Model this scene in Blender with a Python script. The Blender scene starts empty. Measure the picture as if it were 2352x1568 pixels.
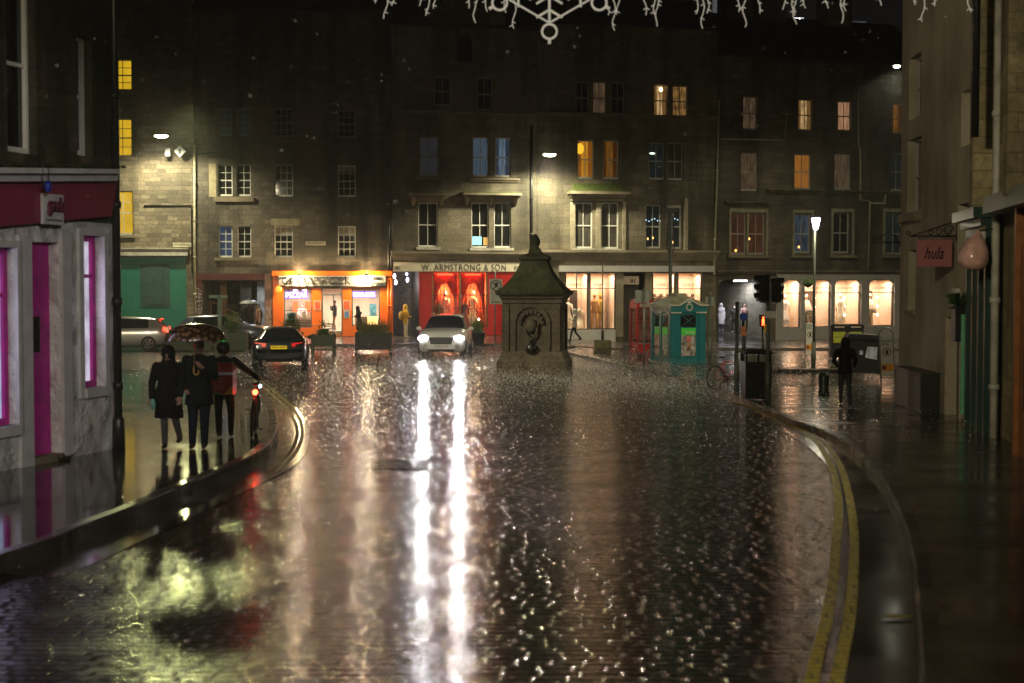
import bpy, bmesh, math, random
from mathutils import Vector, Matrix
random.seed(7)
R = math.radians
SC = bpy.context.scene
COL = SC.collection
# ---------------------------------------------------------------- camera
FPX = 3400.0; CH = 3.0; HZ = 645.0
PITCH = math.atan((784.0-HZ)/FPX)
cam = bpy.data.cameras.new('camera'); camo = bpy.data.objects.new('camera', cam); COL.objects.link(camo)
cam.sensor_width = 36.0; cam.lens = 36.0*FPX/2352.0
cam.clip_start = 0.1; cam.clip_end = 600
camo.location = (0, 0, CH); camo.rotation_euler = (R(90)-PITCH, 0, 0)
cam.dof.use_dof = True; cam.dof.focus_distance = 58; cam.dof.aperture_fstop = 1.4
SC.camera = camo
# ---------------------------------------------------------------- world (night)
w = bpy.data.worlds.new('World'); SC.world = w; w.use_nodes = True
nt = w.node_tree; nt.nodes.clear()
sky = nt.nodes.new('ShaderNodeTexSky'); sky.sky_type = 'NISHITA'; sky.sun_disc = False
sky.sun_elevation = R(-4); sky.sun_rotation = R(180)
bgn = nt.nodes.new('ShaderNodeBackground'); bgn.inputs['Strength'].default_value = 0.03
tint = nt.nodes.new('ShaderNodeMixRGB'); tint.inputs[0].default_value = 0.9
tint.inputs[2].default_value = (0.085, 0.07, 0.055, 1)
wo = nt.nodes.new('ShaderNodeOutputWorld')
nt.links.new(sky.outputs[0], tint.inputs[1]); nt.links.new(tint.outputs[0], bgn.inputs[0]); nt.links.new(bgn.outputs[0], wo.inputs[0])
SC.view_settings.view_transform = 'Standard'; SC.view_settings.look = 'None'
SC.view_settings.exposure = 0.0; SC.view_settings.gamma = 1.0
# ---------------------------------------------------------------- geometry helpers
def ss(a, b, x):
    t = max(0.0, min(1.0, (x-a)/(b-a))); return t*t*(3-2*t)
def zg(x, y):                      # the ground falls gently towards the right of the square
    return -0.40*ss(0, 6, x)*ss(25, 50, y)
def ray(px, py):
    u = (px-1176)/FPX; v = (784-py)/FPX
    c, s = math.cos(PITCH), math.sin(PITCH)
    return Vector((u, c+v*s, -s+v*c))
def P(px, py, Y):
    d = ray(px, py); return Vector((0, 0, CH)) + d*(Y/d.y)
def G(px, py, h=0.0):
    d = ray(px, py); z = h
    for _ in range(30):
        t = (z-CH)/d.z; q = d*t
        z = z*0.5 + 0.5*(zg(q.x, q.y)+h)
    return Vector((q.x, q.y, zg(q.x, q.y)+h))

class MB:
    def __init__(s): s.v = []; s.f = []; s.m = []; s.sm = []
    def add(s, vs, fs, m=0, smooth=False):
        o = len(s.v); s.v += [tuple(q) for q in vs]
        for f in fs: s.f.append([o+i for i in f]); s.m.append(m); s.sm.append(smooth)
        return s
    def boxv(s, x0, x1, y0, y1, z0, z1, m=0):
        if x1 < x0: x0, x1 = x1, x0
        if y1 < y0: y0, y1 = y1, y0
        if z1 < z0: z0, z1 = z1, z0
        vs = [(x, y, z) for z in (z0, z1) for y in (y0, y1) for x in (x0, x1)]
        return s.add(vs, [(0,2,3,1), (4,5,7,6), (0,1,5,4), (2,6,7,3), (0,4,6,2), (1,3,7,5)], m)
    def box(s, c, d, M=None, m=0, bev=0):
        hx, hy, hz = d[0]/2, d[1]/2, d[2]/2
        vs = [Vector((x, y, z)) for z in (-hz, hz) for y in (-hy, hy) for x in (-hx, hx)]
        if M is not None: vs = [M @ q for q in vs]
        vs = [q+Vector(c) for q in vs]
        return s.add(vs, [(0,2,3,1), (4,5,7,6), (0,1,5,4), (2,6,7,3), (0,4,6,2), (1,3,7,5)], m)
    def ring(s, rings, m=0, smooth=True, cap=True, closed=True):
        n = len(rings[0]); vs = [q for r in rings for q in r]; fs = []
        for i in range(len(rings)-1):
            for j in range(n if closed else n-1):
                k = (j+1) % n
                fs.append((i*n+j, i*n+k, (i+1)*n+k, (i+1)*n+j))
        s.add(vs, fs, m, smooth)
        if cap:
            o = len(s.v)-len(vs)
            s.f.append([o+j for j in range(n)][::-1]); s.m.append(m); s.sm.append(False)
            s.f.append([o+(len(rings)-1)*n+j for j in range(n)]); s.m.append(m); s.sm.append(False)
        return s
    def tube(s, pts, r, n=8, m=0, smooth=True, cap=True):
        pts = [Vector(p) for p in pts]
        rs = r if isinstance(r, (list, tuple)) else [r]*len(pts)
        rings = []; up = None
        for i, p in enumerate(pts):
            a = pts[max(0, i-1)]; b = pts[min(len(pts)-1, i+1)]
            d = (b-a)
            if d.length < 1e-9: d = Vector((0, 0, 1))
            d.normalize()
            if up is None: up = Vector((0, 0, 1)) if abs(d.z) < 0.9 else Vector((1, 0, 0))
            sx = d.cross(up)
            if sx.length < 1e-4: sx = d.cross(Vector((0, 1, 0)))
            sx.normalize(); sy = sx.cross(d).normalized(); up = sy
            rings.append([p + (sx*math.cos(t)+sy*math.sin(t))*rs[i] for t in [2*math.pi*k/n for k in range(n)]])
        return s.ring(rings, m, smooth, cap)
    def lathe(s, prof, c=(0, 0, 0), n=16, m=0, smooth=True, rot=0, sy=1.0):
        rings = [[(c[0]+r*math.cos(2*math.pi*k/n+rot), c[1]+sy*r*math.sin(2*math.pi*k/n+rot), c[2]+z) for k in range(n)] for r, z in prof]
        return s.ring(rings, m, smooth, True)
    def ell(s, c, r, n=10, k=6, m=0):
        rings = []
        for i in range(k+1):
            a = math.pi*(i+0.02)/(k+0.04) if 0 < i < k else (0.03 if i == 0 else math.pi-0.03)
            rings.append([(c[0]+r[0]*math.sin(a)*math.cos(2*math.pi*j/n), c[1]+r[1]*math.sin(a)*math.sin(2*math.pi*j/n), c[2]-r[2]*math.cos(a)) for j in range(n)])
        return s.ring(rings, m, True, True)
    def prism(s, poly, axis, t, m=0):
        """poly: list of 3D points (planar), extruded by vector t"""
        n = len(poly); t = Vector(t); vs = [Vector(p) for p in poly]; vs += [p+t for p in vs]
        fs = [list(range(n))[::-1], list(range(n, 2*n))] + [(i, (i+1) % n, n+(i+1) % n, n+i) for i in range(n)]
        return s.add(vs, fs, m)
    def build(s, name, mats, parent=None, loc=(0, 0, 0), rz=0):
        if not isinstance(mats, (list, tuple)): mats = [mats]
        used = sorted({i for f in s.f for i in f}); mp_ = {i: k for k, i in enumerate(used)}
        me = bpy.data.meshes.new(name); me.from_pydata([s.v[i] for i in used], [], [[mp_[i] for i in f] for f in s.f])
        for mt in mats: me.materials.append(mt)
        me.polygons.foreach_set('material_index', s.m); me.polygons.foreach_set('use_smooth', s.sm)
        me.update()
        bm = bmesh.new(); bm.from_mesh(me); bmesh.ops.recalc_face_normals(bm, faces=bm.faces); bm.to_mesh(me); bm.free()
        o = bpy.data.objects.new(name, me); COL.objects.link(o)
        o.location = loc; o.rotation_euler = (0, 0, rz)
        if parent: o.parent = parent
        return o
def tag(o, label=None, cat=None, group=None, kind=None):
    if label: o['label'] = label
    if cat: o['category'] = cat
    if group: o['group'] = group
    if kind: o['kind'] = kind
    return o
def empty(name, loc=(0, 0, 0), rz=0, label=None, cat=None, group=None):
    o = bpy.data.objects.new(name, None); COL.objects.link(o); o.empty_display_size = 0.2
    o.location = loc; o.rotation_euler = (0, 0, rz); return tag(o, label, cat, group)
def copy_tree(o, parent=None):
    c = o.copy(); COL.objects.link(c); c.parent = parent
    for ch in list(o.children): copy_tree(ch, c)
    return c
def lamp(kind, loc, energy, color, parent=None, size=0.2, angle=None, blend=0.3, aim=None, name='bulb_or_added_light'):
    l = bpy.data.lights.new(name, kind); l.energy = energy; l.color = color
    if kind == 'AREA': l.shape = 'RECTANGLE'; l.size = size[0]; l.size_y = size[1]
    else: l.shadow_soft_size = size
    if kind == 'SPOT': l.spot_size = R(angle); l.spot_blend = blend
    o = bpy.data.objects.new(name, l); COL.objects.link(o); o.location = loc
    if aim is not None: o.rotation_euler = Vector(aim).to_track_quat('-Z', 'Y').to_euler()
    if parent: o.parent = parent
    return o
# ---------------------------------------------------------------- materials
class NT:
    def __init__(s, name):
        s.m = bpy.data.materials.new(name); s.m.use_nodes = True; s.t = s.m.node_tree; s.n = s.t.nodes
        s.b = s.n['Principled BSDF']
    def new(s, k, **kw):
        q = s.n.new('ShaderNode'+k)
        for a, v in kw.items(): setattr(q, a, v)
        return q
    def l(s, a, b): s.t.links.new(a, b)
    def noise(s, scale, vec=None, detail=3, rough=0.5):
        q = s.new('TexNoise'); q.inputs['Scale'].default_value = scale; q.inputs['Detail'].default_value = detail; q.inputs['Roughness'].default_value = rough
        if vec: s.l(vec, q.inputs['Vector'])
        return q.outputs['Fac']
    def ramp(s, fac, stops):
        q = s.new('ValToRGB'); e = q.color_ramp.elements
        while len(e) < len(stops): e.new(0.5)
        for i, (p, c) in enumerate(stops): e[i].position = p; e[i].color = (*c, 1) if len(c) == 3 else c
        s.l(fac, q.inputs[0]); return q.outputs[0]
    def mix(s, a, b, fac, mode='MIX'):
        q = s.new('MixRGB', blend_type=mode)
        for i, x in ((0, fac), (1, a), (2, b)):
            if isinstance(x, (int, float)): q.inputs[i].default_value = x
            elif isinstance(x, tuple): q.inputs[i].default_value = (*x[:3], 1)
            else: s.l(x, q.inputs[i])
        return q.outputs[0]
    def math(s, op, a, b=0.0, clamp=False):
        q = s.new('Math', operation=op); q.use_clamp = clamp
        for i, x in enumerate((a, b)):
            if isinstance(x, (int, float)): q.inputs[i].default_value = x
            else: s.l(x, q.inputs[i])
        return q.outputs[0]
    def coord(s, kind='Object', scale=(1, 1, 1), rot=(0, 0, 0)):
        t = s.new('TexCoord'); q = s.new('Mapping'); q.inputs['Scale'].default_value = scale; q.inputs['Rotation'].default_value = rot
        s.l(t.outputs[kind], q.inputs[0]); return q.outputs[0]
    def bump(s, h, strength=0.5, dist=0.01, nrm=None):
        q = s.new('Bump'); q.inputs['Strength'].default_value = strength; q.inputs['Distance'].default_value = dist
        s.l(h, q.inputs['Height'])
        if nrm: s.l(nrm, q.inputs['Normal'])
        return q.outputs[0]
MC = {}
def pm(name, col, rough=0.6, metal=0.0, var=0.25, scale=4.0, bump=0.15, spec=0.5, coat=0.0, emit=None, es=0.0, dist=0.004):
    if name in MC: return MC[name]
    k = NT(name); b = k.b; v = k.coord('Object')
    n = k.noise(scale, v, 4)
    c = k.ramp(n, [(0.3, tuple(x*(1-var) for x in col)), (0.7, tuple(min(1, x*(1+var)) for x in col))])
    k.l(c, b.inputs['Base Color'])
    b.inputs['Roughness'].default_value = rough; b.inputs['Metallic'].default_value = metal
    b.inputs['Specular IOR Level'].default_value = spec; b.inputs['Coat Weight'].default_value = coat
    if bump > 0:
        n2 = k.noise(scale*6, v, 3); k.l(k.bump(n2, bump, dist), b.inputs['Normal'])
    if emit:
        b.inputs['Emission Color'].default_value = (*emit, 1); b.inputs['Emission Strength'].default_value = es
    MC[name] = k.m; return k.m
def em(name, col, st, sample=False):
    if name in MC: return MC[name]
    k = NT(name); b = k.b; b.inputs['Base Color'].default_value = (*[min(1, c*0.5) for c in col], 1)
    b.inputs['Roughness'].default_value = 0.4
    b.inputs['Emission Color'].default_value = (*col, 1); b.inputs['Emission Strength'].default_value = st
    if not sample: k.m.cycles.emission_sampling = 'NONE'
    MC[name] = k.m; return k.m
def lit(name, col, st, var=0.5, sx=3.0, sz=1.0):
    """a lit window: curtains and the room behind make vertical folds and blotches"""
    if name in MC: return MC[name]
    k = NT(name); b = k.b; v = k.coord('Object', (sx, sx, sz)); n = k.noise(1.6, v, 3, 0.6)
    c = k.ramp(n, [(0.35, tuple(x*(1-var) for x in col)), (0.65, col)])
    b.inputs['Base Color'].default_value = (0.02, 0.02, 0.02, 1); b.inputs['Roughness'].default_value = 0.08
    k.l(c, b.inputs['Emission Color']); b.inputs['Emission Strength'].default_value = st
    k.m.cycles.emission_sampling = 'NONE'
    MC[name] = k.m; return k.m
def stone(name, col, bw=0.62, bh=0.28, var=0.35, stain=0.6, mortar=0.66, bump=0.6, moss=0.0, soot=0.55):
    if name in MC: return MC[name]
    k = NT(name); b = k.b
    tc = k.new('TexCoord'); sp = k.new('SeparateXYZ'); k.l(tc.outputs['Object'], sp.inputs[0]); cb = k.new('CombineXYZ')
    xy = k.math('ADD', sp.outputs[0], sp.outputs[1]); k.l(xy, cb.inputs[0]); k.l(sp.outputs[2], cb.inputs[1])
    wob = k.noise(0.9, tc.outputs['Object'], 2)
    jit = k.new('VectorMath', operation='ADD'); jv = k.new('CombineXYZ'); k.l(k.math('MULTIPLY', wob, 0.18), jv.inputs[0]); k.l(k.math('MULTIPLY', wob, 0.10), jv.inputs[1])
    k.l(cb.outputs[0], jit.inputs[0]); k.l(jv.outputs[0], jit.inputs[1])
    br = k.new('TexBrick'); k.l(jit.outputs[0], br.inputs['Vector']); br.inputs['Scale'].default_value = 1
    br.inputs['Brick Width'].default_value = bw; br.inputs['Row Height'].default_value = bh
    br.inputs['Mortar Size'].default_value = 0.012; br.inputs['Mortar Smooth'].default_value = 0.3; br.inputs['Bias'].default_value = 0
    br.offset = 0.43; br.squash = 0.75; br.squash_frequency = 3
    br.inputs['Color1'].default_value = (*[c*(1-var) for c in col], 1); br.inputs['Color2'].default_value = (*[min(1, c*(1+var)) for c in col], 1)
    br.inputs['Mortar'].default_value = (*[c*mortar for c in col], 1)
    fine = k.noise(9, tc.outputs['Object'], 5, 0.65)
    c = k.mix(br.outputs['Color'], k.ramp(fine, [(0.3, (0.55, 0.55, 0.55)), (0.7, (1.25, 1.22, 1.15))]), 1.0, 'MULTIPLY')
    mp = k.new('Mapping'); mp.inputs['Scale'].default_value = (0.55, 0.55, 0.07); k.l(tc.outputs['Object'], mp.inputs[0])
    st = k.noise(1.0, mp.outputs[0], 5, 0.62)
    c = k.mix(c, k.ramp(st, [(0.40, (1-stain, (1-stain)*1.0, (1-stain)*0.9)), (0.56, (1, 1, 1))]), 1.0, 'MULTIPLY')
    c = k.mix(c, k.ramp(k.noise(0.22, tc.outputs['Object'], 5, 0.6), [(0.36, (1-soot,)*3), (0.62, (1.1, 1.08, 1.04))]), 1.0, 'MULTIPLY')
    if moss:
        c = k.mix(c, (0.03, 0.05, 0.012), k.math('MULTIPLY', k.ramp(k.noise(1.7, tc.outputs['Object'], 4), [(0.45, (0, 0, 0)), (0.6, (1, 1, 1))]), moss))
    k.l(c, b.inputs['Base Color']); b.inputs['Roughness'].default_value = 0.75
    h = k.math('ADD', k.math('MULTIPLY', k.math('SUBTRACT', 1.0, br.outputs['Fac']), 1.0), k.math('MULTIPLY', fine, 0.6))
    k.l(k.bump(h, bump, 0.02), b.inputs['Normal'])
    MC[name] = k.m; return k.m
# ---------------------------------------------------------------- ground materials
def wet_setts():
    k = NT('wet_granite_setts'); b = k.b
    tc = k.new('TexCoord'); mp = k.new('Mapping'); k.l(tc.outputs['Object'], mp.inputs[0]); mp.inputs['Rotation'].default_value = (0, 0, R(1.5))
    wv = k.new('TexNoise'); wv.inputs['Scale'].default_value = 0.35; wv.inputs['Detail'].default_value = 2; k.l(mp.outputs[0], wv.inputs['Vector'])
    ad = k.new('VectorMath', operation='MULTIPLY_ADD'); k.l(wv.outputs['Color'], ad.inputs[0]); ad.inputs[1].default_value = (0.5, 0.35, 0); k.l(mp.outputs[0], ad.inputs[2])
    # rows are laid by hand: each is shifted sideways by its own amount
    s0 = k.new('SeparateXYZ'); k.l(ad.outputs[0], s0.inputs[0]); rowi = k.math('FLOOR', k.math('DIVIDE', s0.outputs[1], 0.15))
    wn_ = k.new('TexWhiteNoise', noise_dimensions='1D'); k.l(rowi, wn_.inputs['W']); sh = k.new('CombineXYZ'); k.l(k.math('MULTIPLY', wn_.outputs['Value'], 1.7), sh.inputs[0])
    ad2 = k.new('VectorMath', operation='ADD'); k.l(ad.outputs[0], ad2.inputs[0]); k.l(sh.outputs[0], ad2.inputs[1])
    br = k.new('TexBrick'); k.l(ad2.outputs[0], br.inputs['Vector']); br.inputs['Scale'].default_value = 1
    br.inputs['Brick Width'].default_value = 0.27; br.inputs['Row Height'].default_value = 0.15
    br.inputs['Mortar Size'].default_value = 0.030; br.inputs['Mortar Smooth'].default_value = 1.0; br.offset = 0.5; br.squash = 1.15; br.squash_frequency = 3
    br.inputs['Color1'].default_value = (0, 0, 0, 1); br.inputs['Color2'].default_value = (1, 1, 1, 1); br.inputs['Mortar'].default_value = (0, 0, 0, 1)
    tone = k.ramp(br.outputs['Color'], [(0.0, (0.010, 0.009, 0.008)), (1.0, (0.034, 0.029, 0.025))])
    c = k.mix(tone, k.ramp(k.noise(0.5, tc.outputs['Object'], 4), [(0.35, (0.6, 0.6, 0.6)), (0.65, (1.2, 1.15, 1.1))]), 1.0, 'MULTIPLY')
    k.l(c, b.inputs['Base Color'])
    b.inputs['IOR'].default_value = 1.40
    k.l(k.ramp(k.noise(1.3, tc.outputs['Object'], 3), [(0.35, (0.11,)*3), (0.7, (0.21,)*3)]), b.inputs['Roughness'])
    n1 = k.noise(1.1, tc.outputs['Object'], 3, 0.55)
    mp3 = k.new('Mapping'); mp3.inputs['Scale'].default_value = (10, 30, 10); k.l(tc.outputs['Object'], mp3.inputs[0])
    n2 = k.noise(1.0, mp3.outputs[0], 3, 0.6)
    mp2 = k.new('Mapping'); mp2.inputs['Scale'].default_value = (2.6, 8.5, 3); k.l(tc.outputs['Object'], mp2.inputs[0])
    n3 = k.noise(1.0, mp2.outputs[0], 2, 0.5)
    h = k.math('MULTIPLY', k.math('SUBTRACT', 1.0, br.outputs['Fac']), 0.012)
    h = k.math('ADD', h, k.math('MULTIPLY', n1, 0.007))
    h = k.math('ADD', h, k.math('MULTIPLY', n3, 0.010))
    h = k.math('ADD', h, k.math('MULTIPLY', n2, 0.0105))
    # every sett is laid with its own slight tilt
    sp = k.new('SeparateXYZ'); k.l(ad.outputs[0], sp.inputs[0]); rnd = k.math('SUBTRACT', br.outputs['Color'], 0.5)
    h = k.math('ADD', h, k.math('MULTIPLY', rnd, k.math('MULTIPLY', k.math('FRACT', k.math('MULTIPLY', sp.outputs[1], 0.4167)), 0.02)))
    h = k.math('ADD', h, k.math('MULTIPLY', rnd, k.math('MULTIPLY', k.math('FRACT', k.math('MULTIPLY', sp.outputs[0], 0.31)), 0.01)))
    k.l(k.bump(h, 1.0, 1.0), b.inputs['Normal'])
    return k.m
def wet_slabs(name, col, bw=0.9, bh=0.6, rough=(0.06, 0.2), bumpy=1.0, rz=0.0):
    k = NT(name); b = k.b
    tc = k.new('TexCoord'); mp = k.new('Mapping'); k.l(tc.outputs['Object'], mp.inputs[0]); mp.inputs['Rotation'].default_value = (0, 0, rz)
    br = k.new('TexBrick'); k.l(mp.outputs[0], br.inputs['Vector']); br.inputs['Scale'].default_value = 1
    br.inputs['Brick Width'].default_value = bw; br.inputs['Row Height'].default_value = bh; br.inputs['Mortar Size'].default_value = 0.008; br.inputs['Mortar Smooth'].default_value = 0.4
    br.inputs['Color1'].default_value = (*[c*0.7 for c in col], 1); br.inputs['Color2'].default_value = (*[c*1.3 for c in col], 1); br.inputs['Mortar'].default_value = (*[c*0.4 for c in col], 1)
    c = k.mix(br.outputs['Color'], k.ramp(k.noise(0.8, tc.outputs['Object'], 5), [(0.35, (0.6, 0.6, 0.6)), (0.65, (1.25, 1.2, 1.2))]), 1.0, 'MULTIPLY')
    k.l(c, b.inputs['Base Color']); b.inputs['IOR'].default_value = 1.40
    k.l(k.ramp(k.noise(0.9, tc.outputs['Object'], 4), [(0.35, (rough[0],)*3), (0.65, (rough[1],)*3)]), b.inputs['Roughness'])
    h = k.math('MULTIPLY', k.math('SUBTRACT', 1.0, br.outputs['Fac']), 0.002)
    h = k.math('ADD', h, k.math('MULTIPLY', k.noise(0.8, tc.outputs['Object'], 1), 0.004*bumpy))
    h = k.math('ADD', h, k.math('MULTIPLY', k.noise(9, tc.outputs['Object'], 3, 0.6), 0.0003*bumpy))
    h = k.math('ADD', h, k.math('MULTIPLY', k.noise(60, tc.outputs['Object'], 2), 0.00004*bumpy))
    k.l(k.bump(h, 1.0, 1.0), b.inputs['Normal'])
    return k.m
M_SETT = wet_setts()
M_SLAB = wet_slabs('wet_paving_slabs', (0.035, 0.031, 0.028), 0.9, 0.6, (0.06, 0.11), 0.7, R(8))
M_SLAB2 = wet_slabs('wet_grey_paving', (0.05, 0.046, 0.042), 0.75, 0.6, (0.13, 0.28), 1.2, R(-3))
M_ASPH = wet_slabs('wet_gutter_concrete', (0.045, 0.036, 0.031), 1.3, 5.0, (0.10, 0.22), 0.7)
M_KERB = wet_slabs('wet_kerb_stone', (0.05, 0.043, 0.038), 0.9, 0.9, (0.22, 0.45), 1.6)
M_KERB2 = wet_slabs('far_kerb_stone', (0.16, 0.14, 0.12), 0.9, 0.9, (0.3, 0.5), 1.0)
def paintmat():
    k = NT('worn_yellow_paint'); b = k.b; tc = k.new('TexCoord')
    n = k.noise(17, tc.outputs['Object'], 5, 0.75)
    mp = k.new('Mapping'); k.l(tc.outputs['Object'], mp.inputs[0]); mp.inputs['Rotation'].default_value = (0, 0, R(1.5))
    wv = k.new('TexNoise'); wv.inputs['Scale'].default_value = 0.35; wv.inputs['Detail'].default_value = 2; k.l(mp.outputs[0], wv.inputs['Vector'])
    ad = k.new('VectorMath', operation='MULTIPLY_ADD'); k.l(wv.outputs['Color'], ad.inputs[0]); ad.inputs[1].default_value = (0.5, 0.35, 0); k.l(mp.outputs[0], ad.inputs[2])
    br = k.new('TexBrick'); k.l(ad.outputs[0], br.inputs['Vector']); br.inputs['Scale'].default_value = 1
    br.inputs['Brick Width'].default_value = 0.27; br.inputs['Row Height'].default_value = 0.15
    br.inputs['Mortar Size'].default_value = 0.020; br.inputs['Mortar Smooth'].default_value = 0.8; br.offset = 0.5; br.squash = 1.15; br.squash_frequency = 3
    c = k.ramp(n, [(0.36, (0.07, 0.055, 0.02)), (0.44, (0.72, 0.58, 0.03)), (0.8, (0.85, 0.72, 0.05))])
    c = k.mix(c, (0.05, 0.04, 0.015), k.math('MULTIPLY', br.outputs['Fac'], 0.85))
    k.l(c, b.inputs['Base Color']); b.inputs['Roughness'].default_value = 0.38
    h = k.math('ADD', k.math('MULTIPLY', n, 0.006), k.math('MULTIPLY', k.math('SUBTRACT', 1.0, br.outputs['Fac']), 0.012))
    k.l(k.bump(h, 1.0, 1.0), b.inputs['Normal']); return k.m
M_YEL = paintmat()

def sheet(name, poly, h, mat, skirt=0.0, step=2.0, label=None):
    """a flat sheet that follows the ground; optional skirt gives it real thickness"""
    bm = bmesh.new(); vs = [bm.verts.new((x, y, 0)) for x, y in poly]; bm.faces.new(vs)
    if bm.faces[:][0].normal.z < 0 or True: bm.normal_update()
    xs = [p[0] for p in poly]; ys = [p[1] for p in poly]
    def cuts(a, b, lo, hi): return [lo+step*i for i in range(1, int((hi-lo)/step)+1)]
    for x in cuts(0, 0, max(min(xs), -8), min(max(xs), 20)):
        bmesh.ops.bisect_plane(bm, geom=bm.verts[:]+bm.edges[:]+bm.faces[:], plane_co=(x, 0, 0), plane_no=(1, 0, 0))
    for y in cuts(0, 0, max(min(ys), 20), min(max(ys), 60)):
        bmesh.ops.bisect_plane(bm, geom=bm.verts[:]+bm.edges[:]+bm.faces[:], plane_co=(0, y, 0), plane_no=(0, 1, 0))
    for v in bm.verts: v.co.z = zg(v.co.x, v.co.y)+h
    bmesh.ops.triangulate(bm, faces=bm.faces[:])
    for f in bm.faces:
        f.normal_update()
        if f.normal.z < 0: f.normal_flip()
    if skirt:
        ed = [e for e in bm.edges if e.is_boundary]
        r = bmesh.ops.extrude_edge_only(bm, edges=ed)
        for v in [g for g in r['geom'] if isinstance(g, bmesh.types.BMVert)]: v.co.z -= skirt
    me = bpy.data.meshes.new(name); bm.to_mesh(me); bm.free(); me.materials.append(mat)
    o = bpy.data.objects.new(name, me); COL.objects.link(o); o['kind'] = 'structure'
    return o
def smooth_line(pts, n=6):
    out = []
    for i in range(len(pts)-1):
        p0 = pts[max(0, i-1)]; p1 = pts[i]; p2 = pts[i+1]; p3 = pts[min(len(pts)-1, i+2)]
        for j in range(n):
            t = j/n
            out.append(tuple(0.5*((2*p1[a]) + (-p0[a]+p2[a])*t + (2*p0[a]-5*p1[a]+4*p2[a]-p3[a])*t*t + (-p0[a]+3*p1[a]-3*p2[a]+p3[a])*t**3) for a in (0, 1)))
    out.append(tuple(pts[-1])); return out
def gl(pts, h=0.0): return [tuple(G(x, y, h)[:2]) for x, y in pts]
def ribbon(mb, line, a, b_, h0, h1, m=0, close=False):
    """band between side offsets a and b_ (left of travel positive) at heights h0,h1 above ground"""
    n = len(line); L = []
    for i, p in enumerate(line):
        q0 = line[max(0, i-1)]; q1 = line[min(n-1, i+1)]
        d = Vector((q1[0]-q0[0], q1[1]-q0[1])); d.normalize(); nn = Vector((-d.y, d.x))
        A = Vector(p)+nn*a; B = Vector(p)+nn*b_
        z = zg(p[0], p[1]); L.append(((A.x, A.y, z+h0), (B.x, B.y, z+h1)))
    vs = [q for pr in L for q in pr]
    mb.add(vs, [(2*i, 2*i+1, 2*i+3, 2*i+2) for i in range(n-1)], m, True)
def kerb(name, line, side, h, wd=0.16, mat=None):
    mb = MB()
    ribbon(mb, line, -0.004*side, -0.004*side, -0.02, h-0.02)
    ribbon(mb, line, -0.004*side, 0.02*side, h-0.02, h+0.006)
    ribbon(mb, line, 0.02*side, wd*side, h+0.006, h+0.006)
    ribbon(mb, line, wd*side, wd*side, h+0.006, h-0.05)
    o = mb.build(name, mat or M_KERB); o['kind'] = 'structure'; return o

# the road: one sheet of setts that runs under everything
sheet('road', [(-90, -12), (90, -12), (90, 160), (-90, 160)], 0.0, M_SETT, step=2.0)
# left pavement
LH = 0.20
lk = smooth_line(gl([(0, 1275), (110, 1240), (200, 1203), (300, 1165), (400, 1122), (520, 1073), (590, 1040), (625, 1008), (638, 975), (632, 940), (610, 905), (575, 872), (530, 855)], LH))
lk = [(-4.6, 11.5), (-5.0, 13.5)] + lk
lp = lk + [(-12.0, lk[-1][1]+1.5), (-16, lk[-1][1]+1.5), (-16, 11.5)]
sheet('left_pavement', lp, LH, M_SLAB, 0.3)
lk2 = lk + [(-12.0, lk[-1][1]+1.5)]
kerb('left_kerb', lk2, 1, LH)
# right pavement (continues across to the cream house)
RH = 0.12
rkpx = [(2116, 1568), (2108, 1400), (2092, 1260), (2062, 1165), (2020, 1090), (1962, 1030), (1885, 985), (1810, 960), (1700, 912), (1610, 880), (1500, 852), (1440, 840), (1380, 826), (1322, 812)]
rk = smooth_line(gl(rkpx, RH)); rk = [(2.9, 2.0), (3.02, 8.0)] + rk
yb = G(1900, 886, RH)[1]; i_cut = min(range(len(rk)), key=lambda i: abs(rk[i][1]-yb) if i > 10 else 99)
rp = [p for p in rk[:i_cut+1]] + [(rk[i_cut][0]+0.6, yb)] + [(30, yb), (30, 2.0)]
sheet('right_pavement', rp, RH, M_SLAB2, 0.3)
kerb('right_kerb', rk[:i_cut+1], -1, RH)
# island pavement with the phone box and police box
yc = G(1900, 846, RH)[1]
ye = G(1500, 806, RH)[1]; yfar = G(1700, 799, RH)[1]
ip = rk[i_cut+2:] + [(rk[-1][0]-0.4, rk[-1][1]+1.6), (rk[-1][0]+0.5, ye), (34, ye), (34, yc), (G(1790, 846, RH)[0], yc)]
sheet('island_pavement', ip, RH, M_SLAB2, 0.3)
kerb('island_kerb', rk[i_cut+2:]+[(rk[-1][0]-0.4, rk[-1][1]+1.6), (rk[-1][0]+0.5, ye)], -1, RH)
kb = MB(); 
kerb('crossing_kerb', [(rk[i_cut][0]+1.6, yb), (30, yb)], 1, RH)
kerb('crossing_kerb', [(34, yc), (G(1790, 846, RH)[0], yc)], 1, RH, .16, M_KERB2)
# far pavement along the shops
fy = G(950, 790, RH)[1]
FARK = [(-40, fy+3), (G(600, 790, RH)[0], fy), (1.0, fy+0.6), (6.0, yfar-1.0), (10.0, yfar), (40, yfar)]
sheet('far_pavement', FARK + [(60, 140), (-60, 140)], RH, M_SLAB2, 0.3)
kerb('far_kerb', FARK, 1, RH, .16, M_KERB2)
# gutter beside the right kerb
mb = MB(); gline = [p for p in rk[:i_cut+1]]
ribbon(mb, gline, 0.0, 0.62, 0.006, 0.005); o = mb.build('gutter_channel', M_ASPH); o['kind'] = 'structure'
mb = MB(); ribbon(mb, lk[2:], -0.0, -0.62, 0.006, 0.005); o = mb.build('gutter_channel', M_ASPH); o['kind'] = 'structure'
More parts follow.
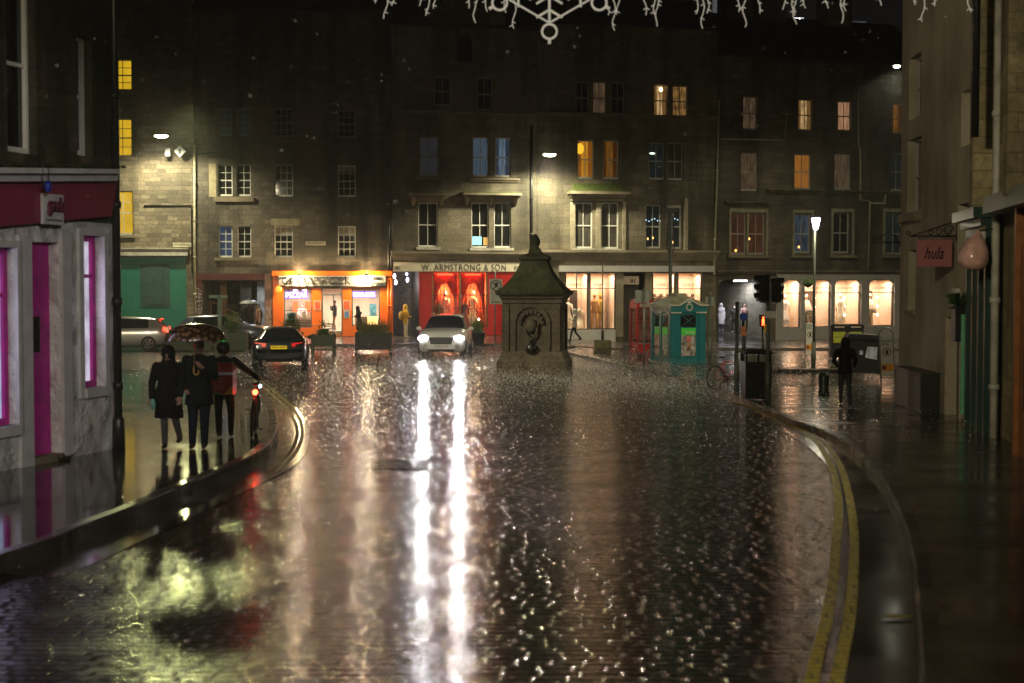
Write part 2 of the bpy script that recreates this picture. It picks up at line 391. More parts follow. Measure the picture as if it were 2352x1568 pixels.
# painted double lines
def zoomline(pts, ox, oy, s): return [((ox+x/s)/1.608, (oy+y/s)/1.608) for x, y in pts]
Lr1 = zoomline([(715, 1590), (745, 1450), (795, 1250), (828, 1050), (845, 850), (858, 650), (832, 480), (790, 390), (740, 320), (660, 265), (540, 205), (400, 150), (280, 118)], 2483, 1400, 1.3977)
Lr2 = zoomline([(845, 1590), (872, 1450), (912, 1250), (932, 1050), (938, 800), (915, 620), (880, 480), (835, 392), (785, 330), (700, 275), (580, 212), (440, 155), (310, 120)], 2483, 1400, 1.3977)
mb = MB()
for L in (Lr1, Lr2): ribbon(mb, smooth_line(gl(L)), -0.052, 0.052, 0.010, 0.010)
o = mb.build('right_yellow_lines', M_YEL); o['kind'] = 'structure'
Ll1 = [(578, 868), (620, 903), (655, 935), (676, 965), (683, 995), (675, 1025), (655, 1052), (620, 1082)]
Ll2 = [(586, 864), (632, 901), (668, 933), (688, 962), (694, 995), (686, 1028), (666, 1056), (632, 1085)]
mb = MB()
for L in (Ll1, Ll2): ribbon(mb, smooth_line(gl(L)), -0.032, 0.032, 0.010, 0.010)
o = mb.build('left_yellow_lines', pm('rubbed_yellow_paint', (.16, .13, .05), .5, var=.6, scale=9)); o['kind'] = 'structure'
mb = MB()
for L in ([(820, 880), (900, 850), (960, 838)],): ribbon(mb, smooth_line(gl(L)), -0.05, 0.05, 0.010, 0.010)
# iron grating in the setts
M_IRON = pm('cast_iron', (0.03, 0.03, 0.032), 0.28, 0.8, bump=0.2)
g0, g1, g2, g3 = [Vector((*p, 0)) for p in gl([(838, 1077), (980, 1077), (985, 1056), (880, 1056)])]
mb = MB(); up = Vector((0, 0, .005)); mb.add([g0+up, g1+up, g2+up, g3+up, g0, g1, g2, g3], [(0, 1, 2, 3), (0, 1, 5, 4), (1, 2, 6, 5), (2, 3, 7, 6), (3, 0, 4, 7)])
kg = NT('cast_grating'); tcg = kg.coord('Object', (1, 1, 1), (0, 0, R(38))); bg_ = kg.new('TexBrick'); kg.l(tcg, bg_.inputs['Vector']); bg_.inputs['Scale'].default_value = 1
bg_.inputs['Brick Width'].default_value = .11; bg_.inputs['Row Height'].default_value = .05; bg_.inputs['Mortar Size'].default_value = .014; bg_.inputs['Mortar Smooth'].default_value = .6
bg_.inputs['Color1'].default_value = (.04, .036, .03, 1); bg_.inputs['Color2'].default_value = (.06, .05, .04, 1); bg_.inputs['Mortar'].default_value = (.01, .01, .01, 1)
kg.l(bg_.outputs['Color'], kg.b.inputs['Base Color']); kg.b.inputs['Roughness'].default_value = .25; kg.l(kg.bump(kg.math('SUBTRACT', 1.0, bg_.outputs['Fac']), 1.0, .02), kg.b.inputs['Normal'])
tag(mb.build('drain_grating', kg.m), 'black iron drain grating set in the setts left of the headlight reflections', 'drain grating')
# fallen leaf
q = G(2060, 1418, 0.02)
mb = MB(); n = 9; pts = []
for i in range(n+1):
    t = i/n; wv = math.sin(math.pi*t)*0.07
    pts.append((t*0.28-0.14, wv, t))
vs = [(x, wv, 0.012+0.02*abs(x)) for x, wv, t in pts]+[(x, 0, 0.004) for x, wv, t in pts]+[(x, -wv, 0.014) for x, wv, t in pts]
m1 = n+1
mb.add(vs, [(i, i+1, m1+i+1, m1+i) for i in range(n)]+[(m1+i, m1+i+1, 2*m1+i+1, 2*m1+i) for i in range(n)], 0, True)
tag(mb.build('fallen_leaf', pm('leaf_yellow', (0.42, 0.33, 0.05), 0.4), loc=q, rz=0.1), 'single yellow fallen leaf lying in the wet gutter by the right kerb', 'leaf')
# ---------------------------------------------------------------- building helpers
class Facade:
    """front wall plane from P0 (left end) to P1 (right end) as seen from the street; local x along wall, y into the building, z up"""
    def __init__(s, name, p0, p1, label, cat, h=0.0, group=None):
        s.p0 = Vector((p0[0], p0[1], 0)); s.p1 = Vector((p1[0], p1[1], 0)); s.h = h
        d = s.p1-s.p0; s.L = d.length; s.ang = math.atan2(d.y, d.x); s.ux = d.normalized(); s.uy = Vector((-s.ux.y, s.ux.x, 0))
        s.base = Vector((s.p0.x, s.p0.y, 0))
        s.e = empty(name, s.base, s.ang, label, cat, group)
    def uz(s, px, py, off=0.0):
        d = ray(px, py); o = Vector((0, 0, CH)); pp = s.p0+s.uy*off
        t = (pp-o).dot(s.uy)/d.dot(s.uy); q = o+d*t-s.p0
        return q.dot(s.ux), q.z
    def rect(s, x0, x1, y0, y1, off=0.0):
        a = s.uz(x0, (y0+y1)/2, off); b = s.uz(x1, (y0+y1)/2, off); c = s.uz((x0+x1)/2, y0, off); d = s.uz((x0+x1)/2, y1, off)
        return a[0], b[0], d[1], c[1]          # u0,u1,z0,z1
    def w(s, u, y, z): return s.p0 + s.ux*u + s.uy*y + Vector((0, 0, z))
def wall_holes(mb, u0, u1, z0, z1, holes, th=0.22, m=0, rev=True):
    us = sorted(set([u0, u1]+[h[0] for h in holes]+[h[1] for h in holes])); zs = sorted(set([z0, z1]+[h[2] for h in holes]+[h[3] for h in holes]))
    us = [u for u in us if u0-1e-6 <= u <= u1+1e-6]; zs = [z for z in zs if z0-1e-6 <= z <= z1+1e-6]
    for i in range(len(us)-1):
        for j in range(len(zs)-1):
            cu = (us[i]+us[i+1])/2; cz = (zs[j]+zs[j+1])/2
            if any(h[0] < cu < h[1] and h[2] < cz < h[3] for h in holes): continue
            mb.add([(us[i], 0, zs[j]), (us[i+1], 0, zs[j]), (us[i+1], 0, zs[j+1]), (us[i], 0, zs[j+1])], [(0, 1, 2, 3)], m)
    if rev:
        for a, b, c, d in [h[:4] for h in holes]:
            mb.add([(a, 0, c), (b, 0, c), (b, 0, d), (a, 0, d), (a, th, c), (b, th, c), (b, th, d), (a, th, d)], [(0, 1, 5, 4), (1, 2, 6, 5), (2, 3, 7, 6), (3, 0, 4, 7)], m)
def shell(mb, u0, u1, z0, z1, depth, m=0, rise=2.5, gm=None):
    """sides, back and the pitched roof faces handled elsewhere"""
    mb.add([(u0, 0, z0), (u0, depth, z0), (u0, depth, z1), (u0, 0, z1)], [(0, 1, 2, 3)], m)
    mb.add([(u1, 0, z0), (u1, depth, z0), (u1, depth, z1), (u1, 0, z1)], [(0, 1, 2, 3)], m)
    mb.add([(u0, depth, z0), (u1, depth, z0), (u1, depth, z1), (u0, depth, z1)], [(0, 1, 2, 3)], m)
    mb.add([(u0, 0, z1), (u0, depth, z1), (u0, depth/2, z1+rise)], [(0, 1, 2)], m)
    mb.add([(u1, 0, z1), (u1, depth, z1), (u1, depth/2, z1+rise)], [(0, 1, 2)], m)
def roof(mb, u0, u1, z1, depth, rise=2.5, ov=0.25, m=0):
    a = -ov; b = depth+ov; t = 0.12
    for y0, y1 in ((a, depth/2), (b, depth/2)):
        mb.prism([(u0-0.02, y0, z1-0.02), (u1+0.02, y0, z1-0.02), (u1+0.02, y1, z1+rise), (u0-0.02, y1, z1+rise)], None, (0, 0, t), m)
M_WFRAME = pm('white_sash_paint', (0.76, 0.75, 0.68), 0.45, bump=0.05, var=0.1)
M_DFRAME = pm('dull_sash_paint', (0.42, 0.40, 0.36), 0.5, bump=0.05, var=0.1)
M_BROWNF = pm('brown_sash_paint', (0.10, 0.055, 0.03), 0.5, bump=0.05)
def glassmat(name, col, rough=0.05):
    if name in MC: return MC[name]
    k = NT(name); b = k.b; v = k.coord('Object', (4, 4, 0.8)); n = k.noise(1.2, v, 3)
    k.l(k.ramp(n, [(0.4, tuple(c*0.5 for c in col)), (0.65, col)]), b.inputs['Base Color'])
    b.inputs['Roughness'].default_value = rough; b.inputs['IOR'].default_value = 1.5
    MC[name] = k.m; return k.m
M_GDARK = glassmat('dark_window_glass', (0.018, 0.019, 0.018))
M_GCURT = glassmat('curtained_window_glass', (0.12, 0.11, 0.09))
M_GBLUE = lit('blue_lit_curtain', (0.42, 0.62, 0.85), 0.26, 0.55, 7)
M_GBLUE2 = lit('dim_blue_curtain', (0.34, 0.38, 0.42), 0.05, 0.5, 7)
M_GYEL = lit('yellow_lit_window', (1.0, 0.60, 0.02), 0.72, 0.22, 1.0)
M_GORG = lit('orange_lit_window', (1.0, 0.42, 0.03), 0.62, 0.5, 2)
M_GORG2 = lit('dim_orange_window', (0.8, 0.32, 0.03), 0.22, 0.6, 3)
M_GWARM = lit('warm_lit_window', (1.0, 0.62, 0.26), 0.55, 0.65, 4, 1.5)
M_GWARM2 = lit('dim_warm_window', (0.8, 0.5, 0.28), 0.10, 0.7, 4)
M_GTEAL = lit('teal_lit_window', (0.16, 0.26, 0.26), 0.035, 0.7, 2)
CURT = {M_GWARM: lit('warm_backlit_curtain', (.7, .34, .10), .22, .5, 12, 1), M_GORG: lit('orange_backlit_curtain', (.8, .26, .02), .30, .5, 12, 1), M_GBLUE: lit('blue_backlit_curtain', (.3, .42, .6), .09, .5, 12, 1), M_GORG2: lit('dim_orange_curtain', (.5, .16, .02), .10, .5, 12, 1)}
def window(fc, r, pane, cols=2, rows=(2, 2), frame=None, depth=0.16, arch=0.0, blind=0.0, sill=None, split=True):
    """sash window in a wall opening: outer frame, meeting rail, glazing bars; the pane is a sub-part"""
    u0, u1, z0, z1 = r; frame = frame or M_WFRAME; mb = MB(); fw = 0.055; y = depth
    mb.boxv(u0, u0+fw, y-0.05, y+0.03, z0, z1); mb.boxv(u1-fw, u1, y-0.05, y+0.03, z0, z1)
    mb.boxv(u0+fw, u1-fw, y-0.05, y+0.03, z1-fw, z1); mb.boxv(u0+fw, u1-fw, y-0.06, y+0.03, z0, z0+fw*1.8)
    zm = (z0+z1)/2
    if split: mb.boxv(u0+fw, u1-fw, y-0.035, y+0.03, zm-0.03, zm+0.03)
    b = 0.016
    for i in range(1, cols):
        u = u0+(u1-u0)*i/cols
        mb.boxv(u-b, u+b, y-0.02, y+0.028, z0+fw*1.8, zm-0.03); mb.boxv(u-b, u+b, y-0.02, y+0.028, zm+0.03, z1-fw)
    for k, (a, c) in enumerate(((z0+fw*1.8, zm-0.03), (zm+0.03, z1-fw))):
        for j in range(1, rows[k]):
            z = a+(c-a)*j/rows[k]; mb.boxv(u0+fw, u1-fw, y-0.016, y+0.026, z-b, z+b)
    if arch:
        n = 8; uc = (u0+u1)/2; hw = (u1-u0)/2
        for sgn in (-1, 1):
            pts = [(uc+sgn*hw, y-0.075, z1)] + [(uc+sgn*hw*math.cos(a), y-0.075, z1-arch+arch*math.sin(a)) for a in [math.pi/2*i/n for i in range(n+1)]]
            mb.prism(pts, None, (0, 0.05, 0))
    o = mb.build('window', frame, fc.e)
    g = MB(); g.add([(u0+0.01, y+0.02, z0+0.01), (u1-0.01, y+0.02, z0+0.01), (u1-0.01, y+0.02, z1-0.01), (u0+0.01, y+0.02, z1-0.01)], [(0, 1, 2, 3)])
    g.build('pane', pane, o)
    if blind:
        g = MB(); g.boxv(u0+fw, u1-fw, y-0.006, y+0.015, z1-fw-(z1-z0)*blind, z1-fw); g.build('blind', pm('pale_blind', (0.34, 0.31, 0.24), 0.8), o)
    if pane in CURT:
        for sd in (0, 1):
            g = MB(); wd = (u1-u0)*(.26 if sd else .2); x0 = u0+fw if sd == 0 else u1-fw-wd; nn = 9
            g.ring([[(x0+wd*j/nn, y+0.010+.006*math.sin(j*2.2), z) for j in range(nn+1)] for z in (z0+.1, z1-fw)], 0, True, False, False); g.build('curtain', CURT[pane], o)
    if sill:
        s = MB(); s.boxv(u0-0.12, u1+0.12, -0.12, 0.02, z0-0.14, z0-0.002); s.build('sill', sill, o)
    return o
def moulding(mb, u0, u1, z0, z1, proj, m=0, steps=3):
    for i in range(steps):
        a = z0+(z1-z0)*i/steps; b = z0+(z1-z0)*(i+1)/steps
        mb.boxv(u0-0.03*i, u1+0.03*i, -proj*(i+1)/steps, 0.02, a+0.001*i, b)
def text(fc, s, px0, px1, py0, py1, mat, off=-0.02, name='lettering', parent=None, shear=0.0, thick=0.015, bold=0.0, spacing=1.0):
    """flat raised lettering fitted to a box on the facade"""
    u0, u1, z0, z1 = fc.rect(px0, px1, py0, py1, off)
    return text3(s, fc.e if parent is None else parent, u0, u1, z0, z1, off, mat, name, shear, thick, bold, spacing)
def text3(s, parent, u0, u1, z0, z1, y, mat, name='lettering', shear=0.0, thick=0.015, bold=0.0, spacing=1.0, rot=None):
    c = bpy.data.curves.new('t', 'FONT'); c.body = s; c.shear = shear; c.extrude = 0.0; c.offset = bold; c.space_character = spacing; c.resolution_u = 3
    t = bpy.data.objects.new('t', c); COL.objects.link(t); dg = bpy.context.evaluated_depsgraph_get(); dg.update()
    me = bpy.data.meshes.new_from_object(t.evaluated_get(dg)); bpy.data.objects.remove(t)
    xs = [v.co.x for v in me.vertices]; ys = [v.co.y for v in me.vertices]
    a, b, d, e = min(xs), max(xs), min(ys), max(ys)
    for v in me.vertices:
        x = u0+(v.co.x-a)/(b-a)*(u1-u0); z = z0+(v.co.y-d)/(e-d)*(z1-z0); v.co = (x, 0, z)
    bm = bmesh.new(); bm.from_mesh(me)
    r = bmesh.ops.extrude_face_region(bm, geom=bm.faces[:])
    for v in [g for g in r['geom'] if isinstance(g, bmesh.types.BMVert)]: v.co.y += thick
    for v in bm.verts: v.co.y += y-thick
    bmesh.ops.recalc_face_normals(bm, faces=bm.faces)
    bm.to_mesh(me); bm.free(); me.materials.clear(); me.materials.append(mat)
    o = bpy.data.objects.new(name, me); COL.objects.link(o); o.parent = parent; return o
def pipe(fc, px, y0, y1, mat, r=0.055, off=-0.09, name='drainpipe', px2=None):
    a = fc.uz(px, y0, off); b = fc.uz(px2 or px, y1, off); mb = MB()
    mb.tube([(a[0], off, a[1]), (b[0], off, b[1])], r, 8)
    n = max(2, int((a[1]-b[1])/1.8))
    for i in range(n+1):
        t = i/n; u = a[0]+(b[0]-a[0])*t; z = a[1]+(b[1]-a[1])*t
        mb.tube([(u, off, z-0.05), (u, off, z+0.05)], r*1.35, 8); mb.boxv(u-0.02, u+0.02, off, 0, z-0.02, z+0.02)
    return mb.build(name, mat, fc.e)

S_A = stone('rubble_sandstone', (0.27, 0.23, 0.165), 0.55, 0.22, 0.35, 0.45)
S_B = stone('dark_stained_sandstone', (0.21, 0.185, 0.15), 0.52, 0.24, 0.3, 0.75)
S_C = stone('coursed_sandstone', (0.27, 0.235, 0.175), 0.75, 0.34, 0.22, 0.55)
S_E = stone('brown_sandstone', (0.18, 0.155, 0.12), 0.7, 0.30, 0.25, 0.60)
S_TRIM = pm('dressed_sandstone', (0.22, 0.18, 0.125), 0.7, bump=0.3, var=0.35, scale=1.2)
S_TRIMM = stone('mossy_dressed_stone', (0.26, 0.23, 0.14), 1.6, 0.5, 0.2, 0.4, moss=0.75)
M_SLATE = pm('wet_slate', (0.035, 0.035, 0.04), 0.4, bump=0.3)
M_PIPE = pm('black_cast_pipe', (0.02, 0.02, 0.02), 0.35)
M_PIPEC = pm('cream_cast_pipe', (0.42, 0.40, 0.27), 0.45)
M_DARK = pm('dark_interior', (0.03, 0.025, 0.02), 0.8)
M_SILL = pm('painted_sill', (0.5, 0.48, 0.42), 0.6)

YB = 76.5
def xat(px, Y): return P(px, 600, Y).x
cA0 = (xat(200, 76.0), 76.0); cA1 = (xat(447, 76.3), 76.3)
cB1 = (xat(900, 77.0), 77.0); cC1 = (xat(1233, 78.8), 78.8); cD1 = (xat(1646, 81.0), 81.0); cE1 = (xat(2135, 85.5), 85.5)
# ===================================================== building A: green shopfront
A = Facade('corner_tenement', cA0, cA1, 'rubble stone tenement above the shuttered green shopfront, three yellow lit windows at its left', 'building')
yl = [(258, 303, 136, 208), (258, 303, 272, 360), (258, 306, 438, 539)]
holes = [A.rect(*w) for w in yl]; gr = A.rect(232, 428, 590, 764)
mb = MB(); wall_holes(mb, 0, A.L, -0.6, 17.6, holes+[gr]); shell(mb, 0, A.L, -0.6, 17.6, 8); mb.build('wall', S_A, A.e)
mb = MB(); roof(mb, 0, A.L, 17.6, 8); mb.build('roof', M_SLATE, A.e)
for i, h in enumerate(holes): window(A, h, M_GYEL, 2, (2, 2) if i < 2 else (1, 2), M_DFRAME, sill=S_TRIM)
M_GREEN = pm('green_shutter_paint', (0.012, 0.19, 0.13), 0.38, bump=0.08, var=0.12, scale=1.5)
u0, u1, z0, z1 = gr; mb = MB(); mb.boxv(u0, u1, 0.1, 0.2, z0, z1)
n = 14
for i in range(n): mb.boxv(u0+(u1-u0)*i/n+0.01, u0+(u1-u0)*(i+1)/n-0.01, 0.085, 0.1, z0, z1-0.25)
mb.boxv(u0, u1, 0.03, 0.1, z1-0.22, z1-0.02); mb.build('shutter', M_GREEN, A.e)
a = A.rect(322, 390, 606, 704); mb = MB(); mb.boxv(a[0], a[1], 0.05, 0.085, a[2], a[3]); mb.boxv(a[0]+0.2, a[1]-0.2, 0.035, 0.05, a[2]+0.1, a[3]-0.1); mb.build('shutter_panel', pm('faded_green_panel', (0.03, 0.085, 0.07), 0.5), A.e)
a = A.rect(232, 432, 572, 587); mb = MB(); mb.boxv(a[0], a[1], -0.18, 0.02, a[2], a[3]); mb.boxv(a[0], a[1]+0.05, -0.24, 0.02, a[3], a[3]+0.06); mb.build('fascia', pm('grey_white_fascia', (0.5, 0.48, 0.4), 0.55), A.e)
a = A.rect(397, 440, 557, 567, -0.03); mb = MB(); mb.boxv(a[0], a[1], -0.03, 0.0, a[2], a[3]); s = mb.build('street_sign', pm('cream_sign_plate', (0.6, 0.56, 0.4), 0.5), A.e)
text3('COWGATEHEAD', s, a[0]+.06, a[1]-.06, a[2]+0.06, a[3]-0.05, -0.032, pm('dark_lettering', (0.02, 0.02, 0.02), 0.6), thick=0.004)
# wall rails / cable ledge
a = A.uz(331, 472); b = A.uz(440, 471); mb = MB(); mb.tube([(a[0], -0.05, a[1]), (b[0], -0.05, b[1]), (b[0], -0.05, 3.4)], 0.035, 6); mb.build('wall_conduit', M_PIPE, A.e)
pipe(A, 447, 335, 760, M_PIPEC, 0.06)
# ===================================================== building B: dark tenement with the takeaway
B = Facade('stone_tenement', (cA1[0]+0.02, cA1[1]+0.02), cB1, 'dark stained stone tenement of small paned sash windows above the orange takeaway', 'building')
bw = [(501, 532, 248, 312, 'dim'), (544, 575, 248, 312, 'dim'), (630, 673, 249, 315, 'd3'), (776, 817, 252, 317, 'd3'),
      (501, 534, 377, 450, 'w2'), (543, 576, 377, 450, 'w2'), (630, 673, 377, 451, 'w3'), (776, 817, 379, 452, 'w3'),
      (502, 534, 518, 591, 'w2'), (545, 577, 518, 591, 'w2'), (630, 673, 519, 591, 'w3'), (776, 817, 519, 591, 'w3')]
holes = [B.rect(*w[:4]) for w in bw]
alley = B.rect(465, 608, 643, 775); alley = (alley[0], alley[1], -0.6, alley[3])
shop = B.rect(626, 893, 660, 764); shop = (shop[0], shop[1], RH+0.02, shop[3])
mb = MB(); wall_holes(mb, 0, B.L, -0.6, 16.8, holes+[alley, shop]); shell(mb, 0, B.L, -0.6, 16.8, 8)
mb.build('wall', S_B, B.e)
mb = MB(); roof(mb, 0, B.L, 16.8, 8); r = mb.build('roof', M_SLATE, B.e)
for u in (3.0, B.L-2): c = MB(); c.boxv(u-1.1, u+1.1, 3.2, 4.6, 18.4, 21.0); [c.lathe([(0.16, 0), (0.13, 0.7)], (u-0.8+0.4*i, 3.9, 21.0), 8) for i in range(5)]; c.build('chimney', S_B, r)
for w_, h in zip(bw, holes):
    pane = {'dim': M_GTEAL, 'd3': M_GDARK}.get(w_[4], M_GDARK)
    i = bw.index(w_)
    if i == 8: pane = lit('blue_paned_window', (0.05, 0.10, 0.22), 0.5, 0.6, 2)
    if i == 6: pane = M_GCURT
    window(B, h, pane, 3 if '3' in w_[4] or w_[4] == 'w3' else 2, (2, 2), M_DFRAME if i < 4 else M_WFRAME, blind=0.18 if i == 7 else (0.28 if i in (10, 11) else 0), sill=None)
for a in ((493, 583, 452, 463), (493, 583, 592, 598)):
    q = B.rect(*a); mb = MB(); mb.boxv(q[0], q[1], -0.13, 0.02, q[2], q[3]); mb.build('window_ledge', S_TRIM, B.e)
q = B.rect(622, 690, 502, 518); mb = MB(); mb.boxv(q[0], q[1], -0.03, 0.02, q[2], q[3]); mb.build('lintel', pm('pale_lintel', (0.36, 0.31, 0.19), 0.7), B.e)
q = B.rect(480, 499, 375, 452); mb = MB(); mb.boxv(q[0], q[1]-0.05, -0.02, 0.02, q[2], q[3]); mb.build('jamb_stone', pm('pale_lintel', (0.36, 0.31, 0.19), 0.7), B.e)
q = B.rect(702, 748, 554, 563, -0.03); mb = MB(); mb.boxv(q[0], q[1], -0.03, 0, q[2], q[3]); s = mb.build('street_sign', pm('cream_sign_plate', (0.6, 0.56, 0.4), 0.5), B.e)
text3('GRASSMARKET', s, q[0]+.06, q[1]-.06, q[2]+.05, q[3]-.04, -0.032, MC['dark_lettering'], thick=0.004)
pipe(B, 893, 470, 640, M_PIPE, 0.07); pipe(B, 899, 455, 640, M_PIPE, 0.05)
mb = MB(); pts = [B.uz(x, y, -0.05) for x, y in ((450, 352), (520, 348), (600, 343), (700, 340), (780, 351), (880, 358))]
mb.tube([(p[0], -0.05, p[1]) for p in pts], 0.022, 5); mb.build('cable', M_PIPE, B.e)
# maroon lintel and piers of the alley
M_MAR = pm('maroon_paint', (0.085, 0.014, 0.012), 0.5)
q = B.rect(429, 611, 628, 643); mb = MB(); mb.boxv(0.0, q[1], -0.14, 0.02, q[2], q[3]); mb.build('alley_lintel', M_MAR, B.e)
q = B.rect(449, 465, 643, 775); mb = MB(); mb.boxv(0.02, q[1]-0.02, -0.10, 0.02, 0.1, q[3]); mb.build('alley_pier', M_MAR, B.e)
q = B.rect(609, 625, 628, 775); mb = MB(); mb.boxv(q[0], q[1]-0.01, -0.16, 0.02, 0.1, q[3]); p_ = mb.build('alley_pier', pm('poster_pillar', (0.24, 0.13, 0.10), 0.5), B.e)
M_GRAF = pm('chalk_white_graffiti', (0.55, 0.5, 0.5), 0.6)
text3('QK', p_, q[0]+.03, q[1]-.04, 1.0, 1.65, -0.165, M_GRAF, 'graffiti', thick=0.004); text3('X5', p_, q[0]+.03, q[1]-.04, 0.35, 0.95, -0.165, M_GRAF, 'graffiti', thick=0.004)
g = MB()
for (x, ya, yb_) in ((454, 665, 745), (460, 670, 735)):
    for j in range(9):
        t = j/9; zc = B.uz(x, ya+(yb_-ya)*t, -.1)
        g.tube([(zc[0]+0.10*math.cos(a+j), -0.112, zc[1]+0.09*math.sin(a*2+j)) for a in (0, 1, 2, 3, 4.2)], 0.012, 4)
g.build('graffiti', M_GRAF, B.e)
# alley interior
u0, u1 = alley[0], alley[1]
mb = MB()
mb.add([(u0, .22, -.3), (u0, 7.5, -.3), (u0, 7.5, 4), (u0, .22, 4)], [(0, 1, 2, 3)]); mb.add([(u0, 7.5, -.3), (u1, 7.5, -.3), (u1, 7.5, 4), (u0, 7.5, 4)], [(0, 1, 2, 3)])
mb.add([(u0, .22, alley[3]), (u1, .22, alley[3]), (u1, 7.5, alley[3]), (u0, 7.5, alley[3])], [(0, 1, 2, 3)])
mb.build('alley_wall', stone('alley_stone', (0.16, 0.11, 0.07), 0.5, 0.25, .3, .5), B.e)
q = B.rect(572, 606, 643, 715); mb = MB(); mb.boxv(q[0]+0.1, u1-0.02, 3.0, 3.2, 0.4, alley[3]-0.02); p_ = mb.build('painted_alley_wall', pm('white_plaster', (0.5, 0.5, 0.48), 0.6), B.e)
text3('DOWN\nINN', p_, q[0]+0.2, u1-0.2, 1.0, 1.9, 2.99, MC['dark_lettering'], thick=0.004)
q = B.rect(540, 566, 645, 720); mb = MB(); mb.boxv(q[0], q[1], 2.4, 2.5, RH, q[3]); p_ = mb.build('alley_doorway', pm('black_door', (0.015, 0.015, 0.02), 0.4), B.e)
lamp('AREA', (q[0]+1.2, 1.6, alley[3]-0.25), 26, (0.75, 0.85, 1.0), B.e, (0.5, 0.2))
q = B.rect(498, 512, 643, 720); mb = MB(); mb.boxv(q[0], q[1], 1.4, 1.6, 0.1, alley[3]); mb.build('timber_post', pm('orange_brown_timber', (0.22, 0.09, 0.03), 0.6), B.e)
mb = MB()
for i in range(9): mb.boxv(u0+0.05+i*0.28, u0+2.6, 1.0+i*0.3, 1.3+i*0.3, -0.3, 0.12+0.17*(i+1))
mb.build('alley_steps', S_TRIM, B.e)
mb = MB(); mb.tube([(u0+0.3, 1.0, 1.95), (u0+1.6, 2.4, 1.2)], 0.03, 6); mb.tube([(u0+0.3, 1.0, 1.95), (u0+.3, 1.0, 0.2)], 0.03, 6); mb.build('handrail', pm('orange_rail', (0.3, 0.12, 0.02), 0.5), B.e)
# ===================================================== the takeaway shopfront (part of B)
M_OR = pm('orange_shop_paint', (0.90, 0.17, 0.005), 0.32, bump=0.03, var=0.06, scale=1.0)
M_GREYF = pm('grey_shop_frame', (0.10, 0.11, 0.12), 0.4)
T = B
w1 = T.rect(652, 716, 662, 752); dr = T.rect(739, 787, 660, 770); w2 = T.rect(808, 873, 662, 748); dr = (dr[0], dr[1], RH+0.05, dr[3])
fr = (shop[0]+0.01, shop[1]-0.01, shop[2], shop[3]-0.01)
mb = MB()
hs = [w1, dr, w2]
us = sorted([fr[0], fr[1]]+[h[0] for h in hs]+[h[1] for h in hs])
def panelwall(mb, fr, hs, ya, yb_):
    us = sorted([fr[0], fr[1]]+[h[0] for h in hs]+[h[1] for h in hs]); zs = sorted([fr[2], fr[3]]+[h[2] for h in hs]+[h[3] for h in hs])
    for i in range(len(us)-1):
        run = None
        for j in range(len(zs)-1):
            if us[i+1]-us[i] < 1e-5 or zs[j+1]-zs[j] < 1e-5: continue
            cu = (us[i]+us[i+1])/2; cz = (zs[j]+zs[j+1])/2
            if any(h[0] < cu < h[1] and h[2] < cz < h[3] for h in hs): continue
            mb.boxv(us[i], us[i+1], ya, yb_, zs[j], zs[j+1])
panelwall(mb, fr, hs, -0.05, 0.12); q = T.rect(626, 640, 640, 764); mb.boxv(q[0]+0.02, q[1], -0.12, -0.05, RH+0.02, T.rect(626, 640, 628, 660)[3]); q = T.rect(887, 903, 640, 764)
mb.boxv(q[0], q[1], -0.10, -0.052, RH+0.02, 3.55)
mb.build('shopfront', M_OR, T.e)
q = T.rect(626, 900, 622, 634); mb = MB(); mb.boxv(q[0], q[1], -0.30, 0.0, q[2], q[3]); mb.build('shop_cornice', M_OR, T.e)
q = T.rect(641, 886, 633, 657); mb = MB(); mb.prism([(q[0], -0.36, q[3]), (q[0], -0.02, q[3]), (q[0], -0.02, q[2]), (q[0], -0.24, q[2])], None, (q[1]-q[0], 0, 0)); fa = mb.build('fascia', pm('silver_fascia', (0.42, 0.43, 0.42), 0.35), T.e)
qq = T.rect(647, 806, 636, 653, -0.37); M_BLK = pm('black_letters', (0.012, 0.012, 0.014), 0.4)
text3('CASTLE ROCK', fa, qq[0], qq[1], qq[2], qq[3], -0.372, M_BLK, bold=0.012, thick=0.03, spacing=1.12)
qq = T.rect(846, 882, 635, 653, -0.37); text3('TAKE\nAWAY', fa, qq[0], qq[1], qq[2], qq[3], -0.372, M_BLK, bold=0.02, thick=0.02, shear=0.3)
mb = MB()
for h in hs:
    a, b, c, d = h; f = 0.06
    mb.boxv(a+.001, a+f, -0.04, 0.14, c, d); mb.boxv(b-f, b-.001, -0.04, 0.14, c, d); mb.boxv(a+f, b-f, -0.04, 0.14, d-f, d-.001)
    if h is not dr: mb.boxv(a+f, b-f, -0.04, 0.14, c+.001, c+f)
a, b, c, d = dr; mb.boxv(a+.06, b-.06, -0.02, 0.1, 2.25, 2.31); mb.boxv(b-0.50, b-0.46, 0.02, 0.08, c, 2.25)
a, b, c, d = w1; mb.boxv(a+.06, b-.06, 0.0, 0.1, c+0.86, c+0.90)
mb.build('shop_window_frame', M_GREYF, T.e)
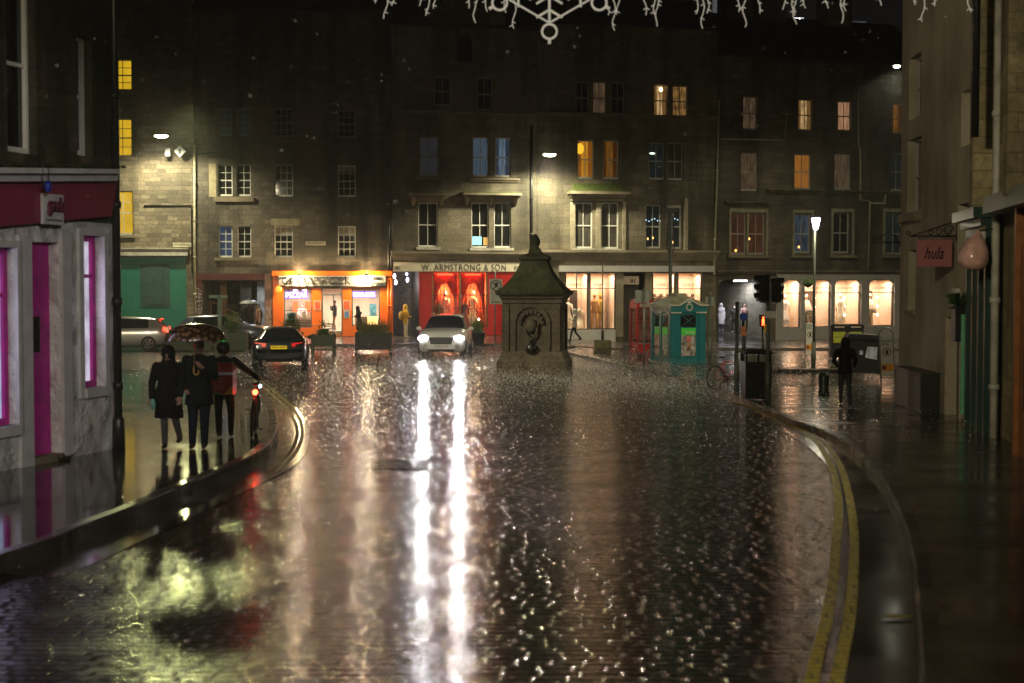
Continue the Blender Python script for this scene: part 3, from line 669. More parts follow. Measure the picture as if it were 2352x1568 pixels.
# room behind
M_ROOM = pm('cream_shop_interior', (0.55, 0.47, 0.36), 0.6, var=0.12, scale=1.2)
a, b = fr[0]+0.2, fr[1]-0.2; mb = MB(); D_ = 3.2; zt = shop[3]-0.05; zb = RH+0.04
mb.add([(a, .25, zb), (b, .25, zb), (b, D_, zb), (a, D_, zb), (a, .25, zt), (b, .25, zt), (b, D_, zt), (a, D_, zt)], [(0, 1, 2, 3), (4, 5, 6, 7), (2, 3, 7, 6), (0, 3, 7, 4), (1, 2, 6, 5)])
mb.build('shop_interior', M_ROOM, T.e)
mb = MB(); c1 = w1; mb.boxv(c1[0]+0.05, c1[1]-0.1, 0.5, 1.2, zb, 1.0); mb.build('counter', pm('dark_counter', (0.10, 0.06, 0.04), 0.3), T.e); mb = MB(); mb.boxv(w2[0]+0.1, w2[1]-0.05, 1.6, 2.2, zb, 1.1); mb.build('counter', pm('dark_counter', (0.10, 0.06, 0.04), 0.3), T.e)
mb = MB()
for k in range(3): mb.boxv(c1[0]+0.07, c1[1]-0.12, 0.45, 0.5, 0.72+0.16*k, 0.76+0.16*k)
mb.boxv(c1[0]+0.9, c1[1]-0.35, 0.5, 0.8, 1.02, 1.42)
mb.build('display_shelves', pm('chrome_shelf', (0.5, 0.45, 0.4), 0.2, 0.6), T.e)
mb = MB(); mb.boxv(w1[0]+0.15, w1[0]+0.55, 0.35, 0.37, 0.98, 1.35); mb.build('menu_poster', pm('blue_menu_print', (0.10, 0.33, 0.62), 0.5, var=0.9, scale=14), T.e); mb = MB(); mb.boxv(w2[1]-0.55, w2[1]-0.2, 0.3, 0.32, 1.15, 1.8); mb.build('menu_poster', pm('blue_menu_print', (0.10, 0.33, 0.62), 0.5, var=0.9, scale=14), T.e)
mb = MB(); mb.boxv(w2[0]+0.8, w2[0]+1.35, 0.3, 0.6, 0.6, 1.15); mb.build('lit_display', em('display_glow', (1.0, 0.62, 0.2), 2.6), T.e)
for (i, cc) in enumerate(((0.25, 2.1), (0.9, 2.0), (1.25, 2.1))): mb = MB(); mb.boxv(w1[0]+cc[0], w1[0]+cc[0]+0.28, 2.6, 2.65, 1.35, 1.35+0.55); mb.build('menu_board', em('red_menu_board', (1.0, 0.13, 0.03), 1.2), T.e)
for i, u in enumerate(((w1[0]+w1[1])/2, (dr[0]+dr[1])/2, (w2[0]+w2[1])/2)):
    lamp('AREA', (u, 1.3, zt-0.1), 120 if i != 1 else 100, (1.0, 0.88, 0.72), T.e, (0.8, 0.5))
for (x0, x1, y0, y1, mname, col) in ((721, 737, 690, 712, 'red_menu_card', (0.7, 0.12, 0.05)), (788, 805, 689, 712, 'red_menu_card', (0.7, 0.12, 0.05)), (790, 803, 713, 730, 'blue_menu_card', (0.08, 0.2, 0.5))):
    q = T.rect(x0, x1, y0, y1, -0.06); mb = MB(); mb.boxv(q[0], q[1], -0.075, -0.051, q[2], q[3]); o = mb.build('menu_card', pm('card_rim', (0.6, 0.5, 0.4), 0.5), T.e)
    mb = MB(); mb.boxv(q[0]+.04, q[1]-.04, -0.08, -0.0755, q[2]+.04, q[3]-.04); mb.build('print', pm(mname, col, 0.5, var=0.5, scale=20), o)
M_NEON = em('violet_white_neon', (0.62, 0.42, 1.0), 14.0)
M_NEONB = em('violet_neon_glow', (0.22, 0.12, 1.0), 1.6)
for s_, x0, x1, y0, y1 in (('PIZZAS', 657, 705, 671, 683), ('FISH & CHIPS', 812, 861, 671, 681)):
    q = T.rect(x0, x1, y0, y1, 0.1); bk = MB(); bk.boxv(q[0]-.05, q[1]+.05, 0.13, 0.15, q[2]-.05, q[3]+.05); bo = bk.build('neon_sign', M_NEONB, T.e)
    text3(s_, bo, q[0], q[1], q[2], q[3], 0.11, M_NEON, 'neon_letters', bold=0.01, thick=0.02)
for px in (678, 700):
    q = T.uz(px, 665, 0.5); mb = MB(); mb.ell((q[0], 0.5, q[1]), (0.10, 0.10, 0.10)); mb.build('ceiling_bulb', em('violet_bulb', (0.8, 0.6, 1.0), 12), T.e)
q = T.uz(640.5, 664, -0.25); mb = MB(); mb.lathe([(0.02, 0), (0.17, 0.02), (0.17, 0.10), (0.02, 0.12)], (0, 0, 0), 16); o = mb.build('round_sign', em('round_orange_sign', (1.0, 0.35, 0.03), 1.6), T.e, (q[0], -0.25, q[1])); o.rotation_euler = (R(90), 0, 0)
# two floodlights over the fascia
def shoplight(px, py):
    u, z = T.uz(px, py, -0.6); e = MB(); e.tube([(u, 0, z+0.12), (u, -0.35, z+0.20), (u, -0.62, z+0.08)], 0.022, 6)
    e.lathe([(0.03, 0.12), (0.09, 0.06), (0.15, -0.02)], (u, -0.64, z), 12); o = e.build('fascia_light', M_BLK, T.e)
    g = MB(); g.ell((u, -0.64, z-0.03), (0.12, 0.12, 0.07)); g.build('bulb', em('warm_white_bulb', (1.0, 0.78, 0.42), 60), o)
    lamp('POINT', (u, -0.62, z-0.13), 520, (1.0, 0.72, 0.38), T.e, 0.08)
    lamp('POINT', (u, -0.45, z+0.30), 60, (1.0, 0.72, 0.38), T.e, 0.06)
shoplight(687, 632); shoplight(842, 632)
for k, px in enumerate((892, 898)): o = pipe(T, px, 640, 765, M_OR, 0.06, -0.2)
# ===================================================== building C: ARMSTRONG + D + Hawico left
C_ = Facade('sandstone_tenement', (cB1[0]+0.02, cB1[1]+0.02), cC1, 'sandstone tenement above the red dress shop, its street wall lit by the lamp', 'building')
cw = [(997, 1036, 175, 243, 'd'), (1096, 1132, 177, 254, 'd'), (964, 1009, 314, 404, 'b2'), (1086, 1123, 315, 405, 'b'), (1138, 1174, 316, 406, 'b1'),
      (961, 1006, 465, 567, 'k'), (1083, 1123, 465, 569, 'k2'), (1135, 1174, 465, 569, 'k')]
holes = [C_.rect(*w[:4]) for w in cw]; f_ = C_.rect(903, 1215, 623, 765)
al = C_.rect(903, 961, 623, 765); red = C_.rect(963, 1213, 623, 765)
op = (al[0], red[1], -0.6, red[3])
mb = MB(); ZT = 16.2; wall_holes(mb, 0, C_.L, -0.6, ZT, holes+[op]); shell(mb, 0, C_.L, -0.6, ZT, 8)
# stepped gable with the little arched window
gx0 = C_.uz(985, 150)[0]; gx1 = C_.uz(1160, 150)[0]; uc = (gx0+gx1)/2
mb.boxv(gx0, gx1, -0.01, 0.5, ZT-0.6, ZT+1.2); mb.boxv(gx0+0.7, gx1-0.7, -0.01, 0.5, ZT+1.2, ZT+2.2); mb.boxv(gx0+1.3, gx1-1.3, -0.01, 0.5, ZT+2.2, ZT+3.2)
mb.build('wall', S_C, C_.e)
mb = MB(); roof(mb, 0, C_.L, ZT, 8); mb.build('roof', M_SLATE, C_.e)
q = C_.uz(1067, 110); mb = MB(); ar = [(q[0]-0.4, -0.03, q[1]-0.7), (q[0]+0.4, -0.03, q[1]-0.7)]+[(q[0]+0.4*math.cos(a), -0.03, q[1]+0.2+0.4*math.sin(a)) for a in [math.pi*i/8 for i in range(9)]]
mb.prism(ar, None, (0, 0.02, 0)); mb.build('gable_window', M_GDARK, C_.e)
pan = {'d': M_GDARK, 'b2': M_GBLUE2, 'b': lit('mid_blue_curtain', (0.36, 0.52, 0.72), 0.15, 0.5, 7), 'b1': M_GBLUE, 'k': M_GDARK, 'k2': M_GDARK}
for w_, h in zip(cw, holes): window(C_, h, pan[w_[4]], 2, (1, 1), M_DFRAME if w_[4] in 'd' or w_[4] == 'b2' else M_WFRAME, arch=0.18 if w_[4][0] == 'b' else 0, sill=M_SILL if w_[4][0] == 'k' else None)
# things seen in the lit room
q = C_.rect(1085, 1106, 543, 562, 0.12); mb = MB(); mb.boxv(q[0], q[1], 0.10, 0.12, q[2], q[3]); mb.build('glowing_screen', em('cyan_screen', (0.35, 0.9, 1.0), 1.3), C_.e)
q = C_.rect(1110, 1121, 545, 563, 0.12); mb = MB(); mb.boxv(q[0], q[1], 0.10, 0.12, q[2], q[3]); mb.build('lit_picture', em('amber_picture', (0.9, 0.5, 0.15), 0.6), C_.e)
# window hoods with moss
for (x0, x1, ya, yb_) in ((941, 1028, 443, 465), (1064, 1196, 443, 465)):
    q = C_.rect(x0, x1, ya, yb_, -0.4); mb = MB()
    mb.boxv(q[0], q[1], -0.62, 0.02, q[3]-0.12, q[3]); mb.boxv(q[0]+.08, q[1]-.08, -0.5, 0.02, q[3]-0.24, q[3]-0.121); mb.boxv(q[0]+.14, q[1]-.14, -0.22, 0.02, q[2]+.02, q[3]-0.241)
    o = mb.build('window_hood', S_TRIM, C_.e)
    m2 = MB(); m2.boxv(q[0]+0.01, q[1]-0.01, -0.60, 0.0, q[3], q[3]+0.05); m2.build('moss', pm('moss', (0.075, 0.10, 0.02), 0.9, bump=0.6, var=0.6, scale=8), o)
    m3 = MB()
    for u in (q[0]+0.25, q[1]-0.25)+(((q[0]+q[1])/2,) if x1-x0 > 100 else ()): m3.prism([(u-.09, -0.45, q[3]-0.24), (u-.09, 0.02, q[3]-0.24), (u-.09, 0.02, q[2]-0.15), (u-.09, -0.12, q[2]-0.10)], None, (0.18, 0, 0))
    m3.build('bracket', S_TRIM, o)
for (x0, x1, ya, yb_) in ((1076, 1192, 409, 417), (955, 1018, 406, 412)):
    q = C_.rect(x0, x1, ya, yb_, -0.1); mb = MB(); moulding(mb, q[0], q[1], q[2], q[3], 0.24, 0, 2); mb.build('sill_course', S_TRIM, C_.e)
q = C_.rect(1026, 1075, 367, 415); mb = MB(); mb.boxv(q[0], q[1], -0.06, 0.02, q[2], q[3]); mb.boxv(q[0]+.15, q[1]-.15, -0.11, -0.061, q[2]+.15, q[3]-.25); mb.boxv(q[0]-.1, q[1]+.1, -0.2, 0.02, q[3], q[3]+.14); mb.build('carved_panel', S_TRIM, C_.e)
q = C_.rect(905, 1230, 577, 601, -0.2); mb = MB(); moulding(mb, 0.01, C_.L-0.01, q[2], q[3], 0.32, 0, 4); mb.build('cornice', S_TRIM, C_.e)
q = C_.rect(905, 1230, 256, 262); mb = MB(); moulding(mb, 0.01, C_.L-0.01, q[2], q[3], 0.14, 0, 2); mb.build('string_course', S_TRIM, C_.e)
pipe(C_, 1221, 290, 620, M_PIPE, 0.07)
q = C_.uz(905, 500, 0); q2 = C_.uz(927, 487, -0.9); mb = MB(); mb.tube([(q[0], 0, q[1]), (q2[0], -0.9, q2[1])], 0.022, 6); mb.ell((q2[0], -0.92, q2[1]), (0.13, 0.13, 0.10)); mb.build('wall_spotlight', M_PIPE, C_.e)
# fascia board
q = C_.rect(899, 1209, 602, 623, -0.15); mb = MB(); mb.boxv(0.03, q[1], -0.12, 0.0, q[2], q[3]); fa = mb.build('fascia', pm('cream_fascia', (0.80, 0.72, 0.55), 0.5, var=0.08), C_.e)
q = C_.rect(1012, 1160, 606, 621, -0.13)
text3('W. ARMSTRONG & SON', fa, q[0]-1.0, q[1]+.05, q[2]+.0, q[3]-.01, -0.125, M_BLK, bold=-0.004, thick=0.01, spacing=1.12)
q = C_.rect(1181, 1206, 611, 619, -0.13); text3('EST. 1840', fa, q[0], q[1]-0.1, q[2], q[3], -0.125, M_BLK, thick=0.01)
q = C_.rect(909, 917, 611, 619, -0.13); text3('81', fa, q[0], q[1], q[2], q[3], -0.125, M_BLK, thick=0.01)
mb = MB(); q0 = C_.uz(944, 600.5, -.35); q1 = C_.uz(1063, 600.5, -.35); mb.tube([(q0[0], -.36, q0[1]), (q1[0], -.36, q1[1])], 0.02, 5); mb.build('awning_rail', M_PIPE, fa)
# red shopfront
M_RED = pm('red_shop_paint', (0.52, 0.012, 0.010), 0.35, bump=0.04, var=0.1)
wn = C_.rect(992, 1120, 626, 752); dr2 = C_.rect(1140, 1205, 640, 765)
fr2 = (red[0], red[1], RH+0.02, red[3]-0.001)
mb = MB(); panelwall(mb, fr2, [wn], -0.06, 0.15)
for x0, x1, y0, y1 in ((1146, 1164, 640, 700), (1146, 1164, 712, 756), (1172, 1204, 650, 700), (1172, 1204, 712, 756), (968, 986, 640, 755)):
    q = C_.rect(x0, x1, y0, y1); mb.boxv(q[0], q[1], -0.085, -0.061, q[2], q[3])
mb.build('shopfront', M_RED, C_.e)
q = C_.rect(1155, 1172, 690, 696, -.1); mb = MB(); mb.boxv(q[0], q[1], -0.12, -0.086, q[2], q[3]); mb.build('letter_box', pm('brass', (0.5, 0.35, 0.15), 0.3, 0.9), C_.e)
mb = MB(); um = (wn[0]+wn[1])/2
for u in (wn[0]+.03, um, wn[1]-.03): mb.boxv(u-.04, u+.04, -0.03, 0.1, wn[2], wn[3])
mb.build('shop_window_frame', pm('gilded_post', (0.30, 0.20, 0.08), 0.4), C_.e)
mb = MB()
for z in (wn[2]+0.05, wn[2]+1.0, wn[2]+1.7): mb.tube([(wn[0], -0.08, z), (wn[1], -0.08, z)], 0.012, 4)
for i in range(22): u = wn[0]+(wn[1]-wn[0])*(i+.5)/22; mb.tube([(u, -0.08, wn[2]+0.05), (u, -0.08, wn[2]+1.7)], 0.007, 4)
mb.build('window_grille', M_PIPE, C_.e)
mb = MB(); a, b, z0_, z1_ = wn
mb.add([(a, .16, z0_), (b, .16, z0_), (b, 1.6, z0_), (a, 1.6, z0_), (a, .16, z1_), (b, .16, z1_), (b, 1.6, z1_), (a, 1.6, z1_)], [(0, 1, 2, 3), (4, 5, 6, 7), (2, 3, 7, 6), (0, 3, 7, 4), (1, 2, 6, 5)])
mb.build('display_room', pm('brown_red_room', (0.34, 0.10, 0.05), 0.7), C_.e)
# swagged red curtains
M_CURT = pm('red_curtain', (0.75, 0.03, 0.02), 0.5, var=0.3)
mb = MB()
for s0, s1 in ((a, um), (um, b)):
    for side in (0, 1):
        ed = s0+0.05 if side == 0 else s1-0.05; sg = 1 if side == 0 else -1
        rows = []
        for j in range(14):
            t = j/13; z = z1_-0.25-t*(z1_-z0_-0.9); wd = (0.75-0.62*math.sin(min(1, t*1.15)*math.pi/2))
            rows.append([(ed+sg*wd*k/12, 0.45+0.05*math.sin(k*1.9+j*0.12), z) for k in range(13)])
        mb.ring(rows, 0, True, False, False)
    rows = [[(s0+0.06+(s1-s0-0.12)*k/20, 0.42+0.03*math.sin(k*2.1), z1_-0.05-j*0.12-0.18*math.sin(math.pi*k/20)*j/3) for k in range(21)] for j in range(4)]
    mb.ring(rows, 0, True, False, False)
mb.build('curtain', M_CURT, C_.e)
# back drapes with beads of light and clothes on stands
mb = MB(); rows = [[(a+(b-a)*k/70, 1.35+0.05*math.sin(k*1.3), z0_+(z1_-z0_)*j/2) for k in range(71)] for j in range(3)]
mb.ring(rows, 0, True, False, False); mb.build('back_drape', pm('rust_drape', (0.55, 0.10, 0.04), 0.6, var=0.5), C_.e)
def mannequin(fc, u, y, z, h, mat, kind='dress', head=True, name='mannequin'):
    mb = MB(); s = h/1.7
    if kind == 'dress': prof = [(0.34, 0.0), (0.26, 0.45), (0.14, 0.85), (0.11, 0.98), (0.16, 1.2), (0.17, 1.3), (0.12, 1.4), (0.045, 1.44), (0.045, 1.5)]
    elif kind == 'poncho': prof = [(0.10, 0.62), (0.40, 0.66), (0.36, 0.9), (0.26, 1.15), (0.16, 1.36), (0.05, 1.43), (0.045, 1.5)]
    else: prof = [(0.17, 0.75), (0.19, 0.85), (0.15, 1.02), (0.19, 1.28), (0.19, 1.36), (0.10, 1.42), (0.05, 1.45), (0.045, 1.5)]
    mb.lathe([(r*s, zz*s) for r, zz in prof], (u, y, z), 14, 0, True, 0, 0.62)
    if head: mb.ell((u, y, z+1.61*s), (0.085*s, 0.10*s, 0.125*s), 10, 7)
    if kind != 'dress':
        for sg in (-1, 1): mb.tube([(u+sg*0.09*s, y, z+0.8*s), (u+sg*0.12*s, y-.02, z+0.45*s), (u+sg*0.16*s, y, z+0.02)], [0.085*s, 0.062*s, 0.045*s], 8)
    if kind != 'poncho':
        for sg in (-1, 1): mb.tube([(u+sg*0.18*s, y, z+1.34*s), (u+sg*0.25*s, y, z+1.05*s), (u+sg*0.24*s, y-.06, z+0.78*s)], [0.055*s, 0.045*s, 0.035*s], 8)
    return mb.build(name, mat, fc.e)
mannequin(C_, wn[0]+0.85, 0.8, z0_+0.1, 1.75, pm('pale_rose_dress', (0.8, 0.55, 0.45), 0.6, var=0.4, scale=9))
mannequin(C_, wn[0]+0.5, 0.7, z0_+0.0, 1.5, pm('green_sequins', (0.14, 0.2, 0.12), 0.4, var=0.8, scale=20), head=False)
mannequin(C_, um+0.85, 0.8, z0_+0.1, 1.8, pm('cream_frock', (0.8, 0.6, 0.4), 0.6, var=0.4, scale=9))
mannequin(C_, um+0.35, 0.6, z0_, 1.5, pm('dark_coat_cloth', (0.08, 0.03, 0.03), 0.7), head=False)
mb = MB()
for i in range(10):
    for j in range(12): mb.ell((wn[0]+0.9+i*0.055, 0.35, z0_+0.25+j*0.11+(i % 2)*0.05), (0.012, 0.012, 0.026), 5, 4)
mb.build('bead_string', pm('glass_beads', (0.9, 0.8, 0.7), 0.1), C_.e)
for u in ((a+um)/2, (um+b)/2):
    mb = MB(); mb.tube([(u-.42, 0.22, z1_-0.10), (u+.42, 0.22, z1_-0.10)], 0.045, 8); mb.build('red_tube_light', em('red_neon_tube', (1.0, 0.03, 0.01), 9), C_.e)
    lamp('AREA', (u, 0.5, z1_-0.12), 14, (1.0, 0.10, 0.05), C_.e, (0.9, 0.1))
    lamp('POINT', (u+.2, 0.75, z1_-1.0), 110, (1.0, 0.55, 0.25), C_.e, 0.05)
q = C_.uz(1101, 733, .2); mb = MB(); mb.ell((q[0], 0.3, q[1]), (0.05, 0.05, 0.05)); mb.build('display_bulb', em('display_bulb_glow', (1, 0.8, 0.5), 25), C_.e)
# alley at the left of the red shop
a0, a1 = al[0], red[0]; M_GW = stone('grey_alley_render', (0.22, 0.21, 0.18), 0.6, 0.3, 0.12, 0.3)
mb = MB(); mb.add([(a0, .22, -.3), (a0, 5, -.3), (a0, 5, 4), (a0, .22, 4)], [(0, 1, 2, 3)]); mb.add([(a1, .15, -.3), (a1, 2.6, -.3), (a1, 2.6, 4), (a1, .15, 4)], [(0, 1, 2, 3)])
mb.add([(a0, 2.6, -.3), (a1, 2.6, -.3), (a1, 2.6, 4), (a0, 2.6, 4)], [(0, 1, 2, 3)]); mb.add([(a0, .22, op[3]), (a1, .22, op[3]), (a1, 5, op[3]), (a0, 5, op[3])], [(0, 1, 2, 3)])
mb.build('alley_wall', M_GW, C_.e)
for px, py in ((906, 634), (909, 648), (936, 642), (934, 629)):
    mb = MB(); q = C_.uz(px, py, 0.5); mb.ell((q[0], 0.5, q[1]), (0.07, 0.07, 0.13 if px != 934 else 0.06)); mb.build('alley_bulb', em('violet_white_bulb', (0.85, 0.75, 1.0), 14), C_.e)
lamp('POINT', (q[0], 0.7, 2.75), 22, (0.9, 0.85, 1.0), C_.e, 0.1)

# ===================================================== building D
D = Facade('long_tenement', (cC1[0]+0.02, cC1[1]+0.02), cD1, 'long sandstone tenement over the pale cashmere shop numbered 81', 'building')
dw = [(1323, 1353, 187, 261, 'd'), (1362, 1393, 187, 262, 'wd'), (1404, 1435, 188, 263, 'd'), (1502, 1534, 194, 267, 'w'), (1545, 1580, 196, 269, 'w2'),
      (1327, 1364, 322, 410, 'o'), (1385, 1421, 322, 411, 'o2'), (1491, 1526, 327, 412, 't'), (1534, 1569, 327, 413, 'c'),
      (1321, 1361, 465, 570, 'k'), (1381, 1421, 465, 571, 'k'), (1483, 1518, 470, 570, 't'), (1532, 1565, 470, 571, 't')]
holes = [D.rect(*w[:4]) for w in dw]
swin = [(1299, 1350, 626, 756), (1355, 1413, 626, 755), (1499, 1550, 626, 757), (1557, 1611, 626, 757)]
sw = [D.rect(*w) for w in swin]; door = D.rect(1432, 1480, 626, 773); door = (door[0], door[1], -0.6, door[3])
mb = MB(); ZT2 = 16.6; wall_holes(mb, 0, D.L, -0.6, ZT2, holes+sw+[door]); shell(mb, 0, D.L, -0.6, ZT2, 8); mb.build('wall', S_C, D.e)
mb = MB(); roof(mb, 0, D.L, ZT2, 8, 2.2); r = mb.build('roof', M_SLATE, D.e)
pd = {'d': M_GDARK, 'wd': M_GWARM2, 'w': M_GWARM, 'w2': lit('half_warm_window', (0.8, 0.42, 0.12), 0.28, 0.85, 5, 2), 'o': M_GORG, 'o2': M_GORG2, 't': M_GTEAL, 'c': M_GCURT, 'k': M_GCURT}
for i, (w_, h) in enumerate(zip(dw, holes)):
    window(D, h, pd[w_[4]], 2, (1, 1), M_WFRAME if i in (5, 6, 9, 10) else M_DFRAME, arch=0.22 if i in (9, 10) else 0, sill=M_SILL if i in (9, 10) else None)
q = D.uz(1518, 205, .12); mb = MB(); mb.ell((q[0], 0.11, q[1]), (0.10, 0.04, 0.12)); mb.build('hanging_bulb', em('amber_bulb', (1, 0.6, 0.2), 12), D.e)
q = D.uz(1328, 341, .12); mb = MB(); mb.ell((q[0]+.1, 0.10, q[1]), (0.22, 0.05, 0.30)); mb.build('paper_lantern', em('yellow_paper', (1, 0.55, 0.04), 1.1), D.e)
q = D.uz(1496, 352, .12); mb = MB(); mb.ell((q[0]+.05, 0.11, q[1]), (0.16, 0.03, 0.045)); mb.build('ceiling_lamp', em('green_white_lamp', (0.85, 1, 0.75), 3), D.e)
mb = MB()
for i in range(12):
    q = D.uz(1484+i*6.6, 505+3*math.sin(i*1.7), .1); mb.ell((q[0], 0.105, q[1]), (0.03, 0.02, 0.03), 6, 4)
mb.build('fairy_lights', em('cool_fairy', (0.5, 0.75, 1.0), 2.2), D.e)
mb = MB()
for px, py in ((1488, 548), (1500, 546), (1546, 556)):
    q = D.uz(px, py, .1); mb.ell((q[0], 0.105, q[1]), (0.05, 0.02, 0.07), 6, 4)
mb.build('table_lamp', em('amber_small', (1.0, 0.6, 0.2), 2.0), D.e)
q = D.rect(1306, 1444, 440, 462, -0.4); mb = MB()
mb.boxv(q[0], q[1], -0.75, 0.02, q[3]-0.14, q[3]); mb.boxv(q[0]+.1, q[1]-.1, -0.6, 0.02, q[3]-0.28, q[3]-0.141); mb.boxv(q[0]+.2, q[1]-.2, -0.3, 0.02, q[2]+.02, q[3]-0.281)
o = mb.build('window_hood', S_TRIM, D.e); m2 = MB(); m2.boxv(q[0]+.01, q[1]-.01, -0.73, 0, q[3], q[3]+.06); m2.build('moss', MC['moss'], o); m2 = MB(); m2.boxv(q[0]+.3, q[1]-.3, -0.14, 0.0, q[3]+.06, q[3]+0.45); m2.build('moss', MC['moss'], o)
q = D.rect(1310, 1320, 465, 575); mb = MB()
for x in (1308, 1367, 1428):
    a = D.rect(x-3, x+12 if x != 1428 else x+8, 464, 574); mb.boxv(a[0]+.1, a[1], -0.10, 0.02, a[2], a[3])
mb.build('window_pier', pm('pale_pier', (0.36, 0.31, 0.22), 0.7), D.e)
q = D.rect(1568, 1577, 455, 574); mb = MB(); mb.boxv(q[0]+.05, q[1], -0.22, 0.02, q[2], q[3]); mb.build('window_pier', MC['pale_pier'], D.e)
q = D.rect(1533, 1566, 470, 477, -.02); mb = MB(); mb.boxv(q[0], q[1], 0.06, 0.10, q[2], q[3]); mb.build('blind', MC['pale_blind'], D.e)
q = D.rect(1240, 1640, 574, 598, -0.2); mb = MB(); moulding(mb, 0.01, D.L-0.01, q[2], q[3], 0.32, 0, 4); mb.build('cornice', S_TRIM, D.e)
q = D.rect(1240, 1640, 262, 270); mb = MB(); moulding(mb, 0.01, D.L-0.01, q[2], q[3], 0.14, 0, 2); mb.build('string_course', S_TRIM, D.e)
# shop frame
M_GP = pm('grey_white_shop_paint', (0.46, 0.44, 0.42), 0.45, var=0.08)
q = D.rect(1285, 1641, 610, 624, -.2); mb = MB(); mb.boxv(q[0], min(q[1], D.L-.02), -0.22, 0.0, q[2], q[3]); mb.build('fascia', M_GP, D.e)
M_CREAMW = pm('warm_cream_display', (0.80, 0.62, 0.48), 0.6, var=0.08)
M_BLKF = pm('black_window_frame', (0.02, 0.02, 0.02), 0.4)
def cornerfill(mb, h, rad, y0, y1):
    a, b, c, d = h; n = 6
    for sg, ux in ((1, a), (-1, b)):
        pts = [(ux, y0, d)] + [(ux+sg*(rad-rad*math.cos(t)), y0, d-rad+rad*math.sin(t)) for t in [math.pi/2*i/n for i in range(n+1)]]
        mb.prism(pts, None, (0, y1-y0, 0))
def displaywin(fc, h, ztr, rad, watt, name='display_window', mull=False):
    a, b, c, d = h; mb = MB(); f = 0.035
    mb.boxv(a, a+f, -0.02, 0.1, c, d); mb.boxv(b-f, b, -0.02, 0.1, c, d); mb.boxv(a+f, b-f, -0.02, 0.1, c, c+f); mb.boxv(a+f, b-f, -0.02, 0.1, d-f, d); mb.boxv(a+f, b-f, -0.02, 0.1, ztr-.02, ztr+.02)
    if mull: mb.boxv((a+b)/2-.02, (a+b)/2+.02, -0.02, 0.1, ztr+.02, d-f)
    o = mb.build(name, M_BLKF, fc.e)
    mb = MB(); cornerfill(mb, (a, b, c, d), rad, -0.03, 0.06); mb.build('arch_corner', M_GP, o)
    mb = MB(); D2 = 1.5; zt = ztr+.05
    mb.add([(a, .23, c), (b, .23, c), (b, D2, c), (a, D2, c), (a, .23, d), (b, .23, d), (b, D2, d), (a, D2, d)], [(0, 1, 2, 3), (4, 5, 6, 7), (2, 3, 7, 6), (0, 3, 7, 4), (1, 2, 6, 5)])
    mb.build('display_box', M_CREAMW, o)
    lamp('AREA', ((a+b)/2, 0.5, d-.10), watt, (1.0, 0.72, 0.50), fc.e, ((b-a)*0.7, 0.3))
    return o
for i, h in enumerate(sw):
    ztr = h[2]+(h[3]-h[2])*(0.72)
    o = displaywin(D, h, ztr, 0.15, 80, mull=(i == 0))
    q = (h[0]+0.22, h[1]-0.16, ztr+0.12, ztr+0.30)
    text3('HAWICO', o, q[0], q[1], q[2], q[3], 0.0, M_BLK, 'glass_lettering', thick=0.01, spacing=1.15)
M_TAN = pm('camel_wool', (0.62, 0.33, 0.12), 0.8); M_CRM = pm('cream_wool', (0.85, 0.74, 0.60), 0.8)
h = sw[0]; mannequin(D, h[0]+0.35, 0.8, h[2], 1.7, M_CRM); mannequin(D, h[1]-0.3, 0.6, h[2]-.1, 1.4, M_CRM, head=False)
mb = MB(); mb.boxv(h[0]+0.55, h[0]+1.0, 1.3, 1.4, h[2], h[2]+2.1); mb.build('dark_doorway', M_DARK, D.e)
mb = MB(); mb.lathe([(0.17, -.02), (0.17, 0.02)], (0, 0, 0), 16); 
h = sw[1]; mannequin(D, h[0]+0.45, 0.7, h[2]+.02, 1.85, M_TAN, 'coat'); mannequin(D, h[0]+0.85, 1.0, h[2], 1.85, pm('ochre_wool', (0.45, 0.30, 0.03), 0.8), 'coat')
mb = MB(); mb.boxv(h[0]+0.95, h[0]+1.1, 0.9, 1.35, h[2], h[3]-.6); mb.build('fitting_screen', M_CREAMW, D.e)
for h in sw[2:]:
    mb = MB()
    for k in range(3): mb.boxv(h[0]+0.15, h[1]-0.15, 1.1, 1.45, h[2]+1.1+0.33*k, h[2]+1.14+0.33*k)
    for k in range(9): mb.boxv(h[0]+0.2+0.13*k, h[0]+0.3+0.13*k, 1.15, 1.4, h[2]+1.14+0.33*(k % 3), h[2]+1.28+0.33*(k % 3))
    mb.build('knitwear_shelf', pm('dark_shelf', (0.10, 0.07, 0.05), 0.6, var=0.6, scale=8), D.e)
mb = MB(); a = D.rect(1413, 1432, 626, 775); mb.boxv(a[0]+.03, a[1]-.03, -0.08, 0.02, 0.0, a[3])
a = D.rect(1480, 1498, 626, 775); mb.boxv(a[0]+.03, a[1]-.03, -0.08, 0.02, 0.0, a[3]); mb.build('pilaster', S_TRIM, D.e)
q = D.rect(1285, 1414, 757, 772, -.1); mb = MB(); mb.boxv(q[0], q[1], -0.1, 0.0, -0.3, q[3]); mb.build('stall_riser', M_GP, D.e); mb = MB(); q = D.rect(1498, 1620, 757, 772, -.1); mb.boxv(q[0], q[1], -0.1, 0.0, -.3, q[3]); mb.build('stall_riser', M_GP, D.e)
mb = MB(); mb.boxv(door[0], door[1], 0.9, 1.0, -.3, door[3]); mb.add([(door[0], .22, -.3), (door[0], 1, -.3), (door[0], 1, 4), (door[0], .22, 4)], [(0, 1, 2, 3)]); do = mb.build('door', pm('dark_shop_door', (0.05, 0.035, 0.025), 0.4), D.e)
q = D.rect(1433, 1467, 634, 653, .2); mb = MB(); mb.boxv(door[0]+.03, q[1], 0.15, 0.2, q[2], q[3]); mb.build('number_panel', M_CREAMW, do)
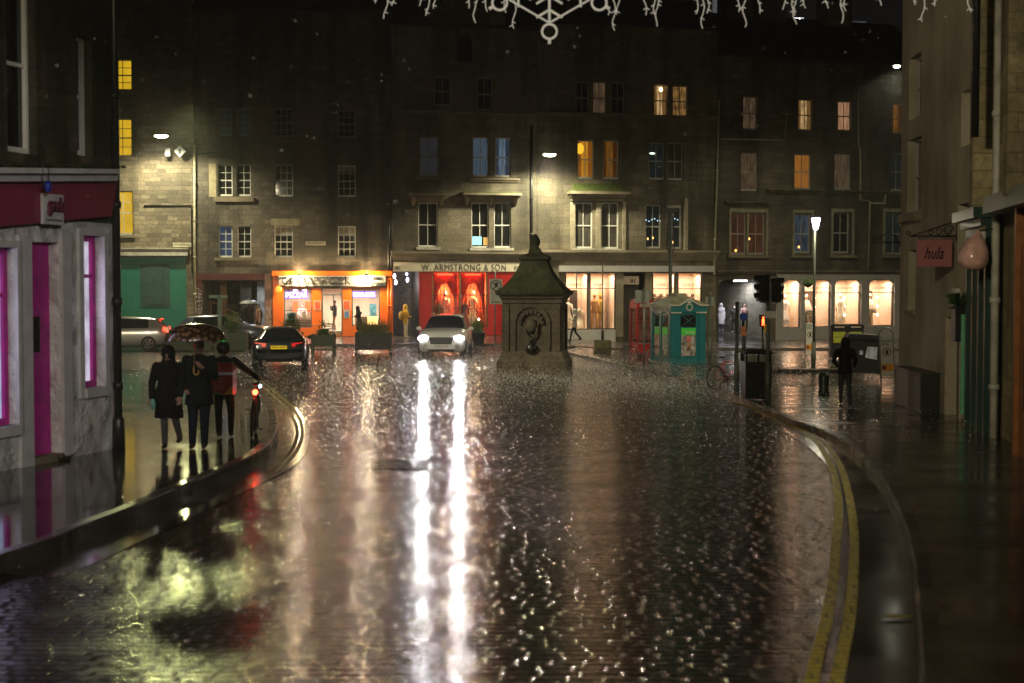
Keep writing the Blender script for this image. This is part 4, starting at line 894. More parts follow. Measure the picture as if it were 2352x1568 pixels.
q = D.rect(1448, 1459, 640, 649, .15); text3('81', do, q[0], q[1], q[2], q[3], 0.145, M_BLK, 'number', thick=0.01, bold=.01)
# ===================================================== building E: right, with four arched display windows
E = Facade('arcaded_tenement', (cD1[0]+0.02, cD1[1]+0.02), cE1, 'brown stone tenement with four arched display windows and a covered passage at street level', 'building')
ew = [(1707, 1740, 221, 298, 'dw'), (1834, 1867, 228, 300, 'w'), (1925, 1956, 232, 301, 'w1'), (2050, 2074, 238, 308, 'o2'),
      (1702, 1740, 351, 438, 'dw'), (1825, 1863, 354, 435, 'o'), (1917, 1954, 353, 435, 'dw'), (2046, 2076, 351, 438, 't'),
      (1679, 1714, 489, 584, 'r'), (1719, 1757, 489, 584, 'r'), (1823, 1862, 492, 581, 'bl'), (1914, 1951, 488, 581, 'd'), (2036, 2072, 489, 584, 't')]
holes = [E.rect(*w[:4]) for w in ew]
arc = [(1798, 1838, 642, 752), (1847, 1907, 642, 750.5), (1916, 1976, 642, 749), (1995, 2052, 642, 747.5)]
ah = [E.rect(*w) for w in arc]; pend = E.rect(1655, 1760, 642, 778); pend = (0.12, pend[1], -0.9, pend[3])
mb = MB(); ZT3 = 15.2; wall_holes(mb, 0, E.L, -0.9, ZT3, holes+ah+[pend]); shell(mb, 0, E.L, -0.9, ZT3, 8, rise=3.0); mb.build('wall', S_E, E.e)
mb = MB(); roof(mb, 0, E.L, ZT3, 8, 3.0); r = mb.build('roof', M_SLATE, E.e)
for px, hh in ((1688, 2.6), (1765, 3.1), (1915, 3.4)):
    u = E.uz(px, 100, 4)[0]; c = MB(); c.boxv(u-.85, u+.85, 3.4, 4.6, ZT3+1.5, ZT3+3.0+hh*0.5); [c.lathe([(0.17, 0), (0.14, 0.6)], (u-.6+.4*i, 4, ZT3+3.0+hh*.5), 8) for i in range(4)]; c.build('chimney', S_E, r)
pe = {'dw': M_GWARM2, 'w': M_GWARM, 'w1': lit('curtained_warm_window', (0.95, 0.5, 0.25), 0.42, 0.6, 8), 'o2': M_GORG2, 'o': lit('deep_orange_window', (0.9, 0.33, 0.05), 0.30, 0.3, 1), 't': M_GTEAL, 'r': lit('dim_red_room', (0.35, 0.12, 0.06), 0.16, 0.7, 3), 'bl': lit('bluish_room', (0.2, 0.3, 0.42), 0.16, 0.9, 3), 'd': M_GDARK}
for i, (w_, h) in enumerate(zip(ew, holes)): window(E, h, pe[w_[4]], 2, (1, 1), M_DFRAME, sill=None)
mb = MB()
for px, py in ((1690, 575), (1721, 548), (1835, 567)):
    q = E.uz(px, py, .1); mb.ell((q[0], 0.105, q[1]), (0.05, 0.02, 0.07), 6, 4)
mb.build('window_candle', em('amber_small2', (1.0, 0.45, 0.1), 5.0), E.e)
mb = MB()
for (x0, x1, y0, y1) in ((1674, 1763, 479, 488), (1820, 1868, 482, 489), (1909, 1961, 479, 487), (2028, 2090, 479, 487)):
    q = E.rect(x0, x1, y0, y1); mb.boxv(q[0], q[1], -0.10, 0.02, q[2], q[3]); zb_ = E.rect(x0, x1, 480, 586)[2]
    mb.boxv(q[0], q[0]+.11, -0.08, 0.02, zb_, q[2]); mb.boxv(q[1]-.11, q[1], -0.08, 0.02, zb_, q[2])
q = E.rect(1714.5, 1718.5, 489, 584); mb.boxv(q[0], q[1], -0.08, 0.02, q[2], q[3]); mb.build('window_surround', pm('pale_green_stone', (0.30, 0.29, 0.19), 0.7), E.e)
mb = MB()
for (x0, x1) in ((1668, 1768), (1816, 1870), (1905, 1963), (2025, 2095)):
    q = E.rect(x0, x1, 586, 592); mb.boxv(q[0], q[1], -0.26, 0.02, q[2], q[3])
mb.build('window_ledge', S_TRIM, E.e)
q = E.rect(1650, 2100, 621, 629, -.2); mb = MB(); moulding(mb, 0.01, E.L-.01, q[2], q[3], 0.35, 0, 3); mb.build('cornice', S_TRIM, E.e)
q = E.rect(1765, 2065, 436, 447, -.2); mb = MB(); moulding(mb, q[0], E.L-.01, q[2], q[3], 0.35, 0, 3); q2 = E.rect(1668, 1768, 462, 470, -.2); moulding(mb, q2[0], q2[1], q2[2], q2[3], .3, 0, 2); mb.build('string_course', S_TRIMM, E.e)
q = E.rect(1782, 2100, 628, 771, 0); mb = MB(); ew2 = E.L-.03
panelwall(mb, (q[0], ew2, -0.3, q[3]), ah, -0.09, -0.001); mb.build('shopfront', M_GP, E.e)
names = ['cape_display']
for i, h in enumerate(ah):
    ztr = h[2]+(h[3]-h[2])*0.72
    o = displaywin(E, h, ztr, 0.48, 95)
    if i: text3('HAWICO', o, h[0]+.22, h[1]-.2, ztr+.17, ztr+.34, -0.01, pm('grey_glass_letters', (0.16, 0.12, 0.10), 0.5), 'glass_lettering', thick=0.01, spacing=1.15)
    if i in (1, 3):
        mb = MB(); mb.boxv(h[0]+(0.05 if i == 3 else .55), h[1]-(0.55 if i == 3 else .3), 1.3, 1.4, h[2], ztr+.1); mb.build('dark_backdrop', pm('brown_backdrop', (0.09, 0.05, 0.03), 0.7), o)
    mb = MB()
    for k in range(3 if i != 0 else 0): mb.ell((h[1]-.28, 1.2, h[2]+.6+.5*k), (0.05, 0.05, 0.05))
    if i: mb.build('spot_bulb', em('white_spot', (1, .85, .7), 18), o)
    mannequin(E, (h[0]+h[1])/2-(0.25 if i in (1, 3) else 0), 0.75, h[2]+.02, 1.78, M_CRM if i != 0 else pm('white_wool', (0.9, 0.85, 0.8), .8), 'poncho' if i in (1, 3) else 'dress')
# passage (pend) with whitewashed wall, light and railings
p0_, p1_ = pend[0], pend[1]; rise_ = 1.6
mb = MB(); Dp = 7.6
mb.add([(p0_, .22, -.9), (p0_, Dp, -.9), (p0_, Dp, 4), (p0_, .22, 4)], [(0, 1, 2, 3)]); mb.add([(p1_, .22, -.9), (p1_, Dp, -.9), (p1_, Dp, 4), (p1_, .22, 4)], [(0, 1, 2, 3)])
mb.add([(p0_, Dp, -.9), (p1_, Dp, -.9), (p1_, Dp, 4), (p0_, Dp, 4)], [(0, 1, 2, 3)]); mb.add([(p0_, .22, pend[3]), (p1_, .22, pend[3]), (p1_, Dp, pend[3]), (p0_, Dp, pend[3])], [(0, 1, 2, 3)])
cornerfill(mb, pend, 0.45, -0.0, 0.2)
mb.build('passage_wall', stone('whitewashed_stone', (0.42, 0.40, 0.36), 0.45, 0.25, 0.2, 0.3), E.e)
mb = MB(); mb.add([(p0_, 0.0, -.28), (p1_, 0.0, -.28), (p1_, Dp, 0.75), (p0_, Dp, 0.75)], [(0, 1, 2, 3)]); mb.build('passage_floor', M_SLAB2, E.e)
lamp('AREA', (p0_+2.2, 1.8, pend[3]-.15), 95, (0.95, 0.95, 1.0), E.e, (0.7, 0.3))
mb = MB(); mb.boxv(p0_+1.9, p0_+2.6, 1.6, 1.9, pend[3]-.10, pend[3]-.02); mb.build('ceiling_light', em('cool_ceiling', (0.95, 0.95, 1), 8), E.e)
mb = MB()
for i in range(10): u = p0_+2.35+i*0.14; mb.tube([(u, 2.2, 0.1), (u, 2.2, 1.75), (u, 2.2, 1.9)], [0.022, 0.022, 0.004], 5)
mb.tube([(p0_+2.3, 2.2, 1.6), (p1_, 2.2, 1.6)], 0.02, 5); mb.tube([(p0_+2.3, 2.2, 0.5), (p1_, 2.2, 0.5)], 0.02, 5); mb.build('railing', M_PIPE, E.e)
# pipes on E
pipe(E, 1652, 232, 628, M_PIPEC, 0.06, -0.12, px2=1640)
mb = MB()
for pts in (((1636, 268), (1800, 262),), ):
    pass
a = E.uz(1655, 319, -.1); b = E.uz(1803, 322, -.1); c = E.uz(1806, 262, -.1); mb.tube([(max(a[0], .05), -.1, a[1]), (b[0], -.1, b[1]), (c[0], -.1, c[1])], 0.045, 6); mb.boxv(c[0]-.3, c[0]+.3, -.16, -.02, c[1], c[1]+.07)
mb.build('drainpipe', M_PIPEC, E.e)
mb = MB(); pts = [E.uz(x, y, -.12) for x, y in ((1972, 210), (1972, 330), (1976, 345), (1976, 458), (1998, 462), (1993, 628))]; mb.tube([(p[0], -.12, p[1]) for p in pts], 0.055, 6); mb.build('drainpipe', M_PIPEC, E.e)
mb = MB(); pts = [E.uz(x, y, -.12) for x, y in ((1998, 466), (2032, 467), (2034, 440))]; mb.tube([(p[0], -.12, p[1]) for p in pts], 0.05, 6); mb.build('drainpipe', M_PIPEC, E.e)
def pxprism(mb, fc, pts, y0, y1, m=0):
    q = [fc.uz(x, y, y0) for x, y in pts]; mb.prism([(a, y0, b) for a, b in q], None, (0, y1-y0, 0), m)
# ===================================================== left shop with pink fascia
g0 = G(0, 1083, LH); g1 = G(268, 1029, LH); dv = (g1-g0).normalized()
K = Facade('pink_fascia_shop', (g0.x-dv.x*7, g0.y-dv.y*7), (g1.x, g1.y), 'old shop with dusky pink fascia, white rough wall and magenta door, dark stone storeys above', 'building')
def rubble_white():
    k = NT('white_painted_rubble'); b = k.b; tc = k.new('TexCoord'); v = k.new('TexVoronoi'); v.feature = 'SMOOTH_F1'; v.inputs['Scale'].default_value = 4.2; k.l(tc.outputs['Object'], v.inputs['Vector'])
    n = k.noise(11, tc.outputs['Object'], 4, .6); k.l(k.ramp(k.noise(1.5, tc.outputs['Object'], 4), [(.3, (.50, .49, .49)), (.65, (.74, .73, .75))]), b.inputs['Base Color']); b.inputs['Roughness'].default_value = .6
    h = k.math('SUBTRACT', k.math('MULTIPLY', n, .5), v.outputs['Distance']); k.l(k.bump(h, 1.0, .11), b.inputs['Normal']); return k.m
KW = rubble_white()
KU = stone('blackened_stone', (0.16, 0.13, 0.095), 0.5, 0.3, 0.4, 0.75, moss=0.35)
def krect(x0, x1, y0, y1): return K.rect(x0, x1, y0, y1)
kwin = krect(188, 236, 540, 890); kdoor = krect(70, 139, 556, 1062); kdoor = (kdoor[0], kdoor[1], LH-.02, kdoor[3]); kwl = K.uz(36, 780)[0]; kwin2 = (kwl-1.5, kwl, K.uz(36, 975)[1], K.uz(36, 568)[1])
up1 = (K.uz(30, 200)[0]-0.15, K.uz(84, 200)[0], K.uz(84, 356)[1], 7.6); up2 = (K.uz(176, 200)[0], K.uz(212, 200)[0], K.uz(210, 360)[1], K.uz(200, 86)[1])
zf = 3.95
mb = MB(); wall_holes(mb, 0, K.L, LH-.25, zf, [kwin, kdoor, kwin2], 0.24); mb.build('wall', KW, K.e)
mb = MB(); wall_holes(mb, 0, K.L, zf, 17, [up1, up2], 0.35); shell(mb, 0, K.L, LH-.25, 17, 7); mb.build('upper_wall', KU, K.e)
mb = MB(); roof(mb, 0, K.L, 17, 7); mb.build('roof', M_SLATE, K.e)
M_MAG = pm('magenta_paint', (0.50, 0.004, 0.28), 0.35, bump=0.05)
M_GREYW = pm('greyish_white_trim', (0.55, 0.54, 0.56), 0.55, var=0.12)
mb = MB(); a0 = K.uz(0, 523); pxprism(mb, K, [(-420, 560), (257, 496), (270, 417), (-420, 420)], -0.16, 0.0); pxprism(mb, K, [(0, 0), (1, 0), (1, 1)], 0, 0.001)
mb.build('fascia', pm('dusky_pink_fascia', (0.24, 0.030, 0.065), 0.5, var=0.08), K.e)
mb = MB(); pxprism(mb, K, [(-420, 418), (270, 415), (274, 398), (-420, 396)], -0.30, 0.0); pxprism(mb, K, [(-420, 396), (274, 398), (276, 388), (-420, 378)], -0.42, 0.0); mb.build('cornice', M_GREYW, K.e)
mb = MB(); random.seed(3)
for i in range(260):
    x = random.uniform(-150, 268); q = K.uz(x, 379+ (x*0.02), -random.uniform(0, .38)); yy = -random.uniform(0.02, 0.38)
    h_ = random.uniform(.01, .045); mb.ell((q[0], yy, q[1]+h_*0.3), (random.uniform(.03, .08), .04, h_), 5, 4)
tag(mb.build('moss', pm('dark_moss', (.022, .028, .008), .9, bump=.6, var=.6), K.e), kind='stuff')
mb = MB(); a, b, c, d = kdoor; mb.boxv(a, b, 0.19, 0.24, c, d)
for (z0_, z1_) in ((0.5, 1.1), (1.2, 1.75), (1.85, 2.5), (2.75, 3.2)):
    if z1_ < d: mb.boxv(a+.12, b-.12, 0.17, 0.189, z0_, z1_)
do = mb.build('door', M_MAG, K.e)
mb = MB(); mb.boxv(a+.3, b-.3, 0.16, 0.169, 1.9, 2.45); mb.build('door_glass', M_GDARK, do)
mb = MB(); mb.boxv(a, b, -.05, .3, LH-.02, LH+.10); mb.build('doorstep', S_TRIM, K.e)
mb = MB(); q0 = K.uz(139, 800)[0]; q1 = K.uz(150, 800)[0]; mb.boxv(q0, q1+.1, -0.06, 0.0, LH, K.uz(145, 525)[1]); q0 = K.uz(50, 800)[0]; q1 = K.uz(70, 800)[0]; mb.boxv(q0-.1, q1, -0.05, 0.0, LH, K.uz(60, 540)[1])
for w_ in (kwin, kwin2):
    a, b, c, d = w_; mb.boxv(a-.12, a, -0.05, 0.0, c-.15, d+.1); mb.boxv(b, b+.12, -0.05, 0.0, c-.15, d+.1); mb.boxv(a, b, -.09, .1, c-.15, c); mb.boxv(a, b, -.05, 0.0, d, d+.1)
mb.build('stone_surround', M_GREYW, K.e)
M_SHOPGLOW = lit('pale_violet_shop_glow', (0.80, 0.74, 0.92), 0.80, 0.45, 5, 2)
M_SHOPGLOW2 = lit('blue_violet_shop_glow', (0.58, 0.68, 0.98), 0.80, 0.4, 3, 1)
for w_, pn in ((kwin, M_SHOPGLOW), (kwin2, M_SHOPGLOW2)):
    a, b, c, d = w_; mb = MB(); y = 0.18; f = 0.10
    mb.boxv(a, a+f, y-.05, y+.03, c, d); mb.boxv(b-f, b, y-.05, y+.03, c, d); mb.boxv(a+f, b-f, y-.05, y+.03, d-f, d); mb.boxv(a+f, b-f, y-.05, y+.03, c, c+f); zz = c+(d-c)*.72; mb.boxv(a+f, b-f, y-.03, y+.03, zz, zz+.06)
    o = mb.build('shop_window', M_MAG, K.e); g = MB(); g.add([(a, y+.01, c), (b, y+.01, c), (b, y+.01, d), (a, y+.01, d)], [(0, 1, 2, 3)]); g.build('pane', pn, o)
    lamp('AREA', ((a+b)/2, 0.11, c+(d-c)*.6), 3.5 if w_ is kwin else 9, (0.75, 0.65, 1.0), K.e, (0.3, 1.2), aim=(0, -1, 0))
for w_ in (up1, up2):
    window(K, w_, M_GDARK, 1, (1, 1), M_WFRAME, depth=0.2)
# hanging shop name board on the fascia
q = K.uz(117, 470, -.2); sg = empty('projecting_letters', (q[0]-0.05, -0.17, q[1]-.28)); sg.parent = K.e; sg.scale = (.58, 1, .85)
mb = MB(); mb.boxv(-.30, .62, -.05, 0, -.02, .52); mb.boxv(-.24, .56, -.055, -.001, .08, .5); mb.build('letter_backing', M_GREYW, sg)
text3('geek', sg, -.22, .54, .13, .47, -.085, pm('dark_pink_letters', (.16, .01, .07), .5), 'lettering', thick=.03, bold=.03); text3('boutique', sg, -.2, .5, .02, .09, -.06, pm('grey_letters', (0.12, .12, .12), .5), 'lettering', thick=.008)
mb = MB(); pts = [K.uz(x, y, -.4) for x, y in ((98, 340), (95, 380), (96, 430), (104, 440), (110, 420), (108, 385), (100, 378))]; mb.tube([(p[0], -.42, p[1]) for p in pts], .009, 5)
q = K.uz(105, 428, -.4); o = tag(mb.build('cable', M_PIPE, K.e)); mb = MB(); mb.ell((q[0], -.44, q[1]), (.06, .06, .09)); mb.build('blue_plug', pm('blue_plastic', (0.01, 0.03, 0.30), 0.4), o)
mb = MB(); u = K.L-.10; mb.tube([(u, -.10, LH), (u, -.10, 16)], 0.065, 10)
for z in (0.5, 1.2, 2.6, 4.2, 6, 8, 10): mb.tube([(u, -.10, z), (u, -.10, z+.12)], .085, 10)
mb.lathe([(.11, 0), (.10, .5), (.07, .55)], (u, -.10, LH), 10); mb.build('drainpipe', M_PIPE, K.e)
mb = MB()
for i in range(40):
    q = K.uz(148+random.uniform(-8, 14), 1052, -.1); a_ = random.uniform(0, 6.28); L_ = random.uniform(.08, .2)
    mb.add([(q[0], -.08, LH), (q[0]+.03, -.08, LH+.02), (q[0]+L_*math.cos(a_), -.1-L_*abs(math.sin(a_)), LH+L_*.7)], [(0, 1, 2)])
tag(mb.build('weed', pm('weed_green', (0.05, 0.08, 0.02), .7), None, K.base, K.ang), 'small tuft of weeds growing at the foot of the white wall beside the magenta door', 'weed')

# ===================================================== right: cream harled house
h0 = G(2064, 921, RH); h1 = G(2243, 972, RH)
H = Facade('cream_house', (h0.x, h0.y), (h1.x, h1.y), 'cream rendered house at the right with few small recessed windows and a dark door', 'building')
def render_(name, col):
    k = NT(name); b = k.b; tc = k.new('TexCoord'); n = k.noise(14, tc.outputs['Object'], 5, .7)
    mp = k.new('Mapping'); mp.inputs['Scale'].default_value = (.55, .55, .3); k.l(tc.outputs['Object'], mp.inputs[0]); s = k.noise(1.0, mp.outputs[0], 5, .6)
    c = k.mix(k.ramp(n, [(.3, tuple(x*.8 for x in col)), (.7, col)]), k.ramp(s, [(.38, (.55, .52, .46)), (.62, (1, 1, 1))]), 1, 'MULTIPLY')
    k.l(c, b.inputs['Base Color']); b.inputs['Roughness'].default_value = .8; k.l(k.bump(n, .9, .03), b.inputs['Normal']); return k.m
M_CREAM = render_('stained_cream_render', (0.60, 0.55, 0.42))
hw = [(2088, 2116, 127, 270), (2084, 2116, 317, 489), (2208, 2232, 206, 333), (2086, 2103, 574, 713), (2200, 2228, 467, 598)]
holes = [H.rect(*w) for w in hw]; hd = H.rect(2175, 2206, 728, 935); hd = (hd[0], hd[1], RH-.25, hd[3])
mb = MB(); wall_holes(mb, 0, H.L, -.6, 13, holes+[hd], .32); shell(mb, 0, H.L, -.6, 13, 7, rise=2); mb.build('wall', M_CREAM, H.e)
mb = MB(); roof(mb, 0, H.L, 13, 7, 2); mb.build('roof', M_SLATE, H.e)
M_LATT = lit('pinkish_lattice_curtain', (0.45, 0.30, 0.25), 0.14, .6, 9, 9)
for i, h in enumerate(holes): window(H, h, M_LATT if i == 2 else M_GDARK, 2, (1, 1), M_DFRAME, depth=.24)
mb = MB(); a, b, c, d = holes[1]; mb.boxv(a-.15, b+.15, -.2, .02, c-.2, c); mb.build('sill', S_TRIM, H.e); mb = MB(); a, b, c, d = holes[3]; mb.boxv(a-.08, b+.08, -.08, .02, c-.1, c); mb.build('sill', S_TRIM, H.e)
mb = MB(); a, b, c, d = hd; mb.boxv(a, b, .22, .28, c, d); [mb.boxv(a+.1, b-.1, .20, .219, z, z+.7) for z in (.25, 1.05)]; do = mb.build('door', pm('dark_brown_door', (0.025, .018, .012), .4), H.e)
mb = MB(); mb.boxv(a-.09, a, -.04, .0, RH-.2, d); mb.boxv(b, b+.09, -.04, .0, RH-.2, d); mb.boxv(a-.09, b+.09, -.06, .0, d, d+.18); mb.build('door_surround', pm('pale_door_stone', (0.42, .36, .24), .7), H.e)
q = H.rect(2191, 2200, 662, 678, -.05); mb = MB(); mb.boxv(q[0], q[1], -.1, 0, q[2], q[3]); mb.build('alarm_box', pm('white_alarm_box', (.6, .6, .5), .5), H.e)
mb = MB(); pts = [H.uz(x, y, -.05) for x, y in ((2222, 770), (2222, 788), (2240, 800), (2236, 850))]; mb.tube([(p[0], -.05, p[1]) for p in pts], .03, 6); mb.build('pipe', M_PIPE, H.e)
# end wall corner quoins facing the square
# ===================================================== far right: dark green shop
i0 = h1; i1 = G(2352, 1034, RH); dv = (i1-i0).normalized()
J = Facade('green_shop', (i0.x, i0.y), (i1.x+dv.x*9, i1.y+dv.y*9), 'tall stone building with a dark green shopfront and an orange panel at the right edge', 'building')
JS = stone('yellow_stained_stone', (0.36, .31, .18), .7, .32, .25, .6)
mb = MB(); wall_holes(mb, 0, J.L, -.6, 15, []); shell(mb, 0, J.L, -.6, 15, 7, rise=2); mb.build('wall', JS, J.e); mb = MB(); roof(mb, 0, J.L, 15, 7, 2); mb.build('roof', M_SLATE, J.e)
M_DG = pm('dark_green_shop_paint', (0.010, .040, .032), .35, bump=.03); M_DG2 = pm('mid_green_shop_paint', (0.03, .085, .06), .4)
def ju(px, py=800, off=0): return J.uz(px, py, off)
zc = J.uz(2270, 465, -.5)[1]; zb_ = J.uz(2270, 485, -.5)[1]
uA = ju(2244)[0]; uB = ju(2300)[0]; uC = ju(2318)[0]
mb = MB(); mb.boxv(.15, uB, -.18, 0, RH-.2, zc-.7); mb.build('shopfront', M_DG, J.e)
mb = MB(); mb.boxv(.1, uB+.1, -.55, 0, zc-.2, zc); mb.boxv(.2, uB, -.40, 0, zc-.34, zc-.201); mb.boxv(.25, uB-.05, -.30, 0, zc-.85, zc-.341); mb.build('cornice', M_DG, J.e)
mb = MB(); n = 3
for i in range(n+1):
    u = .25+(uB-.5)*i/n; mb.boxv(u-.09, u+.09, -.28, -.18, RH-.2, zc-.86)
mb.build('pilaster', M_DG, J.e)
mb = MB()
for i in range(n): u = .25+(uB-.5)*(i+.5)/n; mb.boxv(u-.32, u+.32, -.20, -.181, .9, zc-1.1)
mb.build('shop_pane', pm('dusty_dark_pane', (.012, .012, .012), .55, spec=.2), J.e)
mb = MB(); pts = [J.uz(2236, 722, -.1), J.uz(2224, 946, -.1)]; mb.boxv(.0, .10, -.34, 0.0, pts[1][1], pts[0][1]); mb.build('green_edge_strip', pm('bright_green_strip', (0.12, .42, .22), .5), J.e)
mb = MB(); mb.tube([(uB+.35, -.18, RH-.2), (uB+.35, -.18, 9.5)], .075, 8); [mb.tube([(uB+.35, -.18, z), (uB+.35, -.18, z+.1)], .10, 8) for z in (1, 2.6, 4.3, 6)]; mb.build('drainpipe', pm('pale_grey_pipe', (.45, .44, .38), .45), J.e)
mb = MB(); mb.boxv(J.uz(2330, 800, -.3)[0], J.L, -.22, 0, RH-.2, J.uz(2335, 565, -.2)[1]); mb.boxv(J.uz(2326, 800, -.3)[0], J.uz(2330, 800, -.3)[0], -.30, 0, RH-.2, 4.3); mb.build('orange_panel', pm('orange_brown_panel', (0.22, .075, .015), .45), J.e)
mb = MB(); mb.boxv(J.uz(2330, 800, -.3)[0]+.5, J.L, -.24, -.221, .9, 3.1); mb.build('shop_pane', pm('dusty_dark_pane', (.012, .012, .012), .55, spec=.2), J.e)
mb = MB(); mb.boxv(uB+.85, J.L, -.5, 0, 4.2, 4.5); mb.build('cornice', M_DG2, J.e)
mb = MB()
for u, w_, y in ((.55, .5, .28), (2.2, .35, .5), (4.3, .5, .3), (6.2, .4, .55), (8, .4, .3)):
    mb.boxv(u, u+w_, -y, 0, zc+.02, 13.5)
mb.build('pilaster', JS, J.e)
mb = MB()
for u in (1.3, 3.2, 5.3): mb.boxv(u, u+.7, -.03, .02, 6.4, 8.6)
mb.build('upper_window', M_GDARK, J.e)
mb = MB(); mb.tube([(3.6, -.62, 5.6), (3.6, -.62, 12.5)], .07, 8); mb.build('drainpipe', M_PIPE, J.e)
# ===================================================== street lamps (lit)
LC = (1.0, 0.92, 0.60)
def wall_lantern(fc, px, py, out, energy, label, wallpx, lensdim=(.34, .17), spot=162, added_throw=0):
    q = fc.uz(px, py, -out); qw = fc.uz(wallpx, py+36, 0)
    base = fc.w(q[0], -out, q[1]); e = empty('wall_lantern', base, fc.ang, label, 'street lamp', 'flat LED lamps on wall brackets')
    du = qw[0]-q[0]; dz = qw[1]-q[1]
    mb = MB(); mb.tube([(du, out, dz), (du*.8, out*.7, dz*.4), (du*.35, out*.3, .10), (0, 0.05, .09)], .03, 8); mb.boxv(du-.08, du+.08, out-.05, out-.002, dz-.2, dz+.2); mb.build('bracket', M_PIPE, e)
    mb = MB(); mb.lathe([(.08, .16), (.30, .10), (.34, .045), (.33, .03)], (0, 0, 0), 14, sy=.6); mb.build('lamp_head', pm('grey_lamp_head', (.12, .12, .12), .4), e)
    mb = MB(); mb.ell((0, 0, 0.0), (lensdim[0], .2, .10), 14, 6); mb.build('lens', em('cold_led_lens', (1.0, 0.95, 0.72), 40, True), e)
    lamp('SPOT', (0, 0, -.13), energy, LC, e, .22, spot, .5, (0, 0.0, -1))
    if added_throw: lamp('SPOT', (1.3, -.3, .9), added_throw, (.96, 1.0, .42), e, .6, 8.5, 1.0, Matrix.Rotation(-fc.ang, 3, 'Z') @ (Vector((-3.6, 12.0, 0))-base))  # extra beam added beside the lamp head to make the road glitter
    return e
wall_lantern(A, 370, 312, 2.3, 3300, 'flat bright lamp on a bracket above the left tenement wall beside a diamond sign', 408, added_throw=12000)
wall_lantern(C_, 1262, 355, 2.2, 4600, 'flat bright lamp above the pale wall between the dress shop and the cashmere shop', 1236, spot=158)
b_ = A.uz(413, 347, -.6); q = A.w(b_[0], -.6, b_[1]); e = empty('diamond_sign', q, A.ang, 'small white diamond shaped sign on an arm beside the left wall lamp', 'sign')
mb = MB(); mb.prism([(-.3, 0, 0), (0, 0, -.3), (.3, 0, 0), (0, 0, .3)], None, (0, .03, 0)); o = mb.build('sign_plate', pm('white_sign_face', (.62, .62, .56), .5, var=.05, bump=0), e); mb = MB(); mb.boxv(-.06, .06, -.006, -.001, -.14, .12); mb.build('symbol', M_BLK, o); mb = MB(); mb.tube([(0, .03, 0), (0, .6, 0)], .02, 5); mb.build('arm', M_PIPE, e)
b_ = A.uz(385, 349, -.6); q = A.w(b_[0], -.6, b_[1]); e = empty('small_sign', q, A.ang, 'small rounded white sign on the wall just left of the diamond sign', 'sign')
mb = MB(); mb.boxv(-.12, .12, 0, .03, -.2, .2); mb.build('sign_plate', MC['white_sign_face'], e); mb = MB(); mb.tube([(0, .03, 0), (0, .6, 0)], .02, 5); mb.build('arm', M_PIPE, e)
# lamp on the corner of the cream house
q = P(2060, 152, 68.0); e = empty('corner_lantern', q, 0, 'bright lamp high on the corner of the cream house at the right', 'street lamp', 'flat LED lamps on wall brackets')
mb = MB(); mb.tube([(1.6, .3, -q.z), (1.6, .3, -.6), (1.0, .2, .12), (0, 0, .12)], .07, 8); mb.build('column', M_PIPE, e)
mb = MB(); mb.lathe([(.05, .14), (.20, .10), (.24, .03)], (0, 0, 0), 12, sy=.7); mb.build('lamp_head', MC['grey_lamp_head'], e)
mb = MB(); mb.ell((0, 0, 0), (.15, .12, .08), 12, 6); mb.build('lens', MC['cold_led_lens'], e)
lamp('SPOT', (0, 0, -.1), 2200, LC, e, .18, 150, .3, (0, 0.2, -1))
# unseen street lamps behind the photographer; hidden ones added to brighten the far facades
for i, (x, y, z, en) in enumerate(((-6.2, 2.0, 9.0, 6500), (5.0, -3.0, 8.5, 6000), (-13.5, 34, 10.5, 10500), (17, 46, 10.0, 3800))):
    e = empty('unseen_street_lamp', (x, y, z), 0, ('wall lamp on the left wall behind the photographer', 'wall lamp on the right wall behind the photographer', 'added unseen lamp behind the pink fascia shop, brightening the far facades', 'added unseen lamp behind the cream house, brightening the far facades')[i], 'street lamp')
    mb = MB(); mb.lathe([(.05, .14), (.26, .10), (.30, .03)], (0, 0, 0), 12, sy=.7); mb.build('lamp_head', MC['grey_lamp_head'], e)
    mb = MB(); mb.tube([(-1.2, 0, -.3), (-.5, 0, .12), (0, 0, .12)], .035, 8); mb.build('bracket', M_PIPE, e)
    if i < 2:
        lamp('POINT', (0, 0, -.15), en*(.30 if i == 0 else .04), (1.0, .86, .55), e, 2.0)
        lamp('SPOT', (0, 0, -.15), en, (1.0, .86, .55) if i == 0 else (1, .93, .86), e, .6, 44 if i == 0 else 24, .6, Vector((9.6, 33, 5))-Vector((x, y, z)) if i == 0 else Vector((-8.5, 20.3, 2.6))-Vector((x, y, z)))
    else: lamp('SPOT', (0, 0, -.15), en, (1.0, .86, .55), e, .2, 116, .25, (.05 if i == 2 else -.45, 1, -1.75))
# lantern on a post
def on(px, py, h=RH): return G(px, py, h)
b = on(1868, 846); e = empty('lamp_post', b, 0, 'slim post carrying a tapered glowing lantern in front of the arched display windows', 'street lamp')
ftop = P(1873, 512, b.y).z-b.z
mb = MB(); mb.tube([(0, 0, 0), (0, 0, 1.0)], .09, 10); mb.tube([(0, 0, 1.0), (.02, 0, ftop-.25)], [.06, .045], 10); mb.build('post', pm('grey_green_post', (.09, .11, .09), .45), e)
mb = MB(); mb.lathe([(.06, -.25), (.09, -.2), (.17, .16), (.16, .18), (.02, .19)], (.05, 0, ftop), 8, smooth=False); mb.build('lantern', em('violet_white_lantern', (.80, .70, 1.0), 16), e)
mb = MB(); mb.lathe([(.19, .19), (.17, .23), (.04, .32), (.015, .38)], (.05, 0, ftop), 8); mb.build('lantern_cap', M_PIPE, e)
lamp('POINT', (.05, -.3, ftop), 110, LC, e, .15)
q = on(1856, 846); mb = MB(); random.seed(5)
hz = P(1856, 648, b.y).z
